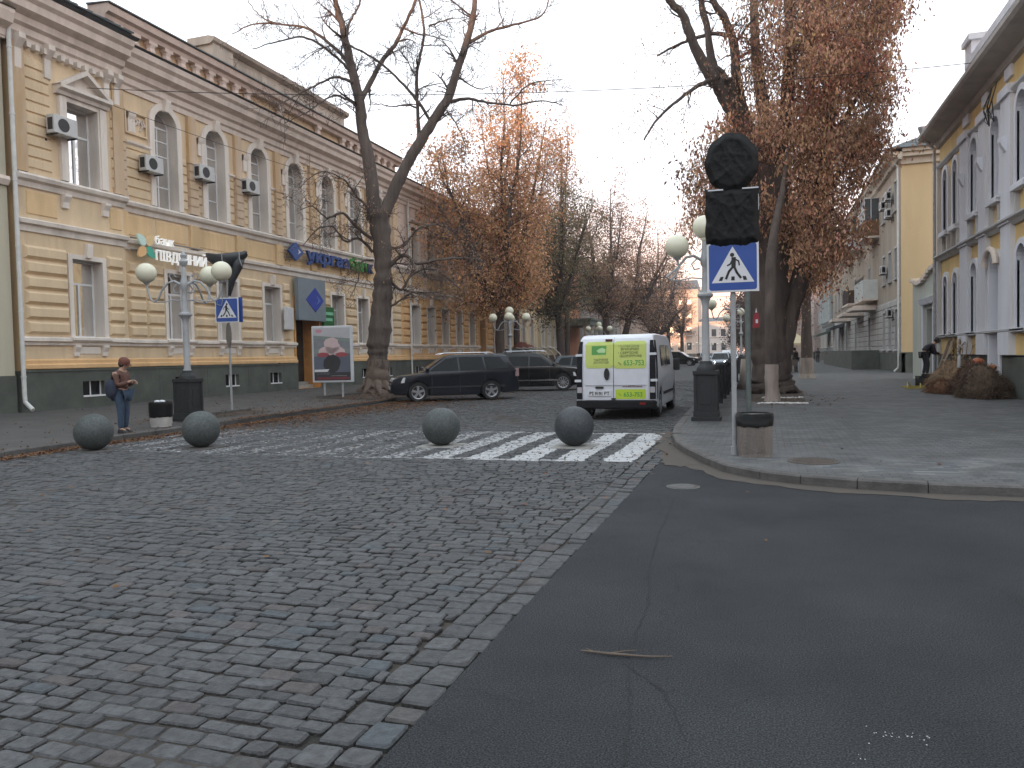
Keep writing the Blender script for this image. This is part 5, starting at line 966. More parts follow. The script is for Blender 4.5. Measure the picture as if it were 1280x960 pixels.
CL = [[-0.76,27.28,9.03,0.57,1],[-1.5,30.07,8.85,0.53,1],[2.3,30.07,14.52,0.46,1],[3.35,28.01,9.46,0.6,0],[2.31,27.37,5.05,0.51,0],[3.97,32.26,14.84,0.4,1],[1.85,28.14,11.39,0.47,1],[1.59,29.32,5.53,0.59,0],[2.49,32.64,14.49,0.67,1],[2.29,26.72,11.66,0.55,1],[-2.11,28.89,6.27,0.63,1],[-2.17,28.19,7.59,0.47,0],[0.39,29.38,8.76,0.65,1],[2.07,30.07,8.91,0.55,1],[1.25,31.07,9.78,0.55,1],[1.85,29.71,8.46,0.37,1],[2.52,30.32,7.4,0.59,0],[0.12,29.11,8.88,0.46,1],[2.76,27.75,13.77,0.46,1],[3.08,29.05,12.17,0.42,1],[2.42,29.35,13.79,0.64,1],[3.73,31.69,13.84,0.47,1],[3.77,30.41,10.35,0.54,1],[3.27,30.85,8.48,0.63,1],[3.03,29.17,11.9,0.5,1],[4.22,31.92,14.01,0.35,0],[4.06,30.39,12.71,0.58,1],[-0.43,25.74,6.07,0.37,0],[2.58,32.42,5.66,0.55,1],[2.03,27.62,8.99,0.49,0],[1.84,29.65,11.51,0.52,1],[3.73,33.65,16.52,0.57,0],[-0.55,27.24,9.16,0.62,1],[2.13,30.54,9.12,0.48,1],[2.65,30.83,11.38,0.48,1],[3.09,30.58,11.24,0.63,1],[2.42,29.25,10.48,0.44,1],[2.32,28.29,13.65,0.5,1],[3.03,29.32,12.04,0.63,1],[2.21,29.85,7.38,0.55,1],[3.08,30.84,14.94,0.66,1],[-1.67,28.75,6.32,0.59,0],[3.21,30.48,14.84,0.6,1],[1.36,27.46,6.04,0.43,1],[2.28,28.8,6.93,0.52,1],[3.64,28.65,12.82,0.38,1],[3.64,27.84,8.95,0.42,1],[-0.88,29.56,8.06,0.45,1],[0.38,27.94,5.94,0.43,1],[0.08,28.49,11.55,0.4,0],[0.8,26.29,8.07,0.64,1],[0.91,29.85,7.63,0.49,1],[2.82,32.91,8.62,0.43,1],[-0.6,28.16,12.9,0.65,0],[-0.7,28.01,5.91,0.61,1],[-1.95,29.8,6.62,0.45,1],[-0.95,27.14,8.6,0.39,1],[2.34,31.23,14.49,0.66,0],[0.13,29.03,6.99,0.59,1],[3.07,28.79,11.81,0.61,0],[2.36,31.2,9.82,0.47,1],[2.39,31.01,9.43,0.41,1],[2.12,31.66,13.97,0.39,0],[2.45,28.31,8.41,0.54,1],[-2.01,28.35,7.64,0.61,1],[-0.55,26.9,10.48,0.36,1],[-0.74,27.82,6.87,0.49,1],[3.08,31.24,11.76,0.65,1],[3.02,30.34,7.47,0.5,1],[1.78,30.71,14.0,0.49,1],[1.25,29.77,9.22,0.62,1],[4.38,31.67,11.4,0.54,1],[1.9,28.95,4.7,0.65,1],[1.66,28.25,7.17,0.35,1],[2.05,27.95,9.41,0.42,1],[2.06,29.47,10.35,0.55,0],[3.91,31.05,13.92,0.37,1],[1.18,27.11,5.0,0.46,0],[2.2,26.95,12.49,0.6,1],[-0.08,26.73,6.24,0.68,0],[1.92,27.11,10.98,0.49,1],[1.79,30.33,13.01,0.35,1],[2.7,30.43,12.37,0.68,1],[3.05,28.25,8.02,0.47,1],[2.27,29.48,4.82,0.36,1],[3.87,30.35,12.95,0.69,1],[4.08,29.81,14.41,0.68,1],[-0.47,30.79,6.49,0.39,1],[-0.14,29.81,8.16,0.61,1],[3.34,29.68,9.12,0.67,1],[0.45,28.03,12.27,0.41,1],[1.77,29.68,7.63,0.49,1],[-1.49,30.23,8.04,0.62,1],[0.66,29.35,5.67,0.61,1],[4.18,29.86,13.69,0.38,1],[1.73,29.16,6.71,0.54,1],[3.7,29.3,13.72,0.64,1],[2.03,29.84,7.1,0.66,1],[1.92,32.01,11.12,0.56,0],[-1.09,30.61,10.01,0.51,1],[2.58,28.61,10.23,0.42,1],[2.44,27.94,5.57,0.56,0],[1.38,31.27,11.26,0.62,1],[2.57,29.39,11.8,0.53,1],[-2.19,27.95,7.27,0.47,1],[2.96,31.77,12.68,0.39,1],[3.3,34.43,8.6,0.66,1],[0.76,28.62,9.4,0.54,1],[3.15,26.9,10.91,0.63,1],[-0.82,29.41,6.76,0.35,1],[1.27,29.69,9.54,0.42,1],[-0.77,29.1,6.76,0.5,1],[2.08,32.12,8.51,0.44,1],[3.19,28.54,8.85,0.45,1],[0.87,31.89,8.69,0.56,1],[0.66,27.87,6.42,0.51,0],[1.29,31.49,11.42,0.36,1],[2.39,28.74,5.32,0.39,1],[0.15,32.29,10.62,0.58,1],[3.69,27.89,12.2,0.48,0],[-0.22,28.4,12.08,0.45,1],[1.26,30.8,7.55,0.57,0],[4.3,30.41,14.28,0.44,1],[4.56,32.5,14.32,0.67,1],[2.3,32.48,14.69,0.41,1],[4.13,31.46,14.69,0.42,0],[2.62,31.43,12.32,0.61,1],[1.54,29.75,10.29,0.54,1],[1.28,29.98,6.41,0.68,0],[3.96,32.54,14.76,0.35,0],[0.65,28.54,13.28,0.48,1],[0.04,30.71,9.22,0.69,0],[2.62,29.16,11.24,0.69,1],[0.85,28.27,9.24,0.66,0],[1.32,31.01,10.94,0.65,1],[-2.14,28.9,6.26,0.48,0],[3.96,32.05,11.05,0.48,1],[1.94,27.67,5.57,0.55,1],[1.97,31.05,14.18,0.45,1],[1.3,29.98,5.45,0.54,1],[3.9,30.0,10.31,0.66,1],[0.81,28.41,5.6,0.45,1],[3.34,30.42,8.83,0.47,1],[3.43,30.48,13.25,0.45,1],[0.89,28.54,10.43,0.55,0],[-1.95,29.79,8.76,0.36,0],[1.24,30.41,9.32,0.51,0],[1.37,30.16,12.36,0.58,1],[3.6,28.17,12.79,0.47,1],[3.62,29.89,12.65,0.64,0],[0.2,29.23,6.18,0.49,1],[-0.63,28.28,7.73,0.47,1],[1.51,29.28,12.42,0.58,1],[-1.21,27.48,7.03,0.49,1],[1.69,29.03,8.36,0.63,0],[0.97,29.51,9.07,0.44,0],[2.53,31.9,13.53,0.47,0],[0.82,25.15,11.57,0.47,1],[1.49,26.6,12.71,0.52,1],[3.53,29.66,10.2,0.52,1],[3.61,32.59,13.84,0.54,1],[-0.39,30.61,15.79,0.61,1],[0.89,29.3,9.14,0.55,1],[-0.27,31.32,7.99,0.41,1],[1.72,31.49,14.77,0.42,1],[1.29,29.9,5.42,0.65,1],[1.56,29.9,9.83,0.69,1],[2.74,30.84,5.67,0.38,1],[2.42,25.75,11.14,0.46,1],[3.33,31.38,12.82,0.54,1],[2.07,29.92,12.94,0.68,0],[2.48,28.0,10.55,0.37,1],[1.89,29.62,5.76,0.38,1],[0.28,29.29,10.39,0.56,1],[2.46,29.55,14.9,0.41,1],[3.44,32.63,11.78,0.63,1],[2.26,30.12,11.77,0.63,1],[1.64,31.28,9.82,0.56,1],[-0.59,26.85,6.75,0.61,1],[3.84,28.86,8.56,0.57,1],[4.28,32.28,11.27,0.35,1],[-2.16,28.39,8.09,0.46,1],[2.0,30.32,14.42,0.69,1],[-1.9,28.21,7.3,0.54,1],[1.17,31.44,8.95,0.53,0],[2.33,30.81,5.44,0.5,1],[1.75,28.89,14.45,0.44,1],[-0.7,31.32,12.24,0.61,0],[1.63,29.58,8.67,0.38,1],[1.12,30.51,12.84,0.55,1],[0.06,28.81,7.44,0.43,1],[1.84,30.69,8.58,0.6,1],[0.28,28.3,8.14,0.42,0],[-1.43,25.07,8.04,0.68,1],[-0.62,28.38,14.73,0.69,1],[4.07,31.87,12.06,0.46,1],[1.26,27.9,8.81,0.45,0],[3.46,31.48,14.87,0.44,1],[1.46,29.18,13.72,0.67,1],[-0.3,29.11,8.19,0.39,0],[0.34,28.19,11.18,0.39,1],[-0.41,28.23,9.84,0.5,1],[1.08,28.18,6.0,0.48,1],[0.73,30.35,10.47,0.42,0],[-1.78,29.59,6.21,0.44,1],[1.41,31.88,6.64,0.65,0],[0.22,26.73,12.98,0.63,0],[2.31,30.43,5.95,0.54,1],[4.17,33.16,15.26,0.45,1],[2.74,31.67,15.44,0.53,0],[-0.98,28.55,7.7,0.62,1],[2.1,27.63,12.77,0.61,1],[3.6,30.4,12.16,0.66,1],[0.28,30.07,9.92,0.59,1],[-0.13,29.11,7.09,0.38,0],[2.53,28.51,8.49,0.49,0],[-0.01,26.44,8.17,0.58,1],[2.37,32.68,9.46,0.57,1],[1.25,30.45,10.23,0.45,0],[0.79,31.88,9.85,0.45,1],[3.41,31.8,8.36,0.52,1],[3.1,30.14,11.74,0.45,1],[1.71,30.82,10.23,0.47,1],[3.32,28.6,8.56,0.43,1],[2.03,29.88,14.5,0.7,1],[-0.42,27.84,12.13,0.55,1],[1.81,29.3,4.76,0.39,1],[0.29,30.33,6.05,0.62,1],[3.5,30.21,14.6,0.5,1],[0.04,30.57,10.23,0.61,0],[0.15,29.59,11.57,0.35,1],[4.16,33.63,9.69,0.65,0],[-1.45,30.86,6.83,0.62,1],[2.43,25.57,7.94,0.64,1],[2.08,28.18,10.61,0.58,1],[-0.47,28.36,12.89,0.64,1],[-0.94,27.12,7.24,0.56,1],[2.05,29.38,7.11,0.69,1],[1.44,28.18,4.96,0.65,1],[2.9,28.18,8.08,0.55,1],[1.84,28.56,13.31,0.68,0],[1.24,29.38,13.37,0.62,1],[-2.05,30.28,6.87,0.52,1],[0.46,29.19,5.77,0.57,1],[3.41,31.5,11.78,0.38,0],[3.44,29.15,8.6,0.47,1],[3.21,29.07,8.71,0.49,0],[3.02,29.13,12.6,0.41,1],[0.7,29.56,5.68,0.62,1],[2.38,28.81,8.92,0.46,0],[3.83,30.96,9.98,0.58,1],[3.93,31.47,14.9,0.65,1],[3.42,31.1,11.65,0.57,1],[-1.75,28.76,6.99,0.66,0],[3.61,31.94,9.67,0.55,1],[2.53,27.97,5.39,0.43,0],[-1.74,30.54,7.11,0.49,1],[3.84,28.64,13.96,0.69,1],[2.49,30.32,12.17,0.66,1],[1.88,28.85,5.96,0.64,1],[1.36,28.69,12.64,0.54,1],[2.55,31.89,13.62,0.59,0],[1.64,26.78,4.79,0.59,1],[1.14,28.94,8.88,0.51,1],[1.96,30.48,5.29,0.69,1],[2.48,29.83,8.85,0.49,1],[1.21,28.49,6.61,0.56,1],[4.06,32.92,15.3,0.69,1],[-0.86,27.85,6.18,0.41,1],[0.18,25.99,9.03,0.45,1],[1.67,29.81,12.14,0.56,1],[1.15,28.76,8.51,0.48,0],[2.13,27.57,10.65,0.63,1],[1.73,26.47,10.73,0.57,1],[1.66,29.59,9.94,0.6,0],[3.14,28.95,8.67,0.37,1],[3.77,29.66,13.35,0.62,1],[3.65,30.86,12.69,0.46,1],[0.84,29.2,6.01,0.64,1],[3.8,31.29,10.71,0.47,1],[-0.96,29.95,6.13,0.57,1],[1.6,31.15,13.05,0.67,1],[-1.25,27.89,8.4,0.69,1],[-1.95,27.92,6.13,0.49,1],[3.76,29.42,11.26,0.5,0],[1.74,32.23,10.79,0.55,1],[0.14,26.83,13.05,0.47,1],[-0.17,28.69,6.31,0.45,0],[3.5,29.96,8.98,0.39,1],[4.26,36.01,14.1,0.45,1],[2.17,29.02,13.83,0.56,0],[0.73,29.21,12.22,0.6,1],[1.1,29.37,12.22,0.47,1],[-1.11,31.96,6.33,0.5,1],[2.85,29.18,12.24,0.44,1],[2.94,31.63,9.12,0.51,1],[2.01,32.65,8.53,0.51,1],[1.63,30.11,12.62,0.62,1],[-0.44,28.13,6.31,0.45,1],[2.08,30.12,15.02,0.52,1],[2.01,27.84,6.07,0.45,1],[2.13,31.23,15.19,0.53,1],[3.39,30.67,11.56,0.53,1],[1.11,30.58,9.09,0.38,1],[4.09,30.03,13.51,0.39,0],[1.86,28.08,4.59,0.54,1],[2.14,30.43,6.13,0.42,1],[1.63,28.55,11.04,0.65,1],[3.14,29.3,13.39,0.42,1],[3.57,29.32,10.27,0.5,1],[1.77,29.16,10.28,0.36,1],[3.71,32.03,11.71,0.54,1],[2.59,29.96,11.75,0.65,1],[1.94,29.69,11.91,0.61,1],[1.86,31.09,12.23,0.42,1],[3.97,28.07,12.72,0.62,0],[-0.63,27.9,6.76,0.53,1],[-1.76,31.08,8.91,0.6,1],[2.71,29.76,5.6,0.49,0],[1.65,28.81,11.92,0.44,1],[0.04,25.83,8.81,0.37,1],[1.81,27.5,7.7,0.63,1],[3.74,29.2,11.19,0.61,1],[3.05,28.93,11.48,0.65,0],[1.16,31.01,9.86,0.7,1],[1.87,30.93,6.33,0.58,1],[-0.91,31.58,8.01,0.49,1],[3.08,28.65,10.66,0.61,1],[2.64,30.35,7.24,0.46,1],[1.9,29.89,12.07,0.38,1],[-3.5,27.77,12.37,0.6,2],[-2.83,26.3,12.25,0.6,2],[-3.93,27.79,12.01,0.6,2],[-3.59,26.52,9.51,0.6,2],[-3.41,27.92,10.17,0.6,2],[-2.95,27.6,10.3,0.6,2],[-3.87,26.2,8.92,0.6,2],[-3.99,26.01,8.36,0.6,2],[-4.32,27.38,9.84,0.6,2],[3.31,29.99,7.59,0.6,2],[3.81,29.81,8.2,0.6,2],[-2.64,27.32,10.72,0.6,2],[-2.12,27.39,10.13,0.6,2],[2.44,29.18,4.59,0.6,2],[2.04,29.12,4.19,0.6,2],[2.58,29.31,4.04,0.6,2],[1.69,27.83,2.88,0.6,2],[1.62,28.92,2.38,0.6,2],[-3.25,27.92,11.27,0.6,2],[-2.36,27.48,13.05,0.6,2]]
rnd = random.Random(33); rt = tag(empty('leafy_tree'), 'huge rust-brown leafy tree with leaning trunks rising behind the black-wrapped signs', 'tree')
mb = MB(); P = smooth_path(RT[0],5,.015,rnd)
for k in range(8): a = k*.8+.3; b_ = P[0]; mb.tube([(b_[0]+.35*math.cos(a),b_[1]+.35*math.sin(a),.8),(b_[0]+.6*math.cos(a),b_[1]+.6*math.sin(a),.3),(b_[0]+.95*math.cos(a),b_[1]+.95*math.sin(a),.08)],[.2,.15,.05],8)
tubeL(mb,P,28,.05)
for L in RT[1:-1]: tubeL(mb, smooth_path(L,5,.02,rnd), 14, .04)
mb.build('trunk', barkd, rt, smooth='all')
tw = MB(); tips = []
for i,L in enumerate(RT[1:-1]): twigs(tw, smooth_path(L,3,.02,rnd), rnd, 1.5, 1.9, 2, tips, .12, .3, .08, .45, 3, .006)
LVS = {0:(MB(),[]),1:(MB(),[]),2:(MB(),[])}; TWS = {0:tw,1:MB(),2:MB()}
limbpts = [Vector(p[:3]) for L in RT[1:-1] for p in smooth_path(L,2,0,rnd)]
for i,c in enumerate(CL):
    who = 0 if i % 9 else 1
    if i % 13 == 5 and c[0] < .5: who = 2
    p = Vector(c[:3]); q = min(limbpts, key=lambda v:(v-p).length); m_ = (p+q)/2+Vector((rnd.gauss(0,.15),rnd.gauss(0,.15),.25))
    if c[4] != 2 and (q-p).length < 1.7: TWS[0].tube([q,m_,p],[.03,.018,.006],4,cap=False)
    kind = c[4]; lvm,tn = LVS[who if kind != 2 else 0]; s_ = c[3]
    if kind == 2: scatter_leaves(lvm,tn,c,46,rnd,.5,.085,.9,.4,.9,.75)
    else:
        tone = rnd.choice((.62,.8,1,1.15,1.3)); 
        for _ in range(6):
            cc = (c[0]+rnd.gauss(0,.38),c[1]+rnd.gauss(0,.38),c[2]+rnd.gauss(0,.38)); scatter_leaves(lvm,tn,cc,int(50*(1 if kind else .7)),rnd,.22,rnd.uniform(.09,.17),1.0,.42,1.1,tone*rnd.uniform(.7,1.25)); TWS[0].tube([p,cc],[.012,.004],3,cap=False)
for p,d in tips:
    if rnd.random() < .5: scatter_leaves(LVS[0][0],LVS[0][1],p,rnd.randint(1,4),rnd,.14,.105,.9,.36,1,.9)
tw.build('twigs', MATS['dark_twig_bark'], rt); LVS[0][0].build('crown', lf_brown, rt, tones=LVS[0][1])
st = tag(empty('slender_tree'), 'slim tree with pinkish whitewashed trunk foot inside the ring of white stones', 'tree')
mb = MB(); SP = smooth_path([[.23,24.05,1.15,.19],[.22,24.1,2.4,.17],[.24,24.5,4.2,.15],[.45,25.2,5.8,.11],[.7,26.1,7.2,.06],[.8,26.6,8.2,.03]],4,.02,rnd); tubeL(mb,SP,12); mb.build('trunk', barkd, st, smooth='all')
mb = MB(); tubeL(mb, smooth_path([[.24,24.05,.08,.25],[.24,24.05,.3,.21],[.22,24.03,.7,.197],[.23,24.05,1.2,.195]],4,.0,rnd),14); mb.build('whitewashed_foot', mat('pinkish_whitewash',(.36,.29,.255),.95,.22,5,bump=.8,bscale=16,streak=True,grime=.6), st, smooth='all')
mb = MB(); tt = []; twigs(mb, SP, rnd, .9, 1.2, 1, tt, .2, .4); mb.build('twigs', MATS['dark_twig_bark'], st)
for p,d in tt: scatter_leaves(LVS[1][0],LVS[1][1],p,4,rnd,.15,.11,.9)
LVS[1][0].build('crown', lf_red, st, tones=LVS[1][1])
bt = tag(empty('back_tree'), 'second thick trunk with pale base behind and left of the big leafy tree', 'tree')
mb = MB(); P = smooth_path(RT[-1],4,.02,rnd); tubeL(mb,P,16); mb.build('trunk', barkd, bt, smooth='all')
b_ = P[0]; mb = MB(); mb.tube([(b_[0],b_[1],.1),(b_[0],b_[1],.4),(b_[0]+.02,b_[1],1.3)],[b_[3]*1.5,b_[3]*1.15,b_[3]*1.03],16); mb.build('whitewashed_foot', washm, bt, smooth='all'); LVS[2][0].build('crown', lf_brown, bt, tones=LVS[2][1])
# ---- generated street trees
def street_tree(name, label, x, y, h, trunk_h, spread, lm, nleaf, seed, lean=(0,0), fork=3, r=.22, leafsize=.13, base=0.1, tone=1.0, tops=True, group='trees along the street', col=None, lsp=.42, dens=1.0, foot=True, narrow=1.0):
    rnd = random.Random(seed); t = tag(empty(name), label, 'tree', group); mb = MB(); limbs = []
    top = (x+lean[0]*trunk_h, y+lean[1]*trunk_h, base+trunk_h)
    tp = [[x,y,base-.05,r*1.5],[x+lean[0]*.2*trunk_h,y,base+.15*trunk_h,r*1.08],[x+lean[0]*.55*trunk_h+rnd.uniform(-.1,.1),y+lean[1]*.5*trunk_h,base+.55*trunk_h,r*.95],[*top,r*.85]]
    tubeL(mb, smooth_path(tp,4,.015,rnd), 10)
    for k in range(fork):
        a = 6.283*k/fork+rnd.uniform(-.5,.5); hh = (h-trunk_h)*rnd.uniform(.42,.95) if k else (h-trunk_h)
        sp = spread*rnd.uniform(.5,.9)*(0.2 if k == 0 else 1); ex, ey = sp*math.cos(a), sp*math.sin(a); P = [[*top,r*.7]]
        for j in range(1,6): q = j/5; P.append([top[0]+ex*q**.8+lean[0]*hh*q*.4+rnd.gauss(0,.12),top[1]+ey*q**.8+rnd.gauss(0,.12),top[2]+hh*q,r*.62*(1-q*.88)])
        P = smooth_path(P,3,.03,rnd); tubeL(mb,P,7); limbs.append(P)
    mb.build('trunk', barkd, t, smooth='all'); tw = MB(); tips = []
    for P in limbs: twigs(tw,P,rnd,1.6*dens,spread*.6,1,tips,.08,.0,0.04,.45,3,.008)
    tw.build('twigs', MATS['dark_twig_bark'], t)
    if nleaf:
        lv = MB(); tn = []; per = max(1,nleaf/max(1,len(tips)))
        for p,d in tips:
            rr = math.hypot(p[0]-x,p[1]-y)
            n = 1.35*per*rnd.choice((.2,.6,1,1.5,1.8)); n = int(n)+(rnd.random() < n-int(n)); scatter_leaves(lv,tn,p,n,rnd,lsp*rnd.uniform(.5,1.2),leafsize*rnd.uniform(.75,1.2),.5,.55,.9,tone*rnd.uniform(.65,1.25))
        lv.build('crown', lm, t, tones=tn)
    if foot: w_ = MB(); w_.tube([(x,y,base-.05),(x+lean[0]*.1,y,base+.25),(x+lean[0]*.15*trunk_h*.5,y,base+1.1)],[r*1.75,r*1.3,r*1.2],14); w_.build('whitewashed_foot', washm, t)
    return t
st_ = street_tree
st_('orange_tree','broad orange-leaved tree behind the two dark cars, left of the olive tree',-16.3,47.5,19.5,4.6,5.6,lf_orange,32000,4,fork=8,r=.33,leafsize=.17,dens=1.15)
mb = MB(); tn = []
st_('orange_tree','tall thin-topped orange tree just behind the first orange one',-17.2,54,20.5,5.5,4.6,lf_orange,11000,14,fork=6,r=.25,leafsize=.15)
st_('olive_tree','dark olive-brown tree with curved trunk right of the orange tree',-15.6,60.8,17,4.8,5.6,lf_olive,17000,5,fork=8,r=.34,leafsize=.17,lean=(-.05,0))
st_('tall_rosy_tree','rosy-topped tall tree standing over the olive one',-16.5,66,22,8,4.4,lf_pink,6500,15,fork=6,r=.25,leafsize=.17)
st_('forked_tree','reddish-brown forked tree above the white van roof, left one of the pair',-15.4,78.5,18.5,5.4,6.2,lf_pink,14000,6,fork=8,r=.42,leafsize=.19,tone=.8)
st_('leaning_tree','brown tree leaning right above the van roof',-16.2,90,18,5.5,6.4,lf_pink,10000,7,fork=8,r=.42,leafsize=.21,lean=(.22,0),tone=.85)
st_('sparse_tree','nearly bare reddish tree at the right end of the left row',-14.8,110,19,6.0,6.8,lf_pink,3600,8,fork=7,r=.45,leafsize=.2,dens=.9)
st_('bare_far_tree','bare branching tree spreading right beyond the van',-13.6,104,14.5,3.6,5.5,lf_pink,2600,9,fork=7,r=.36,leafsize=.16,dens=.8)
st_('far_brown_tree','small brown tree farther along the left pavement',-14.8,128,16,5,6,lf_dark,2600,10,fork=6,r=.35,leafsize=.24)
st_('far_brown_tree','last brown tree before the square on the left',-14.8,150,16,5,6,lf_pink,1800,11,fork=6,r=.35,leafsize=.28)
st_('red_tree','red-orange leafed tree low behind the big right tree',2.2,44,13.5,4.6,3.2,lf_orange,7000,12,fork=5,r=.28,leafsize=.15)
st_('red_tree','second red-leafed tree beyond the cream parasol on the right pavement',2.0,66,14,4.6,4.2,lf_red,9000,13,fork=5,r=.3,leafsize=.18)
st_('red_tree','third rusty tree along the right pavement far down',1.6,88,14,4.6,4.4,lf_dark,8000,16,fork=5,r=.3,leafsize=.22)
for k,(x,y,h,s,m_,lab) in enumerate(((-1,125,13,5.5,lf_dark,'violet-brown tree, nearest of the dark clump right of the road end'),(1,148,15,6.5,lf_dark,'dark tree second in the clump right of the road end'),(-3.5,178,16,7,lf_dark,'dark broad tree deep in the clump at the road end'),(4,205,17,8,lf_dark,'tallest hazy tree at the back of the clump'))):
    st_('distant_tree',lab,x,y,h,2.6,s,m_,11000,40+k,fork=6,r=.4,leafsize=.32,lsp=.8,foot=False,group='dark trees at the end of the street')
# ================================================================== STREET OBJECTS
# ---- stone balls
ballm = mat('speckled_granite_ball', (.060,.070,.070), .6, .42, 26, bump=.25, bscale=60, grime=.5)
for k,(x,y,lab) in enumerate(((-12.08,11.32,'grey stone ball leftmost in the row, in front of the person'),(-10.15,11.96,'grey stone ball second from the left, in front of the lamp post and litter bin'),(-5.63,12.94,'grey stone ball standing alone on the zebra crossing below the dark estate car'),(-3.15,13.02,'darker grey stone ball behind the white van, rightmost of the row'))):
    mb = MB(); mb.sphere((0,0,.362),.345,44,26); o = mb.build('stone_ball', ballm if k < 3 else mat('dark_granite_ball',(.040,.046,.052),.55,.42,24,bump=.25,bscale=60,grime=.5), None, smooth='all'); o.location = (x,y,hroad(x,y)*.6-.01); o.rotation_euler = (.3*k,.2,k*1.3); o.rotation_euler = (0,0,k*1.3); sl0 = MB(); sl0.box(-.36,.36,-.36,.36,-.03,.022); so = sl0.build('base_slab', concrete if k > 1 else stone, o, bevel=.006); so.rotation_euler.z = -k*1.3
    tag(o,lab,'stone ball','stone balls blocking the road')
# ---- globe lamps
postm = mat('light_grey_iron_paint',(.36,.37,.38),.5,.12,5,bump=.1)
def lamp(x,y,z,arms,top,lab,rz=0,group='globe street lamps',armr=.97,hub=3.55,gz=3.83,sc=1):
    t = tag(empty('street_lamp',(x,y,z),rz),lab,'street lamp',group); t.scale = (sc,)*3
    mb = MB(); mb.box(-.31,.31,-.31,.31,0,.09); mb.box(-.27,.27,-.27,.27,.09,.2); mb.box(-.235,.235,-.235,.235,.2,1.0); mb.box(-.27,.27,-.27,.27,1.0,1.09)
    for s in (-1,1):
        for u in (-1,1): mb.box(s*.225-.03,s*.225+.03,u*.225-.03,u*.225+.03,.2,1.0)
        mb.box(s*.236-.006,s*.236+.006,-.12,.12,.35,.85); mb.box(-.12,.12,s*.236-.006,s*.236+.006,.35,.85)
    mb.lathe([(.22,1.09),(.2,1.16),(.14,1.24),(.12,1.3)],(0,0,0),16); mb.build('pedestal', iron, t, bevel=.008)
    mb = MB(); mb.lathe([(.10,1.22),(.10,1.3),(.082,1.36),(.078,2.1),(.072,2.5),(.085,2.6),(.11,2.66),(.17,2.72),(.17,2.76),(.10,2.8),(.075,2.9),(.062,3.2),(.058,3.35),(.095,3.42),(.10,3.55),(.075,3.62),(.06,3.8),(.05,3.95),(.02,4.02)],(0,0,0),16); mb.build('post', postm, t, smooth=True)
    for a in arms:
        c,s = math.cos(a),math.sin(a); P = lambda r,h:(r*c,r*s,h); mb = MB()
        mb.tube([P(.07,3.5),P(.25,3.6),P(.42,3.56),P(.58,3.38),P(.68,3.16),P(.78,3.08),P(.87,3.14),P(armr-.03,3.36),P(armr,hub+.02)],[.035,.035,.03,.028,.028,.028,.028,.026,.03],7)
        mb.tube([P(.07,3.1),P(.3,3.12),P(.55,3.07),P(.74,3.07)],.016,6); mb.tube([P(.16,3.55),P(.3,3.42),P(.24,3.3),P(.12,3.32)],.018,6); mb.tube([P(.3,3.6),P(.38,3.74),P(.28,3.8),P(.2,3.7)],.014,6)
        mb.tube([P(armr,hub-.02),P(armr,hub+.03),P(armr,hub+.08)],[.04,.085,.10],12); am_ = mb.build('arm', postm, t, smooth=True)
        mb = MB(); mb.sphere((armr*c,armr*s,gz),.255,26,16); mb.build('globe', globem, am_, smooth='all')
    if top: mb = MB(); mb.tube([(0,0,3.9),(0,0,4.0)],[.05,.1],12); mb.sphere((0,0,4.22),.255,26,16); mb.build('top_globe', globem, t, smooth='all')
    else: mb = MB(); mb.lathe([(.03,3.95),(.09,4.02),(.11,4.1),(.06,4.18),(.08,4.26),(.02,4.36)],(0,0,0),12); mb.build('finial', postm, t, smooth=True)
    return t
R_ = math.atan2
va = rad(18)
lamp(-14.15,16.25,zl(-14.1),(rad(180)+va,va,rad(72)+va),False,'three-globe lamp post on a black pedestal beside the litter bin on the left pavement')
lamp(-1.2,17.35,.115,(rad(205),rad(62),rad(320)),True,'globe lamp post with black pedestal at the fence corner behind the wrapped signs',armr=.62,hub=3.52,gz=3.8)
lamp(-14.5,44,zl(-14.5),(rad(195),rad(15),rad(105),rad(285)),True,'five-globe lamp post behind the dark parked cars on the left',armr=1.0)
lamp(-14.2,69,zl(-14.2),(rad(195),rad(15),rad(105),rad(285)),True,'lamp post whose globes just show above the van roof')
lamp(-1.45,39,.115,(rad(195),rad(15)),False,'lamp post behind the pedestrian sign plate, nearer of the two far right lamps')
lamp(-1.45,55,.115,(rad(195),rad(15)),True,'farthest lamp post on the right kerb beyond the fence')
# ---- iron fence along the right kerb
fe = tag(empty('iron_fence',(-1.2,17.7,.115)),'low black iron fence running from the lamp pedestal along the right kerb','fence')
mb = MB(); 
for z in (.12,1.06): mb.box(-.02,.02,.2,17.5,z,z+.045)
k = 0; y = .28
while y < 17.5: mb.box(-.012,.012,y-.012,y+.012,.1,1.16); y += .14
for k in range(35): yy = .45+.5*k; mb.tube([(0,yy-.12,.55),(0,yy,.68),(0,yy+.12,.55),(0,yy,.42),(0,yy-.12,.55)],.014,5)
mb.box(-.006,.006,.2,17.5,.12,1.06); mb.build('panel', iron, fe)
for k in range(8): mb = MB(); mb.box(-.07,.07,2.3*k+.75-.07,2.3*k+.75+.07,0,1.1); mb.box(-.09,.09,2.3*k+.75-.09,2.3*k+.75+.09,1.1,1.16); mb.build('post', iron, fe)
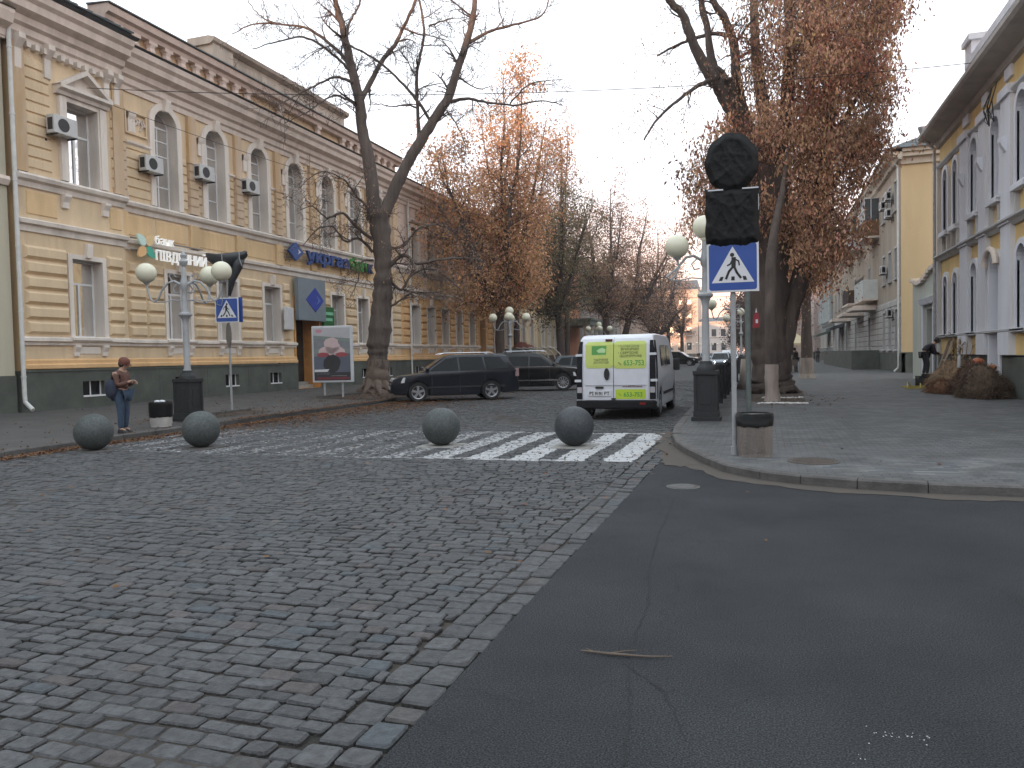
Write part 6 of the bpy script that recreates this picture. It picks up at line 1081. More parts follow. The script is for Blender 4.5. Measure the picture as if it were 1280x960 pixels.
# ---- signs
blue = mat('sign_blue',(.035,.085,.32),.35,.05); signw = mat('sign_white',(.66,.67,.70),.4,.05); signk = mat('sign_black',(.015,.015,.016),.5,.1); alum = mat('sign_aluminium_back',(.20,.205,.21),.45,.12,4,metal=.4)
def ped_sign(par, z, s, y=-.06, rz=0, mirror=1):
    G = empty  # square crossing sign in the xz plane facing -y
    mb = MB(); mb.box(-s/2,s/2,y-.012,y+.012,z-s/2,z+s/2); pl_ = mb.build('sign_plate', signw, par, bevel=.004); 
    def strip(mb,P,w,yy):
        for (a,b) in zip(P,P[1:]):
            d = Vector((b[0]-a[0],b[1]-a[1])); n = Vector((-d.y,d.x)).normalized()*w/2; e_ = d.normalized()*w*.28
            q = [(a[0]+n.x-e_.x,a[1]+n.y-e_.y),(b[0]+n.x+e_.x,b[1]+n.y+e_.y),(b[0]-n.x+e_.x,b[1]-n.y+e_.y),(a[0]-n.x-e_.x,a[1]-n.y-e_.y)]; mb.poly([(mirror*u*s,yy,z+v*s) for u,v in q])
    q = s/2-.030*s/.75; r = .05*s; mb = MB(); P = []
    for cx,cz,a0 in ((q-r,q-r,0),(-q+r,q-r,90),(-q+r,-q+r,180),(q-r,-q+r,270)):
        for k in range(6): a = rad(a0+18*k); P.append((cx+r*math.cos(a),y-.0145,z+cz+r*math.sin(a)))
    mb.poly(P); mb.build('blue_field', blue, pl_)
    mb = MB(); mb.poly([(-.41*s,y-.0165,z-.31*s),(.41*s,y-.0165,z-.31*s),(0,y-.0165,z+.41*s)]); mb.build('triangle', signw, pl_)
    mb = MB(); yy = y-.0185; c = [( .0+.042*math.cos(k*.5236),.24+.042*math.sin(k*.5236)) for k in range(12)]; mb.poly([(mirror*(u-.01)*s,yy,z+v*s) for u,v in c])
    strip(mb,[(.02,.17),(.015,.0)],.085,yy); strip(mb,[(.03,.16),(.115,.11),(.125,.03)],.028,yy-.001); strip(mb,[(-.0,.15),(-.045,.06),(-.10,.03)],.03,yy-.001)
    strip(mb,[(.0,.0),(-.075,-.09),(-.13,-.23)],.045,yy-.002); strip(mb,[(.03,-.0),(.075,-.11),(.15,-.22)],.045,yy-.002)
    for u in (-.24,0,.24): mb.poly([(mirror*(u+a)*s,yy,z+v*s) for a,v in ((-.035,-.27),(.035,-.27),(.035-u*.12,-.19),(-.025-u*.12,-.19))])
    mb.build('walking_figure', signk, pl_)
    return pl_
def wrinkled(nx,nz,shape,w,h,z,y,seed,par,name,th=.10):
    rnd = random.Random(seed); mb = MB(); N = nx; idx = {}
    fr = [[None]*(nz+1) for _ in range(nx+1)]
    ph = [rnd.uniform(0,6) for _ in range(10)]; cr_ = [(math.cos(a_),math.sin(a_),rnd.uniform(2.2,6)) for a_ in [rnd.uniform(0,3.14) for _ in range(9)]]
    for i in range(nx+1):
        for j in range(nz+1):
            u,v = -1+2*i/nx,-1+2*j/nz
            if shape == 'disc':
                m_ = max(abs(u),abs(v)); L = math.hypot(u,v) or 1; uu,vv = u*m_/L,v*m_/L
            else: uu,vv = u,v
            e_ = max(abs(u),abs(v)); fold = sum((.010/(q_+1)**.3)*(1-abs(math.sin((uu*cr_[q_][0]+vv*cr_[q_][1])*cr_[q_][2]+ph[q_]+.8*math.sin(3*uu*cr_[q_][1]+ph[q_]))))**4 for q_ in range(9))+rnd.uniform(-.003,.003)
            dep = -th/2*(1-max(0,e_-.8)/.2)-fold*(1-.3*e_)
            ed = 1+.02*math.sin(9*math.atan2(v,u)+ph[4]); zdr = (-.035*(1-uu*uu)*max(0,-vv)**3 if shape != 'disc' else 0)
            fr[i][j] = len(mb.v); mb.v.append((uu*w/2*ed,y+dep,z+vv*h/2*ed+zdr))
    for i in range(nx):
        for j in range(nz): mb.f.append((fr[i][j],fr[i+1][j],fr[i+1][j+1],fr[i][j+1]))
    n = len(mb.v); nf = len(mb.f)
    mb.v += [(p[0],2*y-p[1],p[2]) for p in mb.v]; mb.f += [tuple(q+n for q in f_[::-1]) for f_ in mb.f[:nf]]
    return mb.build(name, blackbag, par, smooth='all')
rz_r = rad(3)
sr = tag(empty('wrapped_sign_post',(-.41,11.55,.115),rz_r),'grey post with two signs wrapped in black plastic standing by the concrete bin','road sign')
mb = MB(); mb.tube([(0,0,0),(0,0,4.4)],.036,12); mb.tube([(0,0,0),(0,0,.12)],.055,12); mb.build('post', greyp, sr, smooth=True)
ped_sign(sr, 2.70, .715); wrinkled(46,46,'sq',.74,.80,3.42,-.06,4,sr,'wrapped_square_sign'); wrinkled(46,46,'disc',.74,.84,4.18,-.06,5,sr,'wrapped_round_sign')
mb = MB()
for a,b_ in ((-.33,-.12),(.14,.36)): mb.box(a,b_,-.13,-.115,3.785,3.803)
mb.box(.355,.362,-.13,-.12,3.48,3.70); mb.build('tape_strip', signw, sr)
p2_ = MB(); p2_.tube([(0,0,0),(0,0,3.0)],.058,12); p2_.tube([(0,0,0),(0,0,.1)],.08,12); o = p2_.build('steel_pole', greenp, None, smooth=True); o.location = (-.32,17.6,.115); tag(o,'plain greenish grey pole standing behind the litter bin on the right','pole')
sl = tag(empty('wrapped_sign_post',(-15.22,19.3,zl(-15.2)),rad(10)),'thin grey post with black-wrapped board on top and a round sign seen from behind','road sign')
mb = MB(); mb.tube([(0,0,0),(0,0,4.6)],.034,10); mb.build('post', greyp, sl, smooth=True)
ped_sign(sl, 3.02, .74, y=-.09, mirror=-1); mb = MB(); mb.box(.05,.43,.02,.05,2.66,3.4); mb.build('rear_sign_plate', blue, sl)
mb = MB(); k = 28; mb.prism([(.31*.62*math.cos(6.2832*i/k),-.05-.2*math.cos(6.2832*i/k),2.28+.37*math.sin(6.2832*i/k)) for i in range(k)],(.01,.02,0)); mb.build('round_sign_back', alum, sl)
wr = MB(); rnd = random.Random(9)
# black film slung round a hidden board, tapering down in a tail
rings = [((-.62,4.72,.04,.05)),((-.56,4.66,.12,.16)),((-.3,4.58,.16,.26)),((0,4.56,.17,.30)),((.3,4.6,.16,.24)),((.56,4.66,.12,.17)),((.64,4.72,.05,.08))]
n0 = len(wr.v); seg = 16
for (x,z,dy,dz) in rings:
    for k in range(seg): a = 6.2832*k/seg; wr.v.append((x+rnd.uniform(-.03,.03),-.02+dy*math.cos(a)+rnd.uniform(-.02,.02),z+dz*(math.sin(a) if math.sin(a) < 0 else math.sin(a)*.55)+rnd.uniform(-.025,.025)))
for i in range(len(rings)-1):
    for k in range(seg): k2 = (k+1)%seg; wr.f.append((n0+i*seg+k,n0+i*seg+k2,n0+(i+1)*seg+k2,n0+(i+1)*seg+k))
wr.tube([(.42,0,4.6),(.34,-.02,4.3),(.16,-.03,3.9),(.06,-.03,3.45)],[.16,.15,.10,.04],10); wr.tube([(-.1,0,4.45),(.0,-.02,4.2),(.08,-.02,3.95)],[.2,.16,.06],10)
wr.build('wrapped_board', mat('sagging_black_film',(.028,.032,.036),.38,.3,6,bump=.9,bscale=8), sl, smooth='all')
mb = MB()
for x in (-.05,.5): mb.tube([(x,-.2,4.72),(x+.02,-.22,4.5),(x+.08,-.2,4.3)],.012,5)
mb.tube([(-.28,-.12,3.3),(-.3,-.12,3.2),(-.15,-.12,3.16),(-.12,-.12,3.3),(-.12,-.1,3.6)],.012,6); mb.build('rope', greyp, sl)
# ---- litter bins
def bin_(x,y,z,lab,bodym,bagm,r=.24,h=.5,top=.12,cap=None):
    t = tag(empty('litter_bin',(x,y,z)),lab,'litter bin'); mb = MB(); mb.lathe([(r*.93,0),(r*.95,.06),(r,.08),(r,h-.05),(r*1.03,h-.03),(r*1.02,h),(r*.9,h+.01),(r*.88,.1)],(0,0,0),32); mb.build('drum', bodym, t, smooth=True)
    mb = MB(); rnd = random.Random(3); n0 = 0; seg = 32
    pr = [(r*1.05,h-top-.13),(r*1.09,h-top*.5),(r*1.08,h-.01),(r*1.05,h+.03),(r*.95,h+.035),(r*.9,h-.05),(r*.8,h-.18)]
    for i,(a,b_) in enumerate(pr):
        for k in range(seg): t_ = 6.2832*k/seg; q = rnd.uniform(-.008,.008) if i == 0 else rnd.uniform(-.006,.006); mb.v.append(((a+q*.3)*math.cos(t_),(a+q*.3)*math.sin(t_),b_+q*(1.6 if i == 0 else .8)))
    for i in range(len(pr)-1):
        for k in range(seg): k2 = (k+1)%seg; mb.f.append((i*seg+k,i*seg+k2,(i+1)*seg+k2,(i+1)*seg+k))
    mb.f.append(tuple((len(pr)-1)*seg+k for k in range(seg))); mb.build('bag_liner', bagm, t, smooth='all'); return t
bin_(-.13,11.42,.115,'pale concrete litter bin with a black bag rim in front of the right sign post',mat('stained_concrete_bin',(.25,.225,.205),.9,.35,4,bump=.6,streak=True,grime=1.0),blackbag,r=.24,h=.58,top=.02)
b_l = bin_(-13.66,14.75,zl(-13.7),'white litter bin with sagging black bag beside the left lamp post',mat('white_bin_concrete',(.55,.54,.52),.85,.15,4,grime=.5),blackbag,r=.245,h=.56,top=.2)
mb = MB(); 
for k in range(9): mb.sphere((random.Random(k).uniform(-.1,.1),random.Random(k+5).uniform(-.1,.1),.56+.02*(k%3)),.06,8,6,(1.2,1,.6))
mb.build('rubbish', signw, b_l)
# ---- manholes
def manhole(x,y,z,r,m,lab):
    mb = MB(); mb.lathe([(r,0),(r,.006),(r*.93,.009),(r*.93,.004),(r*.88,.004),(r*.88,.008)],(0,0,0),36)
    for k in range(-5,6):
        w_ = math.sqrt(max(0,(r*.8)**2-(k*r*.15)**2)); mb.box(-w_,w_,k*r*.15-.012,k*r*.15+.012,.007,.012)
    o = mb.build('manhole_cover',m); o.location = (x,y,z); tag(o,lab,'manhole cover'); return o
manhole(-.93,9.3,.002,.20,mat('grey_cast_cover',(.10,.098,.096),.7,.2,8,bump=.4),'grey round manhole cover in the asphalt by the kerb bend'); manhole(.62,10.95,.117,.33,mat('rusty_cast_cover',(.085,.07,.06),.75,.25,8,bump=.4),'rust-brown manhole cover in the pavement right of the litter bin')
# ---- ring of white stones round the right trees
rs = mat('whitewashed_stone',(.52,.49,.47),.9,.2,6,bump=.6,bscale=20,grime=.4); rnd = random.Random(4); n = 0
mb = MB(); mb.poly([(-.12,22.75,.121),(1.12,22.75,.121),(1.35,30.4,.121),(-.7,30.6,.121),(-.5,25,.121)]); struct(mb.build('tree_bed_soil', soil))
def rock(x,y,z,s,lab,name,m,grp):
    mb = MB(); mb.sphere((0,0,s*.3),s,9,6,(rnd.uniform(1.0,1.5),rnd.uniform(.7,1.1),rnd.uniform(.45,.65)))
    mb.v = [(a+rnd.uniform(-.12,.12)*s,b+rnd.uniform(-.12,.12)*s,c+rnd.uniform(-.1,.1)*s) for a,b,c in mb.v]; o = mb.build(name,m,None,smooth=True); o.location = (x,y,z); o.rotation_euler.z = rnd.uniform(0,6); return tag(o,lab,'stone',grp)
for k in range(17): rock(-.13+.078*k+rnd.uniform(-.01,.01),22.65+rnd.uniform(-.05,.05),.12,rnd.uniform(.05,.068),'small whitewashed stone in the front line below the slim tree','edging_stone',rs,'white stones edging the tree bed')
for k in range(14): rock(-.02+.088*k+rnd.uniform(-.02,.02),25.4+rnd.uniform(-.08,.08),.12,rnd.uniform(.045,.065),'small whitewashed stone in the back line behind the slim tree','edging_stone',rs,'white stones of the back edging')
# ---- twig on the asphalt
mb = MB(); mb.tube([(-.95,3.985,.012),(-.8,3.975,.014),(-.6,3.99,.013),(-.47,4.03,.012)],[.004,.007,.005,.002],6); mb.tube([(-.8,3.975,.015),(-.72,4.03,.016),(-.66,4.06,.014)],[.004,.003,.002],5); mb.tube([(-.88,3.98,.014),(-.93,4.02,.013)],[.003,.002],5); tag(mb.build('fallen_twig', mat('dry_twig',(.13,.10,.078),.9,.2)),'dry forked twig lying on the asphalt in the foreground','twig')
# white chips and paint spots
mb = MB(); rnd = random.Random(6); sp = []
for (cx,cy,n,sx_,sy_) in ((.02,2.72,16,.22,.03),(.38,3.28,6,.05,.05),(.55,3.45,26,.07,.02)):
    for _ in range(n):
        x,y,s_ = rnd.gauss(cx,sx_),rnd.gauss(cy,sy_),rnd.uniform(.0015,.0042); mb.poly([(x+s_*rnd.uniform(.5,1.3)*math.cos(a*1.05),y+s_*rnd.uniform(.5,1.3)*math.sin(a*1.05),.0045) for a in range(6)])
struct(mb.build('road_paint_specks', signw))
# ---- advertising light box
ad = tag(empty('poster_stand',(-15.95,26.3,zl(-15.9)),rad(14)),'white-framed poster stand on two thin legs in front of the bank entrance','advertising stand')
mb = MB(); mb.box(-.80,.80,-.11,.11,.58,2.78); mb.build('cabinet', mat('white_cabinet',(.55,.56,.58),.5,.06,3), ad, bevel=.03)
mb = MB(); mb.box(-.72,.72,-.116,-.108,.66,2.70); fr_ = mb.build('poster', mat('poster_paper',(.19,.20,.22),.6,.1,3), ad)
def flat(nm,c,polys,yy,par=None):
    mb = MB()
    for P in polys: mb.poly([(x,yy,z) for x,z in P])
    return mb.build(nm, mat('print_'+nm,c,.6,.06), par or fr_)
def blob(cx,cz,rx,rz_,n=18,w=.1,seed=1):
    r_n = random.Random(seed); return [(cx+rx*(1+w*r_n.uniform(-1,1))*math.cos(6.2832*k/n),cz+rz_*(1+w*r_n.uniform(-1,1))*math.sin(6.2832*k/n)) for k in range(n)]
flat('sky_band',(.42,.42,.44),[[(-.72,2.35),(.72,2.25),(.72,2.70),(-.72,2.70)]],-.118); flat('green_band',(.20,.24,.22),[[(-.72,2.30),(.72,2.15),(.72,2.28),(-.72,2.42)],[(-.72,1.72),(.72,1.72),(.72,1.88),(-.72,1.9)]],-.1185)
flat('dark_base',(.035,.035,.04),[[(-.72,.66),(.72,.66),(.72,.98),(-.72,.98)]],-.118); flat('slate',(.10,.115,.15),[[(-.72,.98),(.72,.98),(.72,1.7),(-.72,1.6)]],-.1182)
flat('pale_cushion',(.55,.42,.42),[blob(0,2.02,.3,.32,18,.12,2),blob(-.2,1.78,.32,.2,16,.1,3),blob(.22,1.78,.32,.18,16,.1,4)],-.119)
flat('red_rim',(.30,.06,.07),[blob(-.36,1.66,.24,.09,14,.1,5),blob(.38,1.66,.24,.09,14,.1,6)],-.1195); flat('black_shape',(.03,.03,.034),[blob(0,1.32,.34,.36,18,.12,7)],-.1192)
flat('pink_badge',(.5,.22,.28),[blob(-.5,2.58,.14,.07,12,.1,8)],-.1198); flat('white_slip',(.6,.6,.6),[[(-.7,1.0),(-.2,1.0),(-.12,1.1),(-.7,1.09)]],-.1197); flat('dark_red_strip',(.16,.03,.04),[[(-.6,.70),(.68,.70),(.68,.79),(-.6,.79)]],-.1197)
mb = MB(); put_text(mb,'▬▬▬ ▬▬'[:0]+'— — — —',(-.62,-.1205,.9),(1,0,0),(0,0,1),.08,width=.5); put_text(mb,'———',(-.05,-.1205,.82),(1,0,0),(0,0,1),.08,width=.62); mb.build('print_lines', signw, fr_)
for x in (-.36,.36): mb = MB(); mb.box(x-.035,x+.035,-.03,.03,0,.58); mb.build('leg', greyp, ad)
# ---- bank signs
litw = mat('lit_white_letter',(.8,.8,.8),.4,.02,emit=((1,.99,.92),.30)); litc = {}
bs = tag(empty('bank_sign',(LX+.38,21.4,5.3)),'lit white letter sign with green and orange clover logo above the second ground-floor window','sign')
EX,EY = (0,1,0),(0,0,1)
mb = MB()
mb.box(-.24,-.18,.0,3.6,.3,.34); mb.box(-.24,-.18,.0,3.6,.72,.76); mb.build('mounting_rail', alum, bs)
mb = MB(); put_text(mb,'ПІВДЕННИЙ',(.06,.86,.03),EX,EY,.52,width=2.6,depth=.03); mb.build('letters', litw, bs)
mb = MB(); put_text(mb,'банк',(.06,.84,.60),EX,EY,.44,width=.92,depth=.03); mb.build('small_letters', litw, bs)
for (cy,cz,ang,c) in ((.22,.68,135,(.42,.55,.50)),(.62,.70,45,(.55,.40,.22)),(.22,.24,225,(.55,.34,.16)),(.62,.26,315,(.05,.30,.22))):
    mb = MB(); k = 14; a0 = rad(ang); u = Vector((0,math.cos(a0),math.sin(a0))); v = Vector((0,-math.sin(a0),math.cos(a0))); P = []
    for i in range(k): t = 6.2832*i/k; P.append(Vector((0,cy,cz))+u*(.24*math.cos(t))+v*(.15*math.sin(t)*(1-.35*math.cos(t))))
    mb.prism(P,(.07,0,0)); mb.build('clover_leaf', mat('clover_%d'%ang,c,.4,.05,emit=(c,.22)), bs)
us = tag(empty('bank_sign',(LX+.24,30.45,6.3)),'blue and green letter sign with a blue lozenge logo above the bank entrance','sign')
mb = MB(); mb.box(-.1,-.03,0,8.4,.12,.16); mb.box(-.1,-.03,0,8.4,.42,.46); mb.build('mounting_rail', alum, us)
mb = MB(); mb.prism([(0,.05,.42),(0,.65,.0),(0,1.25,.42),(0,.65,.84)],(.14,0,0)); dm = mb.build('lozenge', mat('logo_blue',(.02,.07,.26),.4,.1), us)
mb = MB(); mb.prism([(.141,.75,.3),(.141,1.0,.42),(.141,.75,.54),(.141,.85,.42)],(.01,0,0)); mb.build('arrow', signw, dm)
mb = MB(); put_text(mb,'укргаз',(.08,1.55,.12),EX,EY,.82,width=3.9,depth=.06,bold=.03); mb.build('letters', mat('letter_blue',(.02,.06,.22),.45,.1), us)
mb = MB(); put_text(mb,'бан',(.08,5.6,.12),EX,EY,.82,width=1.75,depth=.06,bold=.03); mb.build('green_letters', mat('letter_green',(.05,.26,.05),.45,.1), us)
mb = MB(); put_text(mb,'к',(.08,7.5,.12),EX,EY,.82,width=.6,depth=.06,bold=.03); mb.build('last_letter', mat('letter_dark',(.03,.05,.12),.45,.1), us)
gs = tag(empty('grey_sign_board',(LX+.12,31.2,3.55)),'large grey square board with a blue lozenge above the orange doorway','sign')
mb = MB(); mb.box(0,.22,0,2.35,0,2.0); mb.build('board', mat('grey_board',(.19,.23,.26),.4,.08,2), gs, bevel=.01)
mb = MB(); mb.prism([(.224,.6,1.0),(.224,1.4,.42),(.224,2.15,1.0),(.224,1.4,1.6)],(.02,0,0)); dm = mb.build('lozenge', mat('logo_blue2',(.03,.06,.34),.35,.1), gs); mb = MB(); mb.prism([(.246,1.45,.75),(.246,1.85,1.0),(.246,1.45,1.25),(.246,1.6,1.0)],(.01,0,0)); mb.build('arrow', mat('pale_blue',(.10,.16,.42),.4,.1), dm)
ws = tag(empty('white_sign_box',(LX+.1,30.5,2.95)),'small white projecting sign box with grey lettering left of the doorway','sign')
ws.rotation_euler.z = rad(-72); ws.location = (LX+.15,30.9,3.05)
mb = MB(); mb.box(0,.0+1.0,-.1,.1,0,1.05); mb.build('box', mat('white_box',(.62,.62,.62),.5,.05), ws, bevel=.04)
mb = MB(); mb.box(.2,.8,-.108,-.101,.66,.70); mb.box(.15,.85,-.108,-.101,.45,.48); mb.box(.15,.5,-.108,-.101,.16,.22); mb.build('print_line', mat('grey_print',(.12,.10,.12),.6), ws)
gn_ = tag(empty('green_window_board',(LX+.1,33.55,2.55)),'green exchange board with small window beside the bank doorway','sign')
mb = MB(); mb.box(0,.1,0,.98,0,1.75); mb.build('board', mat('exchange_green',(.02,.13,.035),.4,.15,3), gn_); mb = MB(); mb.box(.10,.112,.2,.9,1.35,1.5); mb.box(.10,.112,.2,.8,1.05,1.2); mb.build('print_line', mat('mint_print',(.20,.5,.32),.5), gn_); mb = MB(); mb.box(.10,.11,.52,.95,.1,.85); mb.build('display', mat('dark_display',(.02,.025,.04),.3), gn_)
# ---- vehicles
def paint(name,c,rough=.25,metal=.3): 
    m = mat(name,c,rough,.06,3,metal=metal); m.node_tree.nodes['Principled BSDF'].inputs['Coat Weight'].default_value = .25; m.node_tree.nodes['Principled BSDF'].inputs['Coat Roughness'].default_value = .08; return m
cglass = mat('tinted_car_glass',(.010,.012,.014),.10,.1,2,spec=.18); rubber = mat('tyre_rubber',(.02,.02,.021),.85,.2); alloy = mat('alloy_rim',(.42,.43,.45),.3,.08,3,metal=.7); chrome = mat('bright_metal',(.6,.6,.62),.2,.05,metal=.9); hlamp = mat('headlamp',(.6,.62,.64),.15,.05); rlamp = mat('tail_lamp',(.25,.02,.02),.25,.1); blackp = mat('black_plastic',(.02,.02,.022),.6,.2)
def wheel(par,x,y,r,w,side,rim=alloy,spokes=5,name='wheel'):
    t = empty(name,(x,y,r)); t.parent = par; mb = MB(); seg = 32
    def ring(prof,mb):
        n0 = len(mb.v)
        for rr,yy in prof:
            for k in range(seg): a = 6.2832*k/seg; mb.v.append((rr*math.cos(a),yy*side,rr*math.sin(a)))
        for i in range(len(prof)-1):
            for k in range(seg): k2 = (k+1)%seg; mb.f.append((n0+i*seg+k,n0+i*seg+k2,n0+(i+1)*seg+k2,n0+(i+1)*seg+k))
    ring([(r*.66,-w/2),(r*.95,-w/2),(r,-w/2+.03),(r,w/2-.03),(r*.95,w/2),(r*.68,w/2),(r*.66,w/2-.02)],mb); mb.build('tyre', rubber, t, smooth=True)
    mb = MB(); ring([(r*.68,w/2-.005),(r*.62,w/2-.01),(r*.60,w/2-.08),(r*.2,w/2-.11),(.001,w/2-.11)],mb); mb.build('rim_barrel', mat('dark_rim_inside',(.06,.06,.065),.5,.2), t)
    mb = MB(); 
    ring([(r*.68,w/2+.002),(r*.61,w/2-.004),(r*.61,w/2-.03)],mb)
    for k in range(spokes):
        a = 6.2832*k/spokes+.3; c,s = math.cos(a),math.sin(a); hw = r*(.13 if spokes < 8 else .045)
        P = [(r*.08*c-hw*.8*s*-1,r*.08*s-hw*.8*c),(r*.64*c+hw*s,r*.64*s-hw*c),(r*.64*c-hw*s,r*.64*s+hw*c),(r*.08*c-hw*.8*s,r*.08*s+hw*.8*c)]
        mb.prism([(p[0],(w/2-.035)*side,p[1]) for p in P],(0,.03*side,0))
    mb.prism([(r*.16*math.cos(q*.6283),(w/2-.04)*side,r*.16*math.sin(q*.6283)) for q in range(10)],(0,.045*side,0)); mb.build('rim', rim, t); return t
def car(name,lab,loc,rz,body,roof,wx,wr,hw,pm_,belt,L2,side_win,ws,rw,tumble=.17,sc=1,cat='car',group='cars parked along the left kerb',spokes=5,rails=False,extra=None,lights=None):
    t = tag(empty(name,loc,rz),lab,cat,group); t.scale = (sc,)*3
    def arch(x): return [(x+(wr+.06)*math.cos(a),wr+(wr+.06)*math.sin(a)) for a in [math.pi-math.pi*k/10 for k in range(11)] if wr+(wr+.06)*math.sin(a) > .2]
    pts = list(body)            # upper outline from front bottom, over the bonnet, to rear bottom
    low = [(-pts[-1][0]*0+wx[1]-(wr+.06),.22)]
    P = pts+[(wx[1]-(wr+.06),.24)]+arch(wx[1])+[(wx[1]+(wr+.06),.2),(wx[0]-(wr+.06),.2)]+arch(wx[0])+[(wx[0]+(wr+.06),.24)]
    def ytap(x,z): q = max(0,abs(x)-(L2-.75)); return 1-.16*(q/.75)**2
    mb = MB(); k = len(P); cz = .65
    for y,s,dz in ((-hw+.0,.985,.0),(-hw+.05,1,0),(-hw*.3,1.0,.012),(hw*.3,1.0,.012),(hw-.05,1,0),(hw,.985,0)):
        for (x,z) in P: zz = cz+(z-cz)*(s if s == 1 else .975); mb.v.append((x*s,y*ytap(x,z),zz+(dz if z > .8 else 0)))
    mb.f.append(tuple(range(k))); mb.f.append(tuple(range(5*k,6*k))[::-1])
    for r in range(5):
        for i in range(k): j = (i+1)%k; mb.f.append((r*k+i,r*k+j,(r+1)*k+j,(r+1)*k+i))
    mb.build('body', pm_, t, smooth='fix', bevel=.012)
    mb = MB(); mb.box(-L2+.35,L2-.35,-hw+.16,hw-.16,.26,.75); mb.build('underbody', blackp, t)
    # greenhouse
    zr = max(z for x,z in roof); g = len(roof)
    def yg(z): return (hw-.035)-tumble*max(0,z-belt)/(zr-belt)
    mb = MB()
    for s in (-1,-.93,.93,1):
        for (x,z) in roof: mb.v.append((x,(yg(z)*(1 if abs(s) == 1 else .9))*(1 if s > 0 else -1),z-(.03 if abs(s) == 1 and z > zr-.12 else 0)))
    for r in range(3):
        for i in range(g): j = (i+1)%g; mb.f.append((r*g+i,r*g+j,(r+1)*g+j,(r+1)*g+i))
    mb.f.append(tuple(range(g))); mb.f.append(tuple(range(3*g,4*g))[::-1]); mb.build('roof', pm_, t, smooth='fix', bevel=.015)
    for W_ in side_win:
        for s in (-1,1): mb = MB(); mb.prism([(x,s*(yg(z)+.004),z) for x,z in W_],(0,s*.006,0)); mb.build('side_window', cglass, t)
    for nm,(a,b_) in (('windscreen',ws),('rear_window',rw)):
        d = Vector((b_[0]-a[0],0,b_[1]-a[1])).normalized(); n = Vector((d.z,0,-d.x))*(.012 if nm == 'windscreen' else -.012); n = n if (n.x > 0) == (nm == 'windscreen') else -n
        ya,yb = yg(a[1])-.10,yg(b_[1])-.12; mb = MB(); mb.quad(Vector((a[0],-ya,a[1]))+n,Vector((a[0],ya,a[1]))+n,Vector((b_[0],yb,b_[1]))+n,Vector((b_[0],-yb,b_[1]))+n); mb.build(nm, cglass, t)
    for x in wx:
        for s in (-1,1): wheel(t,x,s*(hw-.115),wr,.2,s,spokes=spokes)
    for s in (-1,1):
        mb = MB(); mb.sphere((ws[0][0]-.12,s*(hw+.10),belt+.10),.1,12,8,(.7,1.0,.75)); mb.tube([(ws[0][0]-.1,s*(hw-.05),belt+.05),(ws[0][0]-.1,s*(hw+.05),belt+.08)],.025,6); mb.build('mirror', pm_, t, smooth='all')
        mb = MB(); mb.box(-L2+.55,L2-1.15,s*(hw+.002)-.006,s*(hw+.002)+.008,.47,.52); 
        for q in side_win[0][0][0]-1.02,side_win[0][0][0]-.0: pass
        mb.build('side_moulding', blackp if name != 'chrome_line_suv' else chrome, t)
        for x in ((-.25,-1.05)): mb = MB(); mb.box(x-.1,x+.1,s*(hw)-.004,s*(hw)+.025,belt-.12,belt-.09); mb.build('door_handle', pm_, t)
        mb = MB(); 
        for x in (.85,-.12,-1.0): mb.box(x-.006,x+.006,s*(hw*1.0)-.004,s*hw+.003,.3,belt-.02)
        mb.build('door_seam', blackp, t)
        if rails: mb = MB(); mb.tube([(.55,s*(hw-.26),zr+.0),(.4,s*(hw-.25),zr+.055),(-1.2,s*(hw-.25),zr+.055),(-1.35,s*(hw-.26),zr)],.02,6); mb.build('roof_rail', chrome, t)
    for s in (-1,1):
        mb = MB(); mb.prism([(L2-.02,s*(hw*.42),.62),(L2-.14,s*(hw*.42),.83),(L2-.50,s*(hw*.965),.85),(L2-.46,s*(hw*.985),.67)],(.035,s*.022,0)); mb.build('headlight', lights or hlamp, t)
        mb = MB(); mb.box(-L2+.02,-L2+.15,s*(hw*.86)-.05,s*(hw*.86)+.05,.80,1.08); mb.build('taillight', mat('clear_red_lamp',(.34,.22,.22),.2,.1), t, bevel=.01)
    mb = MB(); mb.box(L2-.07,L2-.005,-.42,.42,.55,.72); mb.box(L2-.04,L2+.0,-.5,.5,.3,.42); mb.build('grille', blackp, t)
    mb = MB(); mb.box(L2-.002,L2+.012,-.26,.26,.44,.54); mb.build('number_plate', signw, t)
    return t
suv_body = [(2.12,.26),(2.24,.36),(2.24,.60),(2.16,.78),(1.95,.88),(1.3,.96),(1.12,.985),(-.5,1.0),(-1.9,1.0),(-2.14,.98),(-2.22,.7),(-2.25,.55),(-2.24,.34),(-2.1,.26)]
suv_roof = [(1.18,.97),(.36,1.52),(.1,1.595),(-1.2,1.60),(-1.78,1.56),(-2.14,.97)]
sw = [[(.94,1.05),(.36,1.46),(-.05,1.51),(-.08,1.05)],[(-.14,1.05),(-.11,1.51),(-.92,1.51),(-1.02,1.05)],[(-1.1,1.06),(-.99,1.51),(-1.55,1.49),(-1.88,1.10)]]
ang = math.atan2(-1.4,-2.38)
car('dark_estate_car','dark grey-blue estate car with silver five-spoke wheels parked nose to the big bare tree',(-11.35,27.35,0),ang,suv_body,suv_roof,(1.33,-1.22),.335,.865,paint('dark_slate_blue_paint',(.014,.017,.025)),1.02,2.25,sw,((1.13,1.01),(.42,1.49)),((-2.09,1.06),(-1.83,1.50)),sc=1.08,rails=True)
suv2_body = [(2.25,.28),(2.38,.4),(2.38,.72),(2.3,.92),(2.0,1.03),(1.35,1.10),(1.1,1.12),(-.5,1.13),(-2.1,1.13),(-2.3,1.05),(-2.4,.75),(-2.4,.4),(-2.28,.28)]
suv2_roof = [(1.2,1.09),(.42,1.68),(.15,1.78),(-1.4,1.80),(-2.05,1.74),(-2.33,1.09)]
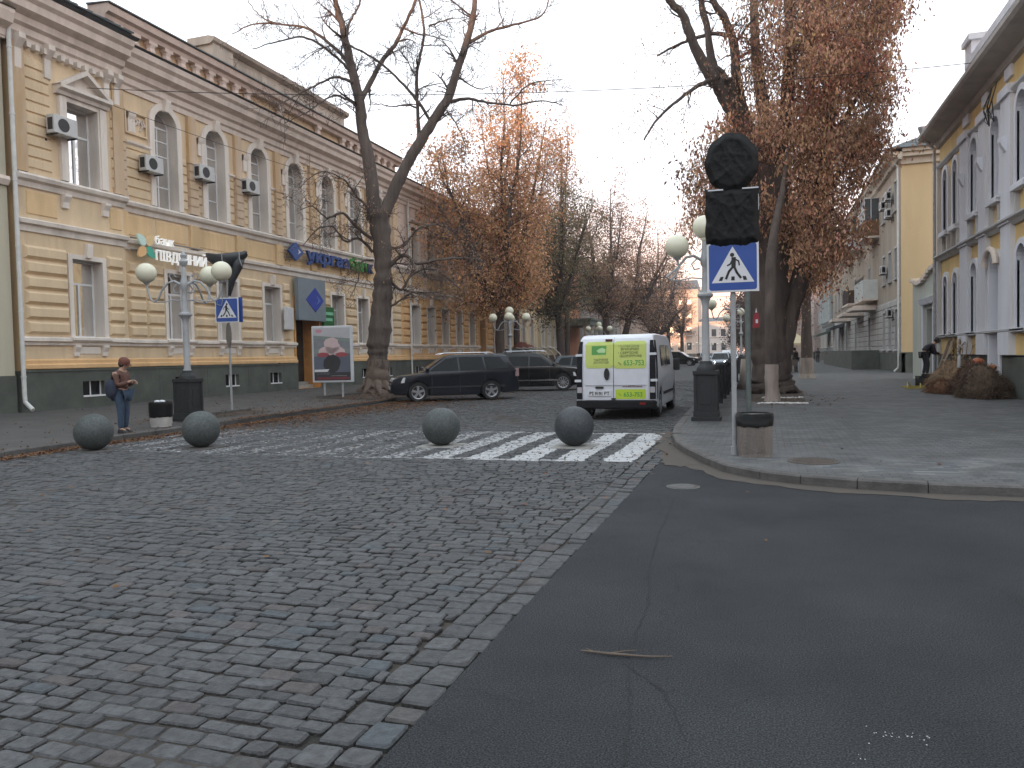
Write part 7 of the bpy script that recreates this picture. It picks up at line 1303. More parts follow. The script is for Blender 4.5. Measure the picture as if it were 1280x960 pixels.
sw2 = [[(.98,1.15),(.42,1.54),(-.08,1.60),(-.1,1.15)],[(-.17,1.15),(-.15,1.60),(-1.05,1.61),(-1.12,1.15)],[(-1.2,1.15),(-1.13,1.6),(-1.75,1.57),(-2.0,1.2)]]
c2_ = car('chrome_line_suv','glossy black off-road car with chrome side strips parked between the estate car and the van',(-10.35,34.9,0),rad(10),suv2_body,suv2_roof,(1.45,-1.38),.385,.94,paint('gloss_black_paint',(.006,.007,.008),.22),1.12,2.4,sw2,((1.16,1.14),(.5,1.58)),((-2.26,1.15),(-2.03,1.62)),spokes=11,rails=True)
mb = MB(); 
for s in (-1,1): mb.box(-2.0,1.05,s*.945-.006,s*.945+.008,1.10,1.125)
mb.build('window_line', chrome, c2_)
car('parked_hatchback','dark blue-grey car mostly hidden between the black off-road car and the van',(-9.3,42.5,0),rad(12),suv_body,suv_roof,(1.33,-1.22),.32,.86,paint('steel_blue_paint',(.05,.065,.08)),1.02,2.25,sw,((1.13,1.01),(.42,1.49)),((-2.09,1.06),(-1.83,1.50)))
car('distant_dark_suv','black off-road car far down the street right of the van, facing right',(-10.0,98,0),rad(-8),suv2_body,suv2_roof,(1.45,-1.38),.385,.94,MATS['gloss_black_paint'],1.12,2.4,sw2,((1.16,1.14),(.5,1.58)),((-2.26,1.15),(-2.03,1.62)),group='cars driving in the street')
headon = mat('lit_headlamp',(.9,.9,.95),.2,.02,emit=((.85,.9,1.0),9.0))
car('approaching_car','silver-grey car with both headlights lit coming up the street',(-3.6,70.5,0),rad(-90),suv_body,suv_roof,(1.33,-1.22),.32,.86,paint('silver_paint',(.20,.22,.25)),1.02,2.25,sw,((1.13,1.01),(.42,1.49)),((-2.09,1.06),(-1.83,1.50)),group='cars driving in the street',lights=headon)
car('approaching_minibus','white high car following behind the silver car with lit headlights',(-3.4,84,0),rad(-90),suv2_body,suv2_roof,(1.45,-1.38),.385,.94,paint('white_car_paint',(.5,.52,.55)),1.12,2.4,sw2,((1.16,1.14),(.5,1.58)),((-2.26,1.15),(-2.03,1.62)),group='cars driving in the street')
car('distant_car','small pale car at the far end of the street right of the dark car',(-9.5,132,0),rad(-70),suv_body,suv_roof,(1.33,-1.22),.32,.86,MATS['silver_paint'],1.02,2.25,sw,((1.13,1.01),(.42,1.49)),((-2.09,1.06),(-1.83,1.50)),group='cars driving in the street')
# the white van (rear towards the viewer)
van = tag(empty('white_van',(-3.47,18.75,0),0),'white delivery van seen from behind with yellow-green film on its rear windows','van')
vp = paint('van_white_paint',(.64,.65,.70),.35,.0)
VL,VH,VW = 4.75,2.10,.99
P = [(0,.32),(0,.50),(.02,.9),(.05,1.35),(.13,1.85),(.22,2.0),(.40,2.08),(.9,2.11),(3.1,2.10),(3.45,2.0),(4.15,1.30),(4.7,1.08),(4.9,.85),(4.95,.5),(4.9,.3),(4.6,.26)]
def varch(y0,r=.42): return [(y0-r*math.cos(a) if False else y0+r*math.cos(a),.36+r*math.sin(a)) for a in [math.pi*k/10 for k in range(11)]]
wyf,wyr = 4.0,.95
Q = P+[(wyf+.42,.26)]+varch(wyf)+[(wyf-.42,.26),(wyr+.42,.26)]+varch(wyr)+[(wyr-.42,.26),(.1,.28)]
mb = MB(); k = len(Q)
def vx(z): return VW-(0.0 if z < 1.1 else .10*((z-1.1)/1.0)**2.2)
for s,ins in ((-1,1),(-1,0),(-.35,0),(.35,0),(1,0),(1,1)):
    for (y,z) in Q:
        w_ = vx(z); x = s*(w_ if ins else w_-.045 if abs(s) == 1 else w_); cy,cz = 2.4,1.1; f_ = .985 if ins else 1; tf = 1-.10*max(0,(y-3.9))**2
        mb.v.append((x*tf,cy+(y-cy)*(1-(1-f_)*.6),cz+(z-cz)*f_))
mb.f.append(tuple(range(k))); mb.f.append(tuple(range(5*k,6*k))[::-1])
for r in range(5):
    for i in range(k): j = (i+1)%k; mb.f.append((r*k+i,r*k+j,(r+1)*k+j,(r+1)*k+i))
mb.build('body', vp, van, smooth='fix', bevel=.02)
mb = MB(); mb.box(-.8,.8,.3,4.6,.28,.75); mb.build('underbody', blackp, van)
for y in (wyf,wyr):
    for s in (-1,1): wheel(van,s*(VW-.12),y,.34,.2,s,rim=alloy); w_ = children(van)[-1]
for o in [c for c in children(van) if c.name.startswith('wheel')]: o.rotation_euler.z = rad(-90)
def fy(z): # y of the rear face at height z
    for (y0,z0),(y1,z1) in zip(P,P[1:]):
        if z0 <= z <= z1: return y0+(y1-y0)*(z-z0)/(z1-z0)
    return 0
def rearpanel(name,x0,x1,z0,z1,off,m,par,rad_=.0,n=6):
    mb = MB(); A = []
    if rad_:
        pts = []
        for cx,cz,a0 in ((x1-rad_,z1-rad_,0),(x0+rad_,z1-rad_,90),(x0+rad_,z0+rad_,180),(x1-rad_,z0+rad_,270)):
            for q in range(5): a = rad(a0+22.5*q); pts.append((cx+rad_*math.cos(a),cz+rad_*math.sin(a)))
        # cut in horizontal slices so that it follows the leaning door
        zs = sorted({round(z,4) for x,z in pts}|{z0+(z1-z0)*i/n for i in range(n+1)})
        def ext(z):
            L = [x for x in (x0,)]; e_ = 0
            if z > z1-rad_: e_ = rad_-math.sqrt(max(0,rad_**2-(z-(z1-rad_))**2))
            if z < z0+rad_: e_ = rad_-math.sqrt(max(0,rad_**2-((z0+rad_)-z)**2))
            return x0+e_,x1-e_
        for a,b_ in zip(zs,zs[1:]):
            if b_-a < 1e-4: continue
            (p,q),(r,s) = ext(a),ext(b_); mb.quad((p,fy(a)-off,a),(q,fy(a)-off,a),(s,fy(b_)-off,b_),(r,fy(b_)-off,b_))
    else:
        for i in range(n): a,b_ = z0+(z1-z0)*i/n,z0+(z1-z0)*(i+1)/n; mb.quad((x0,fy(a)-off,a),(x1,fy(a)-off,a),(x1,fy(b_)-off,b_),(x0,fy(b_)-off,b_))
    return mb.build(name,m,par)
gapm = mat('door_gap',(.03,.03,.03),.8)
for s in (-1,1):
    dpn = rearpanel('rear_door',-.80 if s < 0 else -.045,-.057 if s < 0 else .80,.48,2.02,.012,vp,van,.05,10)
    mb = MB(); 
    for i in range(12):   # dark corner strips with lamps
        a,b_ = .50+1.44*i/12,.50+1.44*(i+1)/12; xa,xb = s*(vx(a)-.012),s*(vx(b_)-.012); mb.quad((s*.835,fy(a)-.016,a),(xa,fy(a)-.016,a),(xb,fy(b_)-.016,b_),(s*.835,fy(b_)-.016,b_)); mb.quad((xa,fy(a)-.016,a),(s*(vx(a)+.006),fy(a)+.30,a),(s*(vx(b_)+.006),fy(b_)+.30,b_),(xb,fy(b_)-.016,b_))
    cs = mb.build('corner_strip', mat('dark_corner_plastic',(.014,.014,.018),.8,.1,spec=.2), van)
    for z_ in (1.60,.96): mb = MB(); x_ = vx(z_); mb.box(min(s*(x_-.13),s*(x_+.035)),max(s*(x_-.13),s*(x_+.035)),fy(z_)-.05,fy(z_)+.0,z_-.03,z_+.03); mb.build('hinge_cover', signw, cs)
    rearpanel('lower_lamp',s*.845 if s > 0 else -.965,.965 if s > 0 else s*.845,.66,.80,.022,mat('clear_lamp',(.42,.40,.42),.2,.05),cs)
film = mat('yellow_green_film',(.50,.58,.14),.4,.08,2); film2 = mat('bright_lime_film',(.48,.62,.05),.4,.08,2); gtx = mat('green_print',(.09,.33,.07),.5); otx = mat('olive_print',(.22,.26,.07),.5)
fl = rearpanel('left_film',-.755,-.058,1.27,1.925,.018,film,van,.08,8); frr = rearpanel('right_film',-.044,.755,1.25,1.925,.018,film,van,.08,8); fb = rearpanel('lower_film',.0,.74,.505,.745,.018,film2,van,.03,3)
def vtext(s,x,z,size,w,m,par,dz=.024,name='lettering'):
    mb = MB(); y = fy(z)-dz; sl_ = (fy(z+.1)-fy(z))/.1; put_text(mb,s,(x,y,z),(1,0,0),Vector((0,sl_,1)).normalized(),size,width=w,bold=.003); return mb.build(name,m,par)
mb = MB(); 
zc = 1.70; G_ = [(-.60,zc-.10),(-.24,zc-.10),(-.23,zc+.12),(-.60,zc+.12)]; mb.poly([(x,fy(z)-.022,z) for x,z in G_]); mb.build('logo', gtx, fl); mb = MB(); mb.poly([(x,fy(z)-.026,z) for x,z in [(-.43,zc-.05),(-.26,zc-.05),(-.25,zc+.03),(-.33,zc+.075),(-.41,zc+.05),(-.48,zc+.0)]]); mb.build('logo_shape', mat('pale_green_print',(.42,.62,.30),.5), fl)
vtext('ЗАМОВЛЕННЯ',-.55,1.455,.07,.36,otx,fl); vtext('ДОСТАВКА ВОДИ',-.55,1.385,.07,.38,otx,fl)
vtext('• ВСТАНОВЛЕННЯ',.06,1.78,.08,.52,otx,frr); vtext('ЗРУЧНО ШВИДКО',.12,1.70,.08,.46,otx,frr); vtext('• СЕРВІСНЕ',.06,1.61,.08,.5,otx,frr); vtext('ОБСЛУГОВУВАННЯ',.10,1.53,.08,.54,otx,frr)
vtext('✆ ',.04,1.33,.12,.08,otx,frr) if False else None
vtext('653-753',.20,1.33,.18,.50,gtx,frr); vtext('653-753',.20,.565,.15,.46,gtx,fb); vtext('renovation'[:0]+'www.653753.com.ua',.16,.795,.055,.5,mat('grey_red_print',(.22,.15,.15),.5),van,.02,'web_lettering')
for (x,z,s_) in ((.08,1.36,.05),(.09,.60,.04)):   # little handset marks
    mb = MB(); mb.tube([(x,fy(z)-.024,z+s_),(x+s_*.4,fy(z)-.024,z+s_*.2),(x+s_*1.3,fy(z)-.024,z)],[s_*.25,s_*.12,s_*.25],6); mb.build('phone_mark', otx, van)
mb = MB(); mb.prism([(-.215+.068*math.cos(q*.3927)*(1),fy(1.08)-.02,1.12+.145*math.sin(q*.3927)) for q in range(16)],(0,-.035,0)); mb.build('door_handle', blackp, van)
mb = MB(); mb.box(-.26,-.09,fy(1.95)-.05,fy(1.95)+.02,1.935,1.985); mb.build('brake_lamp', mat('dark_red_lamp',(.10,.02,.02),.3), van)
rearpanel('door_gap',-.057,-.045,.48,2.02,.020,gapm,van,0,10)
mb = MB(); mb.box(-.50,-.30,-.03,.0,.765,.815); mb.build('grab_recess', blackp, van); mb = MB(); mb.box(-.75,.75,-.02,-.008,.84,.85); mb.build('swage_line', mat('swage_shadow_grey',(.3,.3,.32),.6), van)
mb = MB(); mb.box(-.68,-.12,-.035,-.015,.58,.71); npl = mb.build('number_plate', signw, van); mb = MB(); put_text(mb,'ВІ 9191 ВТ',(-.65,-.038,.605),(1,0,0),(0,0,1),.11,width=.5,bold=.004); mb.build('plate_lettering', signk, npl)
mb = MB(); mb.box(-.10,0.0,-.05,.0,.49,.53); mb.build('door_catch', blackp, van)
mb = MB(); mb.box(-.99,.99,-.06,.22,.26,.475); mb.build('bumper', mat('grey_black_bumper',(.015,.015,.017),.8,.2,spec=.2), van, bevel=.04); mb = MB(); mb.box(.60,.74,-.066,-.055,.37,.42); mb.build('reflector', rlamp, van)
mb = MB(); mb.tube([(-.6,.1,.24),(-.6,-.03,.22)],.03,10); mb.build('exhaust', iron, van)
for s in (-1,1):
    for (a,b_) in ((1.15,2.15),(2.3,3.0)):
        mb = MB(); mb.prism([(s*(vx(z)+.003),y,z) for y,z in ((a,1.30),(b_,1.30),(b_-.05,1.82),(a+.05,1.82))],(s*.004,0,0)); mb.build('side_window', cglass, van)
    mb = MB(); mb.box(min(s*VW,s*(VW+.012)),max(s*VW,s*(VW+.012)),1.4,3.5,.55,.62); mb.build('side_moulding', blackp, van)
    mb = MB(); mb.box(min(s*(VW+.02),s*(VW+.2)),max(s*(VW+.02),s*(VW+.2)),3.55,3.65,1.12,1.45); mb.build('mirror', blackp, van, bevel=.03)
mb = MB(); mb.quad((-.78,3.52,1.96),(.78,3.52,1.96),(.84,4.16,1.33),(-.84,4.16,1.33)); o = mb.build('windscreen', cglass, van)
for s in (-1,1): mb = MB(); mb.box(s*.7-.14,s*.7+.14,4.78,4.9,.75,.92); mb.build('headlight', hlamp, van)
# ================================================================== PEOPLE
skinm = mat('skin',(.42,.26,.19),.6,.06); hairm = mat('dark_hair',(.03,.022,.018),.8,.2); jean = mat('blue_denim',(.035,.06,.10),.9,.2,9,bump=.4); bjack = mat('brown_jacket',(.115,.055,.040),.75,.25,7,bump=.5); navy = mat('navy_bag_cloth',(.022,.03,.055),.8,.25,8,bump=.5); shoe = mat('black_shoe',(.018,.016,.016),.5,.2); darkj = mat('near_black_jacket',(.022,.023,.030),.8,.25,8,bump=.4); darkt = mat('dark_trousers',(.025,.026,.032),.85,.2)
def hand_chain(V,E,R_,w,wrist_i,d,side,curl):
    """palm, four fingers and a thumb off the side of the palm"""
    d = Vector(d).normalized(); up = Vector((0,0,1)); s_ = d.cross(up).normalized() if abs(d.z) < .95 else Vector((0,1,0)); n = s_.cross(d).normalized()
    p0 = Vector(w); V.append(tuple(p0+d*.05)); E.append((wrist_i,len(V)-1)); R_.append((.032,.018)); pal = len(V)-1
    for k,(o_,ln) in enumerate(((-.027,.062),(-.009,.074),(.009,.070),(.027,.055))):
        a = p0+d*.088+s_*o_; b_ = a+(d*.8-n*curl)*ln*.55; c = b_+(d*.35-n*curl*1.7)*ln*.5
        V.append(tuple(a)); E.append((pal,len(V)-1)); R_.append((.010,.010)); V.append(tuple(b_)); E.append((len(V)-2,len(V)-1)); R_.append((.0085,.0085)); V.append(tuple(c)); E.append((len(V)-2,len(V)-1)); R_.append((.007,.007))
    a = p0+d*.035+s_*.034*side; V.append(tuple(a)); E.append((pal,len(V)-1)); R_.append((.012,.012)); b_ = a+(d*.6+s_*.6*side-n*.3)*.042; V.append(tuple(b_)); E.append((len(V)-2,len(V)-1)); R_.append((.009,.009))
def person(name,lab,loc,rz,J,jm,tm,hat=None,sc=1.0):
    t = tag(empty(name,loc,rz),lab,'person'); t.scale = (sc,)*3
    N = ['pel','sp1','sp2','chest','neck','head0','head1','shL','elL','wrL','shR','elR','wrR','hiL','knL','anL','toL','hiR','knR','anR','toR']
    Rd = dict(pel=(.15,.115),sp1=(.135,.10),sp2=(.145,.105),chest=(.16,.115),neck=(.055,.055),head0=(.075,.085),head1=(.078,.095),shL=(.058,.058),elL=(.043,.043),wrL=(.028,.024),hiL=(.088,.088),knL=(.058,.058),anL=(.04,.04),toL=(.035,.025))
    for k in list(Rd): 
        if k.endswith('L'): Rd[k[:-1]+'R'] = Rd[k]
    V = [J[n] for n in N]; ix = {n:i for i,n in enumerate(N)}; R_ = [Rd[n] for n in N]
    Ed = [('pel','sp1'),('sp1','sp2'),('sp2','chest'),('chest','neck'),('neck','head0'),('head0','head1'),('chest','shL'),('shL','elL'),('elL','wrL'),('chest','shR'),('shR','elR'),('elR','wrR'),('pel','hiL'),('hiL','knL'),('knL','anL'),('anL','toL'),('pel','hiR'),('hiR','knR'),('knR','anR'),('anR','toR')]
    E = [(ix[a],ix[b]) for a,b in Ed]
    for s,q in (('L',1),('R',-1)): d = Vector(J['wr'+s])-Vector(J['el'+s]); hand_chain(V,E,R_,J['wr'+s],ix['wr'+s],d,q,.7)
    skin('body',V,E,R_,skinm,t,0,2)
    def garment(nm,names,edges,k,m,over=None):
        o_ = over or {}; VV = [tuple(o_.get(n,J.get(n))) for n in names]; ii = {n:i for i,n in enumerate(names)}; RR = [(Rd.get(n,(.05,.05))[0]*k+.012,Rd.get(n,(.05,.05))[1]*k+.016) for n in names]
        return skin(nm,VV,[(ii[a],ii[b]) for a,b in edges],RR,m,t,0,2)
    garment('trousers',['pel','hiL','knL','anL','hiR','knR','anR'],[('pel','hiL'),('hiL','knL'),('knL','anL'),('pel','hiR'),('hiR','knR'),('knR','anR')],1.12,tm)
    wl = {s:tuple(Vector(J['el'+s]).lerp(Vector(J['wr'+s]),.93)) for s in 'LR'}
    garment('jacket',['pel','sp1','sp2','chest','neckb','shL','elL','wrL','shR','elR','wrR'],[('pel','sp1'),('sp1','sp2'),('sp2','chest'),('chest','neckb'),('chest','shL'),('shL','elL'),('elL','wrL'),('chest','shR'),('shR','elR'),('elR','wrR')],1.16,jm,{'pel':tuple(Vector(J['pel']).lerp(Vector(J['sp1']),.45)),'wrL':wl['L'],'wrR':wl['R'],'neckb':tuple(Vector(J['chest']).lerp(Vector(J['neck']),.85))})
    for s in 'LR':
        a,b_ = Vector(J['an'+s]),Vector(J['to'+s]); mb = MB(); d = (b_-a); d.z = 0; d.normalize(); n = Vector((-d.y,d.x,0)); zb = min(a.z,b_.z)-.055
        base = [a-d*.07+n*.035,a-d*.07-n*.035,a+d*.08-n*.045,b_+d*.05-n*.04,b_+d*.09,b_+d*.05+n*.04,a+d*.08+n*.045]; top = [a-d*.05+n*.03,a-d*.05-n*.03,a+d*.06-n*.035,b_+d*.02-n*.025,b_+d*.05,b_+d*.02+n*.025,a+d*.06+n*.035]
        k = 7; mb.v = [(p.x,p.y,zb) for p in base]+[(p.x,p.y,zb+(.10 if i in (0,1) else .095 if i in (2,6) else .045)) for i,p in enumerate(top)]; mb.f = [tuple(range(k))[::-1],tuple(range(k,2*k))]+[(i,(i+1)%k,k+(i+1)%k,k+i) for i in range(k)]; mb.build('shoe',shoe,t,bevel=.01,smooth=True)
    h0,h1 = Vector(J['head0']),Vector(J['head1']); up = (h1-h0).normalized(); fw = Vector((1,0,0)); fw = (fw-up*fw.dot(up)).normalized(); sd = up.cross(fw); c = (h0+h1)/2
    mb = MB()   # nose, brow, lips, ears
    mb.tube([c+fw*.095+up*.02,c+fw*.118-up*.02,c+fw*.10-up*.032],[.008,.014,.006],6); mb.tube([c+fw*.092-up*.055-sd*.022,c+fw*.098-up*.055,c+fw*.092-up*.055+sd*.022],[.004,.007,.004],6)
    for s in (-1,1): mb.tube([c+sd*s*.078+up*.02,c+sd*s*.090,c+sd*s*.080-up*.03],[.008,.014,.007],6)
    mb.build('face',skinm,t,smooth='all'); mb = MB()
    for s in (-1,1): mb.sphere(tuple(c+fw*.092+sd*s*.03+up*.012),.009,8,6)
    mb.build('eyes',hairm,t); return t,c,up,fw,sd
J1 = dict(pel=(0,0,.90),sp1=(.0,0,1.02),sp2=(-.01,0,1.14),chest=(.01,0,1.27),neck=(.05,0,1.41),head0=(.085,0,1.475),head1=(.115,0,1.555),shL=(.01,.165,1.30),elL=(.05,.19,1.05),wrL=(.24,.09,1.10),shR=(.01,-.165,1.30),elR=(.06,-.19,1.05),wrR=(.26,-.07,1.13),hiL=(0,.09,.86),knL=(.03,.10,.48),anL=(-.01,.10,.085),toL=(.10,.11,.055),hiR=(0,-.09,.86),knR=(.04,-.09,.48),anR=(.03,-.10,.085),toR=(.15,-.10,.055))
t,c,up,fw,sd = person('person','person in brown jacket, brown cap and jeans looking down at a phone by the kerb',(-13.42,13.35,zl(-13.4)),rad(8),J1,bjack,jean)
mb = MB(); n0 = 0; seg = 20
for (r,h) in ((.106,-.02),(.112,.02),(.108,.06),(.085,.10),(.04,.125),(.001,.13)):
    for k in range(seg): a = 6.2832*k/seg; q = c+up*(.02+h)+fw*(r*1.12*math.cos(a)-.012)+sd*r*.98*math.sin(a); mb.v.append(tuple(q))
for i in range(5):
    for k in range(seg): k2 = (k+1)%seg; mb.f.append((i*seg+k,i*seg+k2,(i+1)*seg+k2,(i+1)*seg+k))
mb.prism([c+up*.02+fw*(.09+.0)+sd*-.07,c+up*.012+fw*.155+sd*-.04,c+up*.01+fw*.165,c+up*.012+fw*.155+sd*.04,c+up*.02+fw*.09+sd*.07],up*.012); mb.build('cap',mat('red_brown_cap',(.14,.05,.035),.85,.2,8),t,smooth=True)
mb = MB(); mb.sphere(tuple(c-fw*.035-up*.01),.098,16,10,(1,.95,1)); mb.build('hair',hairm,t,smooth='all')
mb = MB(); mb.sphere((-.11,-.17,.98),.2,18,12,(.75,.45,1.05)); mb.v = [(x,y,z-.04*max(0,.98-z)) for x,y,z in mb.v]; bg_ = tag(mb.build('shoulder_bag',navy,None,smooth='all'),'dark blue shoulder bag hanging on the back of the person in brown','bag'); bg_.location = (-13.42,13.35,zl(-13.4)); bg_.rotation_euler.z = rad(8)
mb = MB(); mb.tube([(-.12,-.17,1.16),(-.06,-.18,1.32),(.0,-.14,1.385),(.07,-.06,1.30),(.06,.06,1.12)],.014,6); o = mb.build('bag_strap',navy,bg_)
mb = MB(); mb.box(.335,.345,-.03,.04,1.12,1.25); ph = mb.build('phone',mat('phone_glass',(.10,.11,.13),.1,.05),None); ph.location = (-13.42,13.35,zl(-13.4)); ph.rotation_euler.z = rad(8); tag(ph,'small phone held up in front of the person in brown','phone')
J2 = dict(pel=(-.06,0,.90),sp1=(-.02,0,1.01),sp2=(.06,0,1.10),chest=(.18,0,1.18),neck=(.29,0,1.27),head0=(.36,0,1.31),head1=(.42,0,1.37),shL=(.19,.17,1.18),elL=(.24,.20,.92),wrL=(.42,.10,.82),shR=(.19,-.17,1.18),elR=(.26,-.20,.92),wrR=(.46,-.09,.84),hiL=(-.05,.09,.85),knL=(.02,.10,.48),anL=(-.07,.11,.085),toL=(.05,.12,.055),hiR=(-.05,-.09,.85),knR=(.05,-.09,.48),anR=(.0,-.10,.085),toR=(.13,-.11,.055))
t2,c,up,fw,sd = person('person','person in dark clothes bending forward on a low black box by the gate wall',(5.98,33.3,.50),rad(5),J2,darkj,darkt)
mb = MB(); mb.sphere(tuple(c-fw*.02+up*.02),.108,16,10,(1,.95,1)); mb.build('hair',hairm,t2,smooth='all')
# ================================================================== AUTUMN DISPLAY BY THE RIGHT WALL
crm = mat('black_plastic_crate',(.02,.02,.022),.6,.2)
def crate(x,y,rz,w,d,h,lab,m=crm):
    t = tag(empty('crate',(x,y,.115),rz),lab,'crate','crates round the autumn display'); mb = MB()
    for z in (0,h*.33,h*.66,h-.03): mb.box(-w/2,w/2,-d/2,-d/2+.02,z,z+h*.22 if z < h-.04 else h); mb.box(-w/2,w/2,d/2-.02,d/2,z,z+h*.22 if z < h-.04 else h); mb.box(-w/2,-w/2+.02,-d/2+.02,d/2-.02,z,z+h*.22 if z < h-.04 else h); mb.box(w/2-.02,w/2,-d/2+.02,d/2-.02,z,z+h*.22 if z < h-.04 else h)
    mb.box(-w/2+.02,w/2-.02,-d/2+.02,d/2-.02,.0,h*.8)
    for s in (-1,1):
        for u in (-1,1): mb.box(s*(w/2-.02)-.025,s*(w/2-.02)+.025,u*(d/2-.02)-.025,u*(d/2-.02)+.025,0,h+.004)
    mb.build('box', m, t); return t
crate(5.98,33.3,.1,.62,.5,.39,'black crate the bending person stands on'); crate(5.75,32.4,.5,.45,.35,.32,'black crate in front of the bending person'); crate(6.4,32.0,.2,.5,.4,.3,'dark crate next to the leaning board'); crate(6.15,31.4,.9,.3,.26,.22,'small grey crate at the front of the dark crates',mat('grey_crate',(.14,.15,.15),.7,.2))
def strands(name,lab,cx,cy,z,rx,ry,h,n,m,seed,ln=.28,arc=True,cat='plants',up=.6):
    rnd = random.Random(seed); t = tag(empty(name,(cx,cy,z)),lab,cat); mb = MB(); mb.sphere((0,0,h*.30),1,22,14,(rx*.86,ry*.86,h*.62)); mb.v = [(x*(1+.16*math.sin(5*y/ry+seed)+.08*math.sin(9*z/h+seed*2)),y*(1+.12*math.sin(6*x/rx+seed)),z*(1+.16*math.sin(4*x/rx+3*y/ry+seed))) for x,y,z in mb.v]; mb.build('core', m, t, smooth='all'); mb = MB(); tn = []
    for _ in range(n):
        a = rnd.uniform(0,6.2832); e_ = math.acos(rnd.uniform(0,1)); nx,ny,nz = math.sin(e_)*math.cos(a),math.sin(e_)*math.sin(a),math.cos(e_); p = Vector((nx*rx*.85*(1+.16*math.sin(5*ny+seed)),ny*ry*.85*(1+.12*math.sin(6*nx+seed)),max(.0,nz*h*.85*(1+.16*math.sin(4*nx+3*ny+seed))+.02))); d = (Vector((nx,ny,nz*up))*.6+Vector((rnd.gauss(0,.5),rnd.gauss(0,.5),rnd.gauss(0,.4)))).normalized(); L = ln*rnd.uniform(.5,1.2); w = d.cross(Vector((rnd.gauss(0,1),rnd.gauss(0,1),rnd.gauss(0,1)))).normalized()*rnd.uniform(.004,.011)
        q = p+d*L*.55+Vector((0,0,.02)); r = p+d*L; r.z = max(0.0,r.z-.08*L/.2); mb.quad(p-w,p+w,q+w*.8,q-w*.8); mb.quad(q-w*.8,q+w*.8,r+w*.2,r-w*.2); k = rnd.uniform(.5,1.5); tn += [(k,k*.97,k*.9,1)]*2
    mb.build('strands', m, t, tones=tn); return t
straw = mat('dry_tan_straw',(.24,.16,.095),.95,.3,6,attr=False); straw2 = mat('dark_brown_straw',(.10,.055,.035),.95,.35,6); mums = mat('dark_red_flowers',(.10,.018,.018),.9,.4,14); heath = mat('brown_heather',(.085,.055,.035),.95,.4,9)
strands('straw_heap','big tan straw heap, nearest the corn stalks',5.95,28.7,.115,.75,.9,.98,3600,straw,1); strands('straw_heap','dark brown heap in the middle behind the tan straw heap',6.2,27.1,.115,.62,.8,.95,3200,straw2,2); strands('straw_heap','olive-brown heap at the right picture edge beside the wall',6.05,25.4,.115,.62,1.05,.92,3200,heath,3); strands('straw_heap','low reddish-brown heap in front of the big tan one',5.6,27.9,.115,.5,.6,.42,1200,mat('rusty_straw',(.15,.075,.04),.95,.3,6),4)
strands('red_flower_bush','dark red flower bush between the tan straw and the small pumpkins',6.2,30.2,.115,.42,.42,.62,1400,mums,5,ln=.12,cat='flowers'); strands('dry_flower_bunch','small tan dried bunch behind the orange pumpkin at the left end',6.15,31.0,.115,.3,.3,.45,700,straw,6,ln=.15,cat='flowers')
rnd = random.Random(8); t = tag(empty('corn_stalks',(6.42,29.75,.115)),'dry corn stalks standing against the white pilaster behind the straw','corn'); mb = MB(); lf = MB()
for k in range(12):
    a,b_ = rnd.uniform(-.35,.35),rnd.uniform(-.45,.45); h = rnd.uniform(1.3,1.95); P = [(a*.4,b_*.5,0),(a*.6,b_*.7,h*.5),(a*1.1,b_*1.2,h)]; mb.tube(P,[.016,.013,.006],6)
    for q in range(6):
        s = rnd.uniform(.3,1); p = Vector(P[0]).lerp(Vector(P[2]),s); an = rnd.uniform(0,6.28); d = Vector((math.cos(an),math.sin(an),.7)).normalized(); L = rnd.uniform(.3,.55); w = d.cross(Vector((0,0,1))).normalized()*.022; m_ = p+d*L*.5; e_ = m_+Vector((d.x,d.y,-.5))*L*.5; lf.quad(p-w*.5,p+w*.5,m_+w,m_-w); lf.quad(m_-w,m_+w,e_+w*.1,e_-w*.1)
mb.build('stalk', straw, t); lf.build('leaf', mat('dry_corn_leaf',(.27,.19,.10),.95,.3,6), t)
def pumpkin(x,y,z,r,lab,c=(.40,.13,.045)):
    t = tag(empty('pumpkin',(x,y,z)),lab,'pumpkin','pumpkins in the autumn display'); mb = MB(); mb.sphere((0,0,0),1,40,14); mb.v = [(X*r*(1-.09*abs(math.sin(5*math.atan2(Y,X)))),Y*r*(1-.09*abs(math.sin(5*math.atan2(Y,X)))),Z*r*.72+r*.7) for X,Y,Z in mb.v]; mb.build('flesh', mat('pumpkin_%d'%int(c[0]*1000),c,.55,.12,5), t, smooth='all'); mb = MB(); mb.tube([(0,0,r*1.32),(0,0,r*1.5),(r*.1,0,r*1.65)],[r*.14,r*.08,r*.09],7); mb.build('stem', straw, t)
pumpkin(6.3,27.1,.98,.19,'large orange pumpkin on top of the dark brown heap',(.42,.12,.05)); pumpkin(5.95,30.75,.115,.18,'dull orange pumpkin on the ground left of the straw',(.34,.13,.06)); pumpkin(5.7,30.4,.115,.13,'small brown-orange pumpkin at the front on the ground',(.26,.11,.06)); pumpkin(6.45,26.2,.85,.15,'small pumpkin right of the large one on the heap',(.38,.15,.06))
mb = MB(); mb.lathe([(.07,0),(.075,.03),(.075,.05),(.055,.2),(.06,.34),(.045,.38),(.045,.42)],(0,0,0),14); o = mb.build('milk_can', mat('pale_metal_can',(.5,.5,.48),.4,.1,metal=.4), None, smooth=True); o.location = (6.0,28.05,.93); tag(o,'small pale metal can standing on the tan straw heap','can')
t = tag(empty('leaning_board',(6.45,32.45,.115),rad(90)),'brown board in a pale wooden frame leaning on the yellow wall behind the crates','board')
mb = MB(); 
for s in (-.38,.3): mb.prism([(s,.35,0),(s+.05,.35,0),(s+.05+.1,-.28,1.85),(s+.1,-.28,1.85)],(0,.04,0))
mb.box(-.33,.42,-.02,.02,.98,1.03); mb.build('frame', mat('pale_wood',(.42,.36,.29),.8,.15), t)
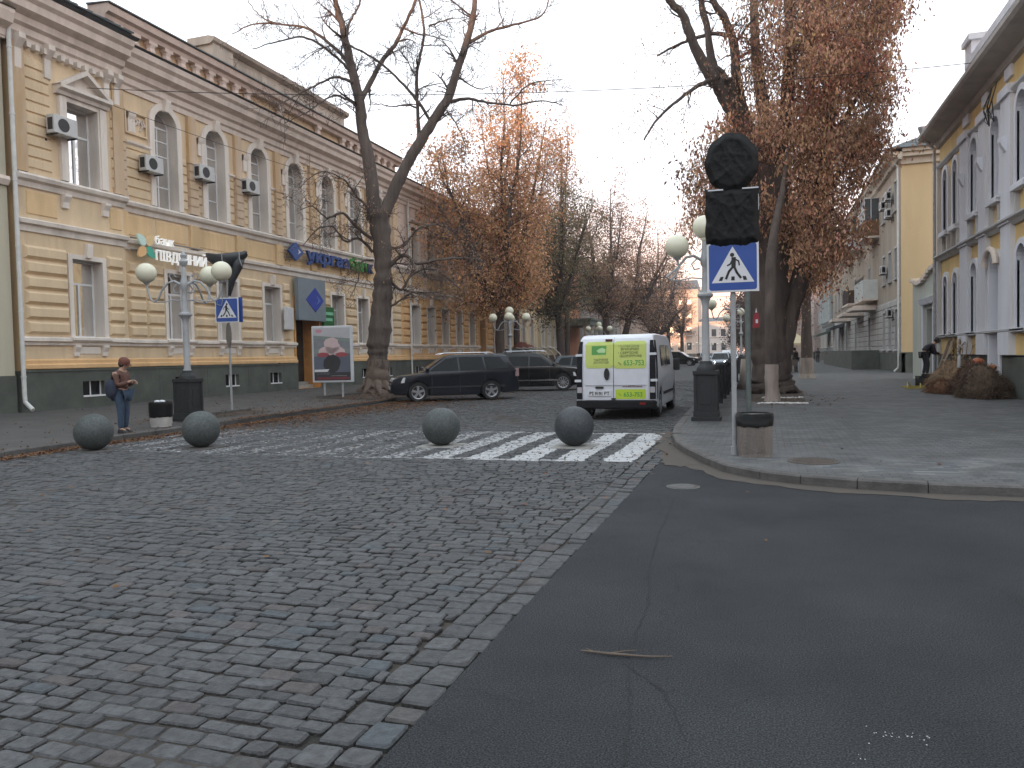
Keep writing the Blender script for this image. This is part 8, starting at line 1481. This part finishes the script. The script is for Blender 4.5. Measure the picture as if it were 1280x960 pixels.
mb = MB(); mb.prism([(-.3,.05,.85),(.33,.05,.85),(.4,-.24,1.75),(-.22,-.24,1.75)],(0,.015,0)); mb.build('panel', mat('brown_panel',(.11,.06,.03),.8,.25,4), t)
t = tag(empty('folding_trestle',(5.2,31.0,.115),.3),'yellow folded frame lying on the pavement left of the crates','trestle'); mb = MB()
for k in range(3): mb.tube([(-.4,-.22+.2*k,.03+.03*k),(.45,-.12+.16*k,.03+.03*k)],.018,6)
mb.tube([(-.38,-.22,.05),(-.2,.1,.25),(.0,.2,.05)],.016,6); mb.tube([(.1,-.2,.05),(.2,0,.2),(.4,.2,.05)],.016,6); mb.build('tubes', mat('yellow_tube',(.48,.38,.06),.5,.1), t)
mb = MB(); mb.box(-.25,.25,-.05,.05,0,.025); o = mb.build('plank', mat('pale_plank',(.40,.32,.25),.8,.15)); o.location = (5.65,29.9,.118); o.rotation_euler.z = .9; tag(o,'short pale plank on the ground in front of the small pumpkins','plank')
mb = MB(); mb.sphere((0,0,.04),.06,12,8,(1.2,1,.7)); o = mb.build('white_cup', signw, None, smooth='all'); o.location = (5.72,30.15,.12); tag(o,'small white cup beside the small pumpkin','cup')
# ================================================================== CAFE PARASOL, TABLES AND FIGURES FARTHER DOWN ON THE RIGHT
t = tag(empty('cafe_parasol',(1.8,57,.115)),'cream square cafe parasol on the right pavement beyond the big tree','parasol')
mb = MB(); mb.tube([(0,0,0),(0,0,2.85)],.03,8); mb.lathe([(.3,0),(.3,.06),(.05,.1),(.05,.3)],(0,0,0),14); mb.build('pole', greyp, t)
mb = MB(); n0 = len(mb.v); q = [(-1.25,-1.25),(1.25,-1.25),(1.25,1.25),(-1.25,1.25)]
for i in range(4): a,b_ = q[i],q[(i+1)%4]; mb.poly([(a[0],a[1],2.0),(b_[0],b_[1],2.0),(0,0,2.95)]); mb.quad((a[0],a[1],2.0),(b_[0],b_[1],2.0),(b_[0],b_[1],1.82),(a[0],a[1],1.82))
mb.build('canopy', mat('cream_canvas',(.50,.42,.28),.9,.08,2), t)
woodd = mat('dark_slats',(.07,.055,.045),.8,.2)
for k,(x,y,lab) in enumerate(((1.4,56.2,'dark cafe table under the cream parasol, left one'),(2.4,56.4,'dark cafe table under the cream parasol, right one'))):
    t = tag(empty('cafe_table',(x,y,.115)),lab,'table','cafe tables'); mb = MB(); mb.box(-.4,.4,-.4,.4,.7,.74); mb.build('tabletop', woodd, t)
    for a in (-.34,.34):
        for b_ in (-.34,.34): mb = MB(); mb.box(a-.025,a+.025,b_-.025,b_+.025,0,.7); mb.build('leg', woodd, t)
for k,(x,y,rz,lab) in enumerate(((.9,55.6,0,'dark cafe chair left of the left cafe table'),(2.0,55.5,1.5,'dark cafe chair between the cafe tables'),(2.95,56.2,3,'dark cafe chair right of the right cafe table'))):
    t = tag(empty('cafe_chair',(x,y,.115),rz),lab,'chair','cafe chairs'); mb = MB(); mb.box(-.2,.2,-.2,.2,.43,.47); mb.build('seat', woodd, t); mb = MB(); mb.box(-.2,-.17,-.2,.2,.5,.88); mb.build('backrest', woodd, t)
    for a in (-.18,.18):
        for b_ in (-.18,.18): mb = MB(); mb.box(a-.015,a+.015,b_-.015,b_+.015,0,.43); mb.build('leg', woodd, t)
t3,c,up,fw,sd = person('person','distant dark-clothed person standing behind the cafe tables under the parasol',(2.2,58.5,.115),rad(200),J1,darkj,darkt,sc=1.04); mb = MB(); mb.sphere(tuple(c-fw*.02+up*.02),.108,12,8); mb.build('hair',hairm,t3,smooth='all')
t4,c,up,fw,sd = person('person','distant dark figure walking by the shop fronts far down the right pavement',(6.0,96,.115),rad(80),J1,darkj,darkt,sc=1.04); mb = MB(); mb.sphere(tuple(c-fw*.02+up*.02),.108,12,8); mb.build('hair',hairm,t4,smooth='all')
# red pennant advert fixed to the big trunk
mb = MB(); mb.prism([(-.10,0,0),(.12,0,.03),(.10,0,.42),(.03,.0,.6),(-.06,.0,.40)],(0,.05,0)); o = mb.build('red_advert', mat('red_plastic',(.30,.025,.035),.5,.1)); o.location = (-.23,26.0,2.35); tag(o,'small red and white hanging advert board on the trunk behind the grey pole','sign')
mb = MB(); mb.box(.0,.07,-.006,-.001,.16,.28); mb.build('white_mark', signw, o); mb = MB(); mb.prism([(-.01,-.004,.50),(.05,-.004,.50),(.02,-.004,.66)],(0,.058,0)); mb.build('white_tip', signw, o)
# ribbed cellar canopy by the left kerb
t = tag(empty('cellar_canopy',(-15.3,50.5,.15),rad(8)),'grey-green cellar entrance canopy with curved metal ribs behind the black off-road car','canopy')
mb = MB(); mb.box(-1.6,.3,-1.2,1.2,0,2.0); mb.build('side_wall', mat('grey_green_sheet',(.10,.13,.125),.7,.2,3), t)
for k in range(6):
    y = -1.3+.05*k; mb = MB(); x0 = -.1+.42*k; mb.tube([(x0-.55,-1.3,2.05),(x0-.1,-1.32,1.95),(x0+.3,-1.34,1.55),(x0+.5,-1.35,.95),(x0+.55,-1.35,.2)],.045,7); mb.build('rib', mat('pale_metal_rib',(.38,.35,.32),.45,.15,metal=.4), t, smooth=True)
mb = MB(); mb.box(.3,2.2,-1.2,1.1,0,1.5); mb.build('stair_wall', mat('brown_stair_wall',(.09,.07,.06),.8,.2), t)
strands('red_shrub','reddish shrub growing behind the grey-green canopy wall',-16.3,52.5,1.9,.9,.5,.7,900,mat('reddish_leaves',(.20,.07,.05),.9,.35,8),9,ln=.3)
# ================================================================== OVERHEAD WIRES
wirem = mat('black_cable',(.02,.02,.022),.7,.1)
def wire(lab,a,b_,sag,r=.012):
    a,b_ = Vector(a),Vector(b_); P = [a.lerp(b_,k/24)-Vector((0,0,sag*4*(k/24)*(1-k/24))) for k in range(25)]; tag(MB().tube(P,r,5).build('overhead_cable', wirem),lab,'cable')
wire('thin black cable crossing the street from the bank cornice to the right building eaves',(-20.5,19.5,10.5),(6.6,27.5,10.4),.55); wire('black cable along the bank upper floor across the arched windows',(-20.5,19.6,10.25),(-14.0,42,9.5),.5,.010)
wire('lower dark cable between the terrace house and the tree beyond the van',(-20.7,62,7.3),(7.9,88,8.2),.9,.02); wire('second cable a little above the lower one beyond the van',(-20.7,64,8.2),(7.9,92,9.6),.9,.02); wire('cable strung along the orange house fronts',(-20.3,60,6.2),(-20.3,92,6.4),.4,.02)
mb = MB(); rnd = random.Random(2)
for k in range(5): a = rnd.uniform(-.3,.3); mb.tube([(0,a,0),(-.15,a+.3,-.5-.1*k),(-.05,a+.1,-1.1),(-.2,a-.3,-.6),(0,a,.0)],.012,5)
o = mb.build('cable_coil', wirem); o.location = (6.55,26.3,9.3); tag(o,'tangled coil of black cable hanging under the eaves of the right building','cable')
# distant kerb lamps of the square at the street end
for k in range(7): lamp(-30+3.2*k,214+2*(k%2),0,(0,rad(180)),True,'tiny globe lamp at the street end, number %d from the left'%(k+1) if False else ['tiny globe lamp at the street end left of the sunlit house','tiny globe lamp before the left part of the sunlit house','tiny globe lamp before the middle of the sunlit house','tiny globe lamp before the right part of the sunlit house','tiny globe lamp right of the sunlit house','tiny globe lamp in front of the low white house','tiny globe lamp beside the dark trees at the street end'][k],group='globe lamps round the far square')
# ================================================================== AIR
hz = bpy.data.materials.new('pale_air'); hz.use_nodes = True; t = hz.node_tree; t.nodes.clear(); o_ = t.nodes.new('ShaderNodeOutputMaterial'); v = t.nodes.new('ShaderNodeVolumePrincipled'); v.inputs['Density'].default_value = .00045; v.inputs['Color'].default_value = (.95,.90,.92,1); v.inputs['Anisotropy'].default_value = .2; t.links.new(v.outputs[0], o_.inputs['Volume'])
mb = MB(); mb.box(-1000,1000,-320,1600,-1.2,24.5); hb = mb.build('haze', hz); stuff(hb, 'thin pale evening haze filling the street', 'haze')
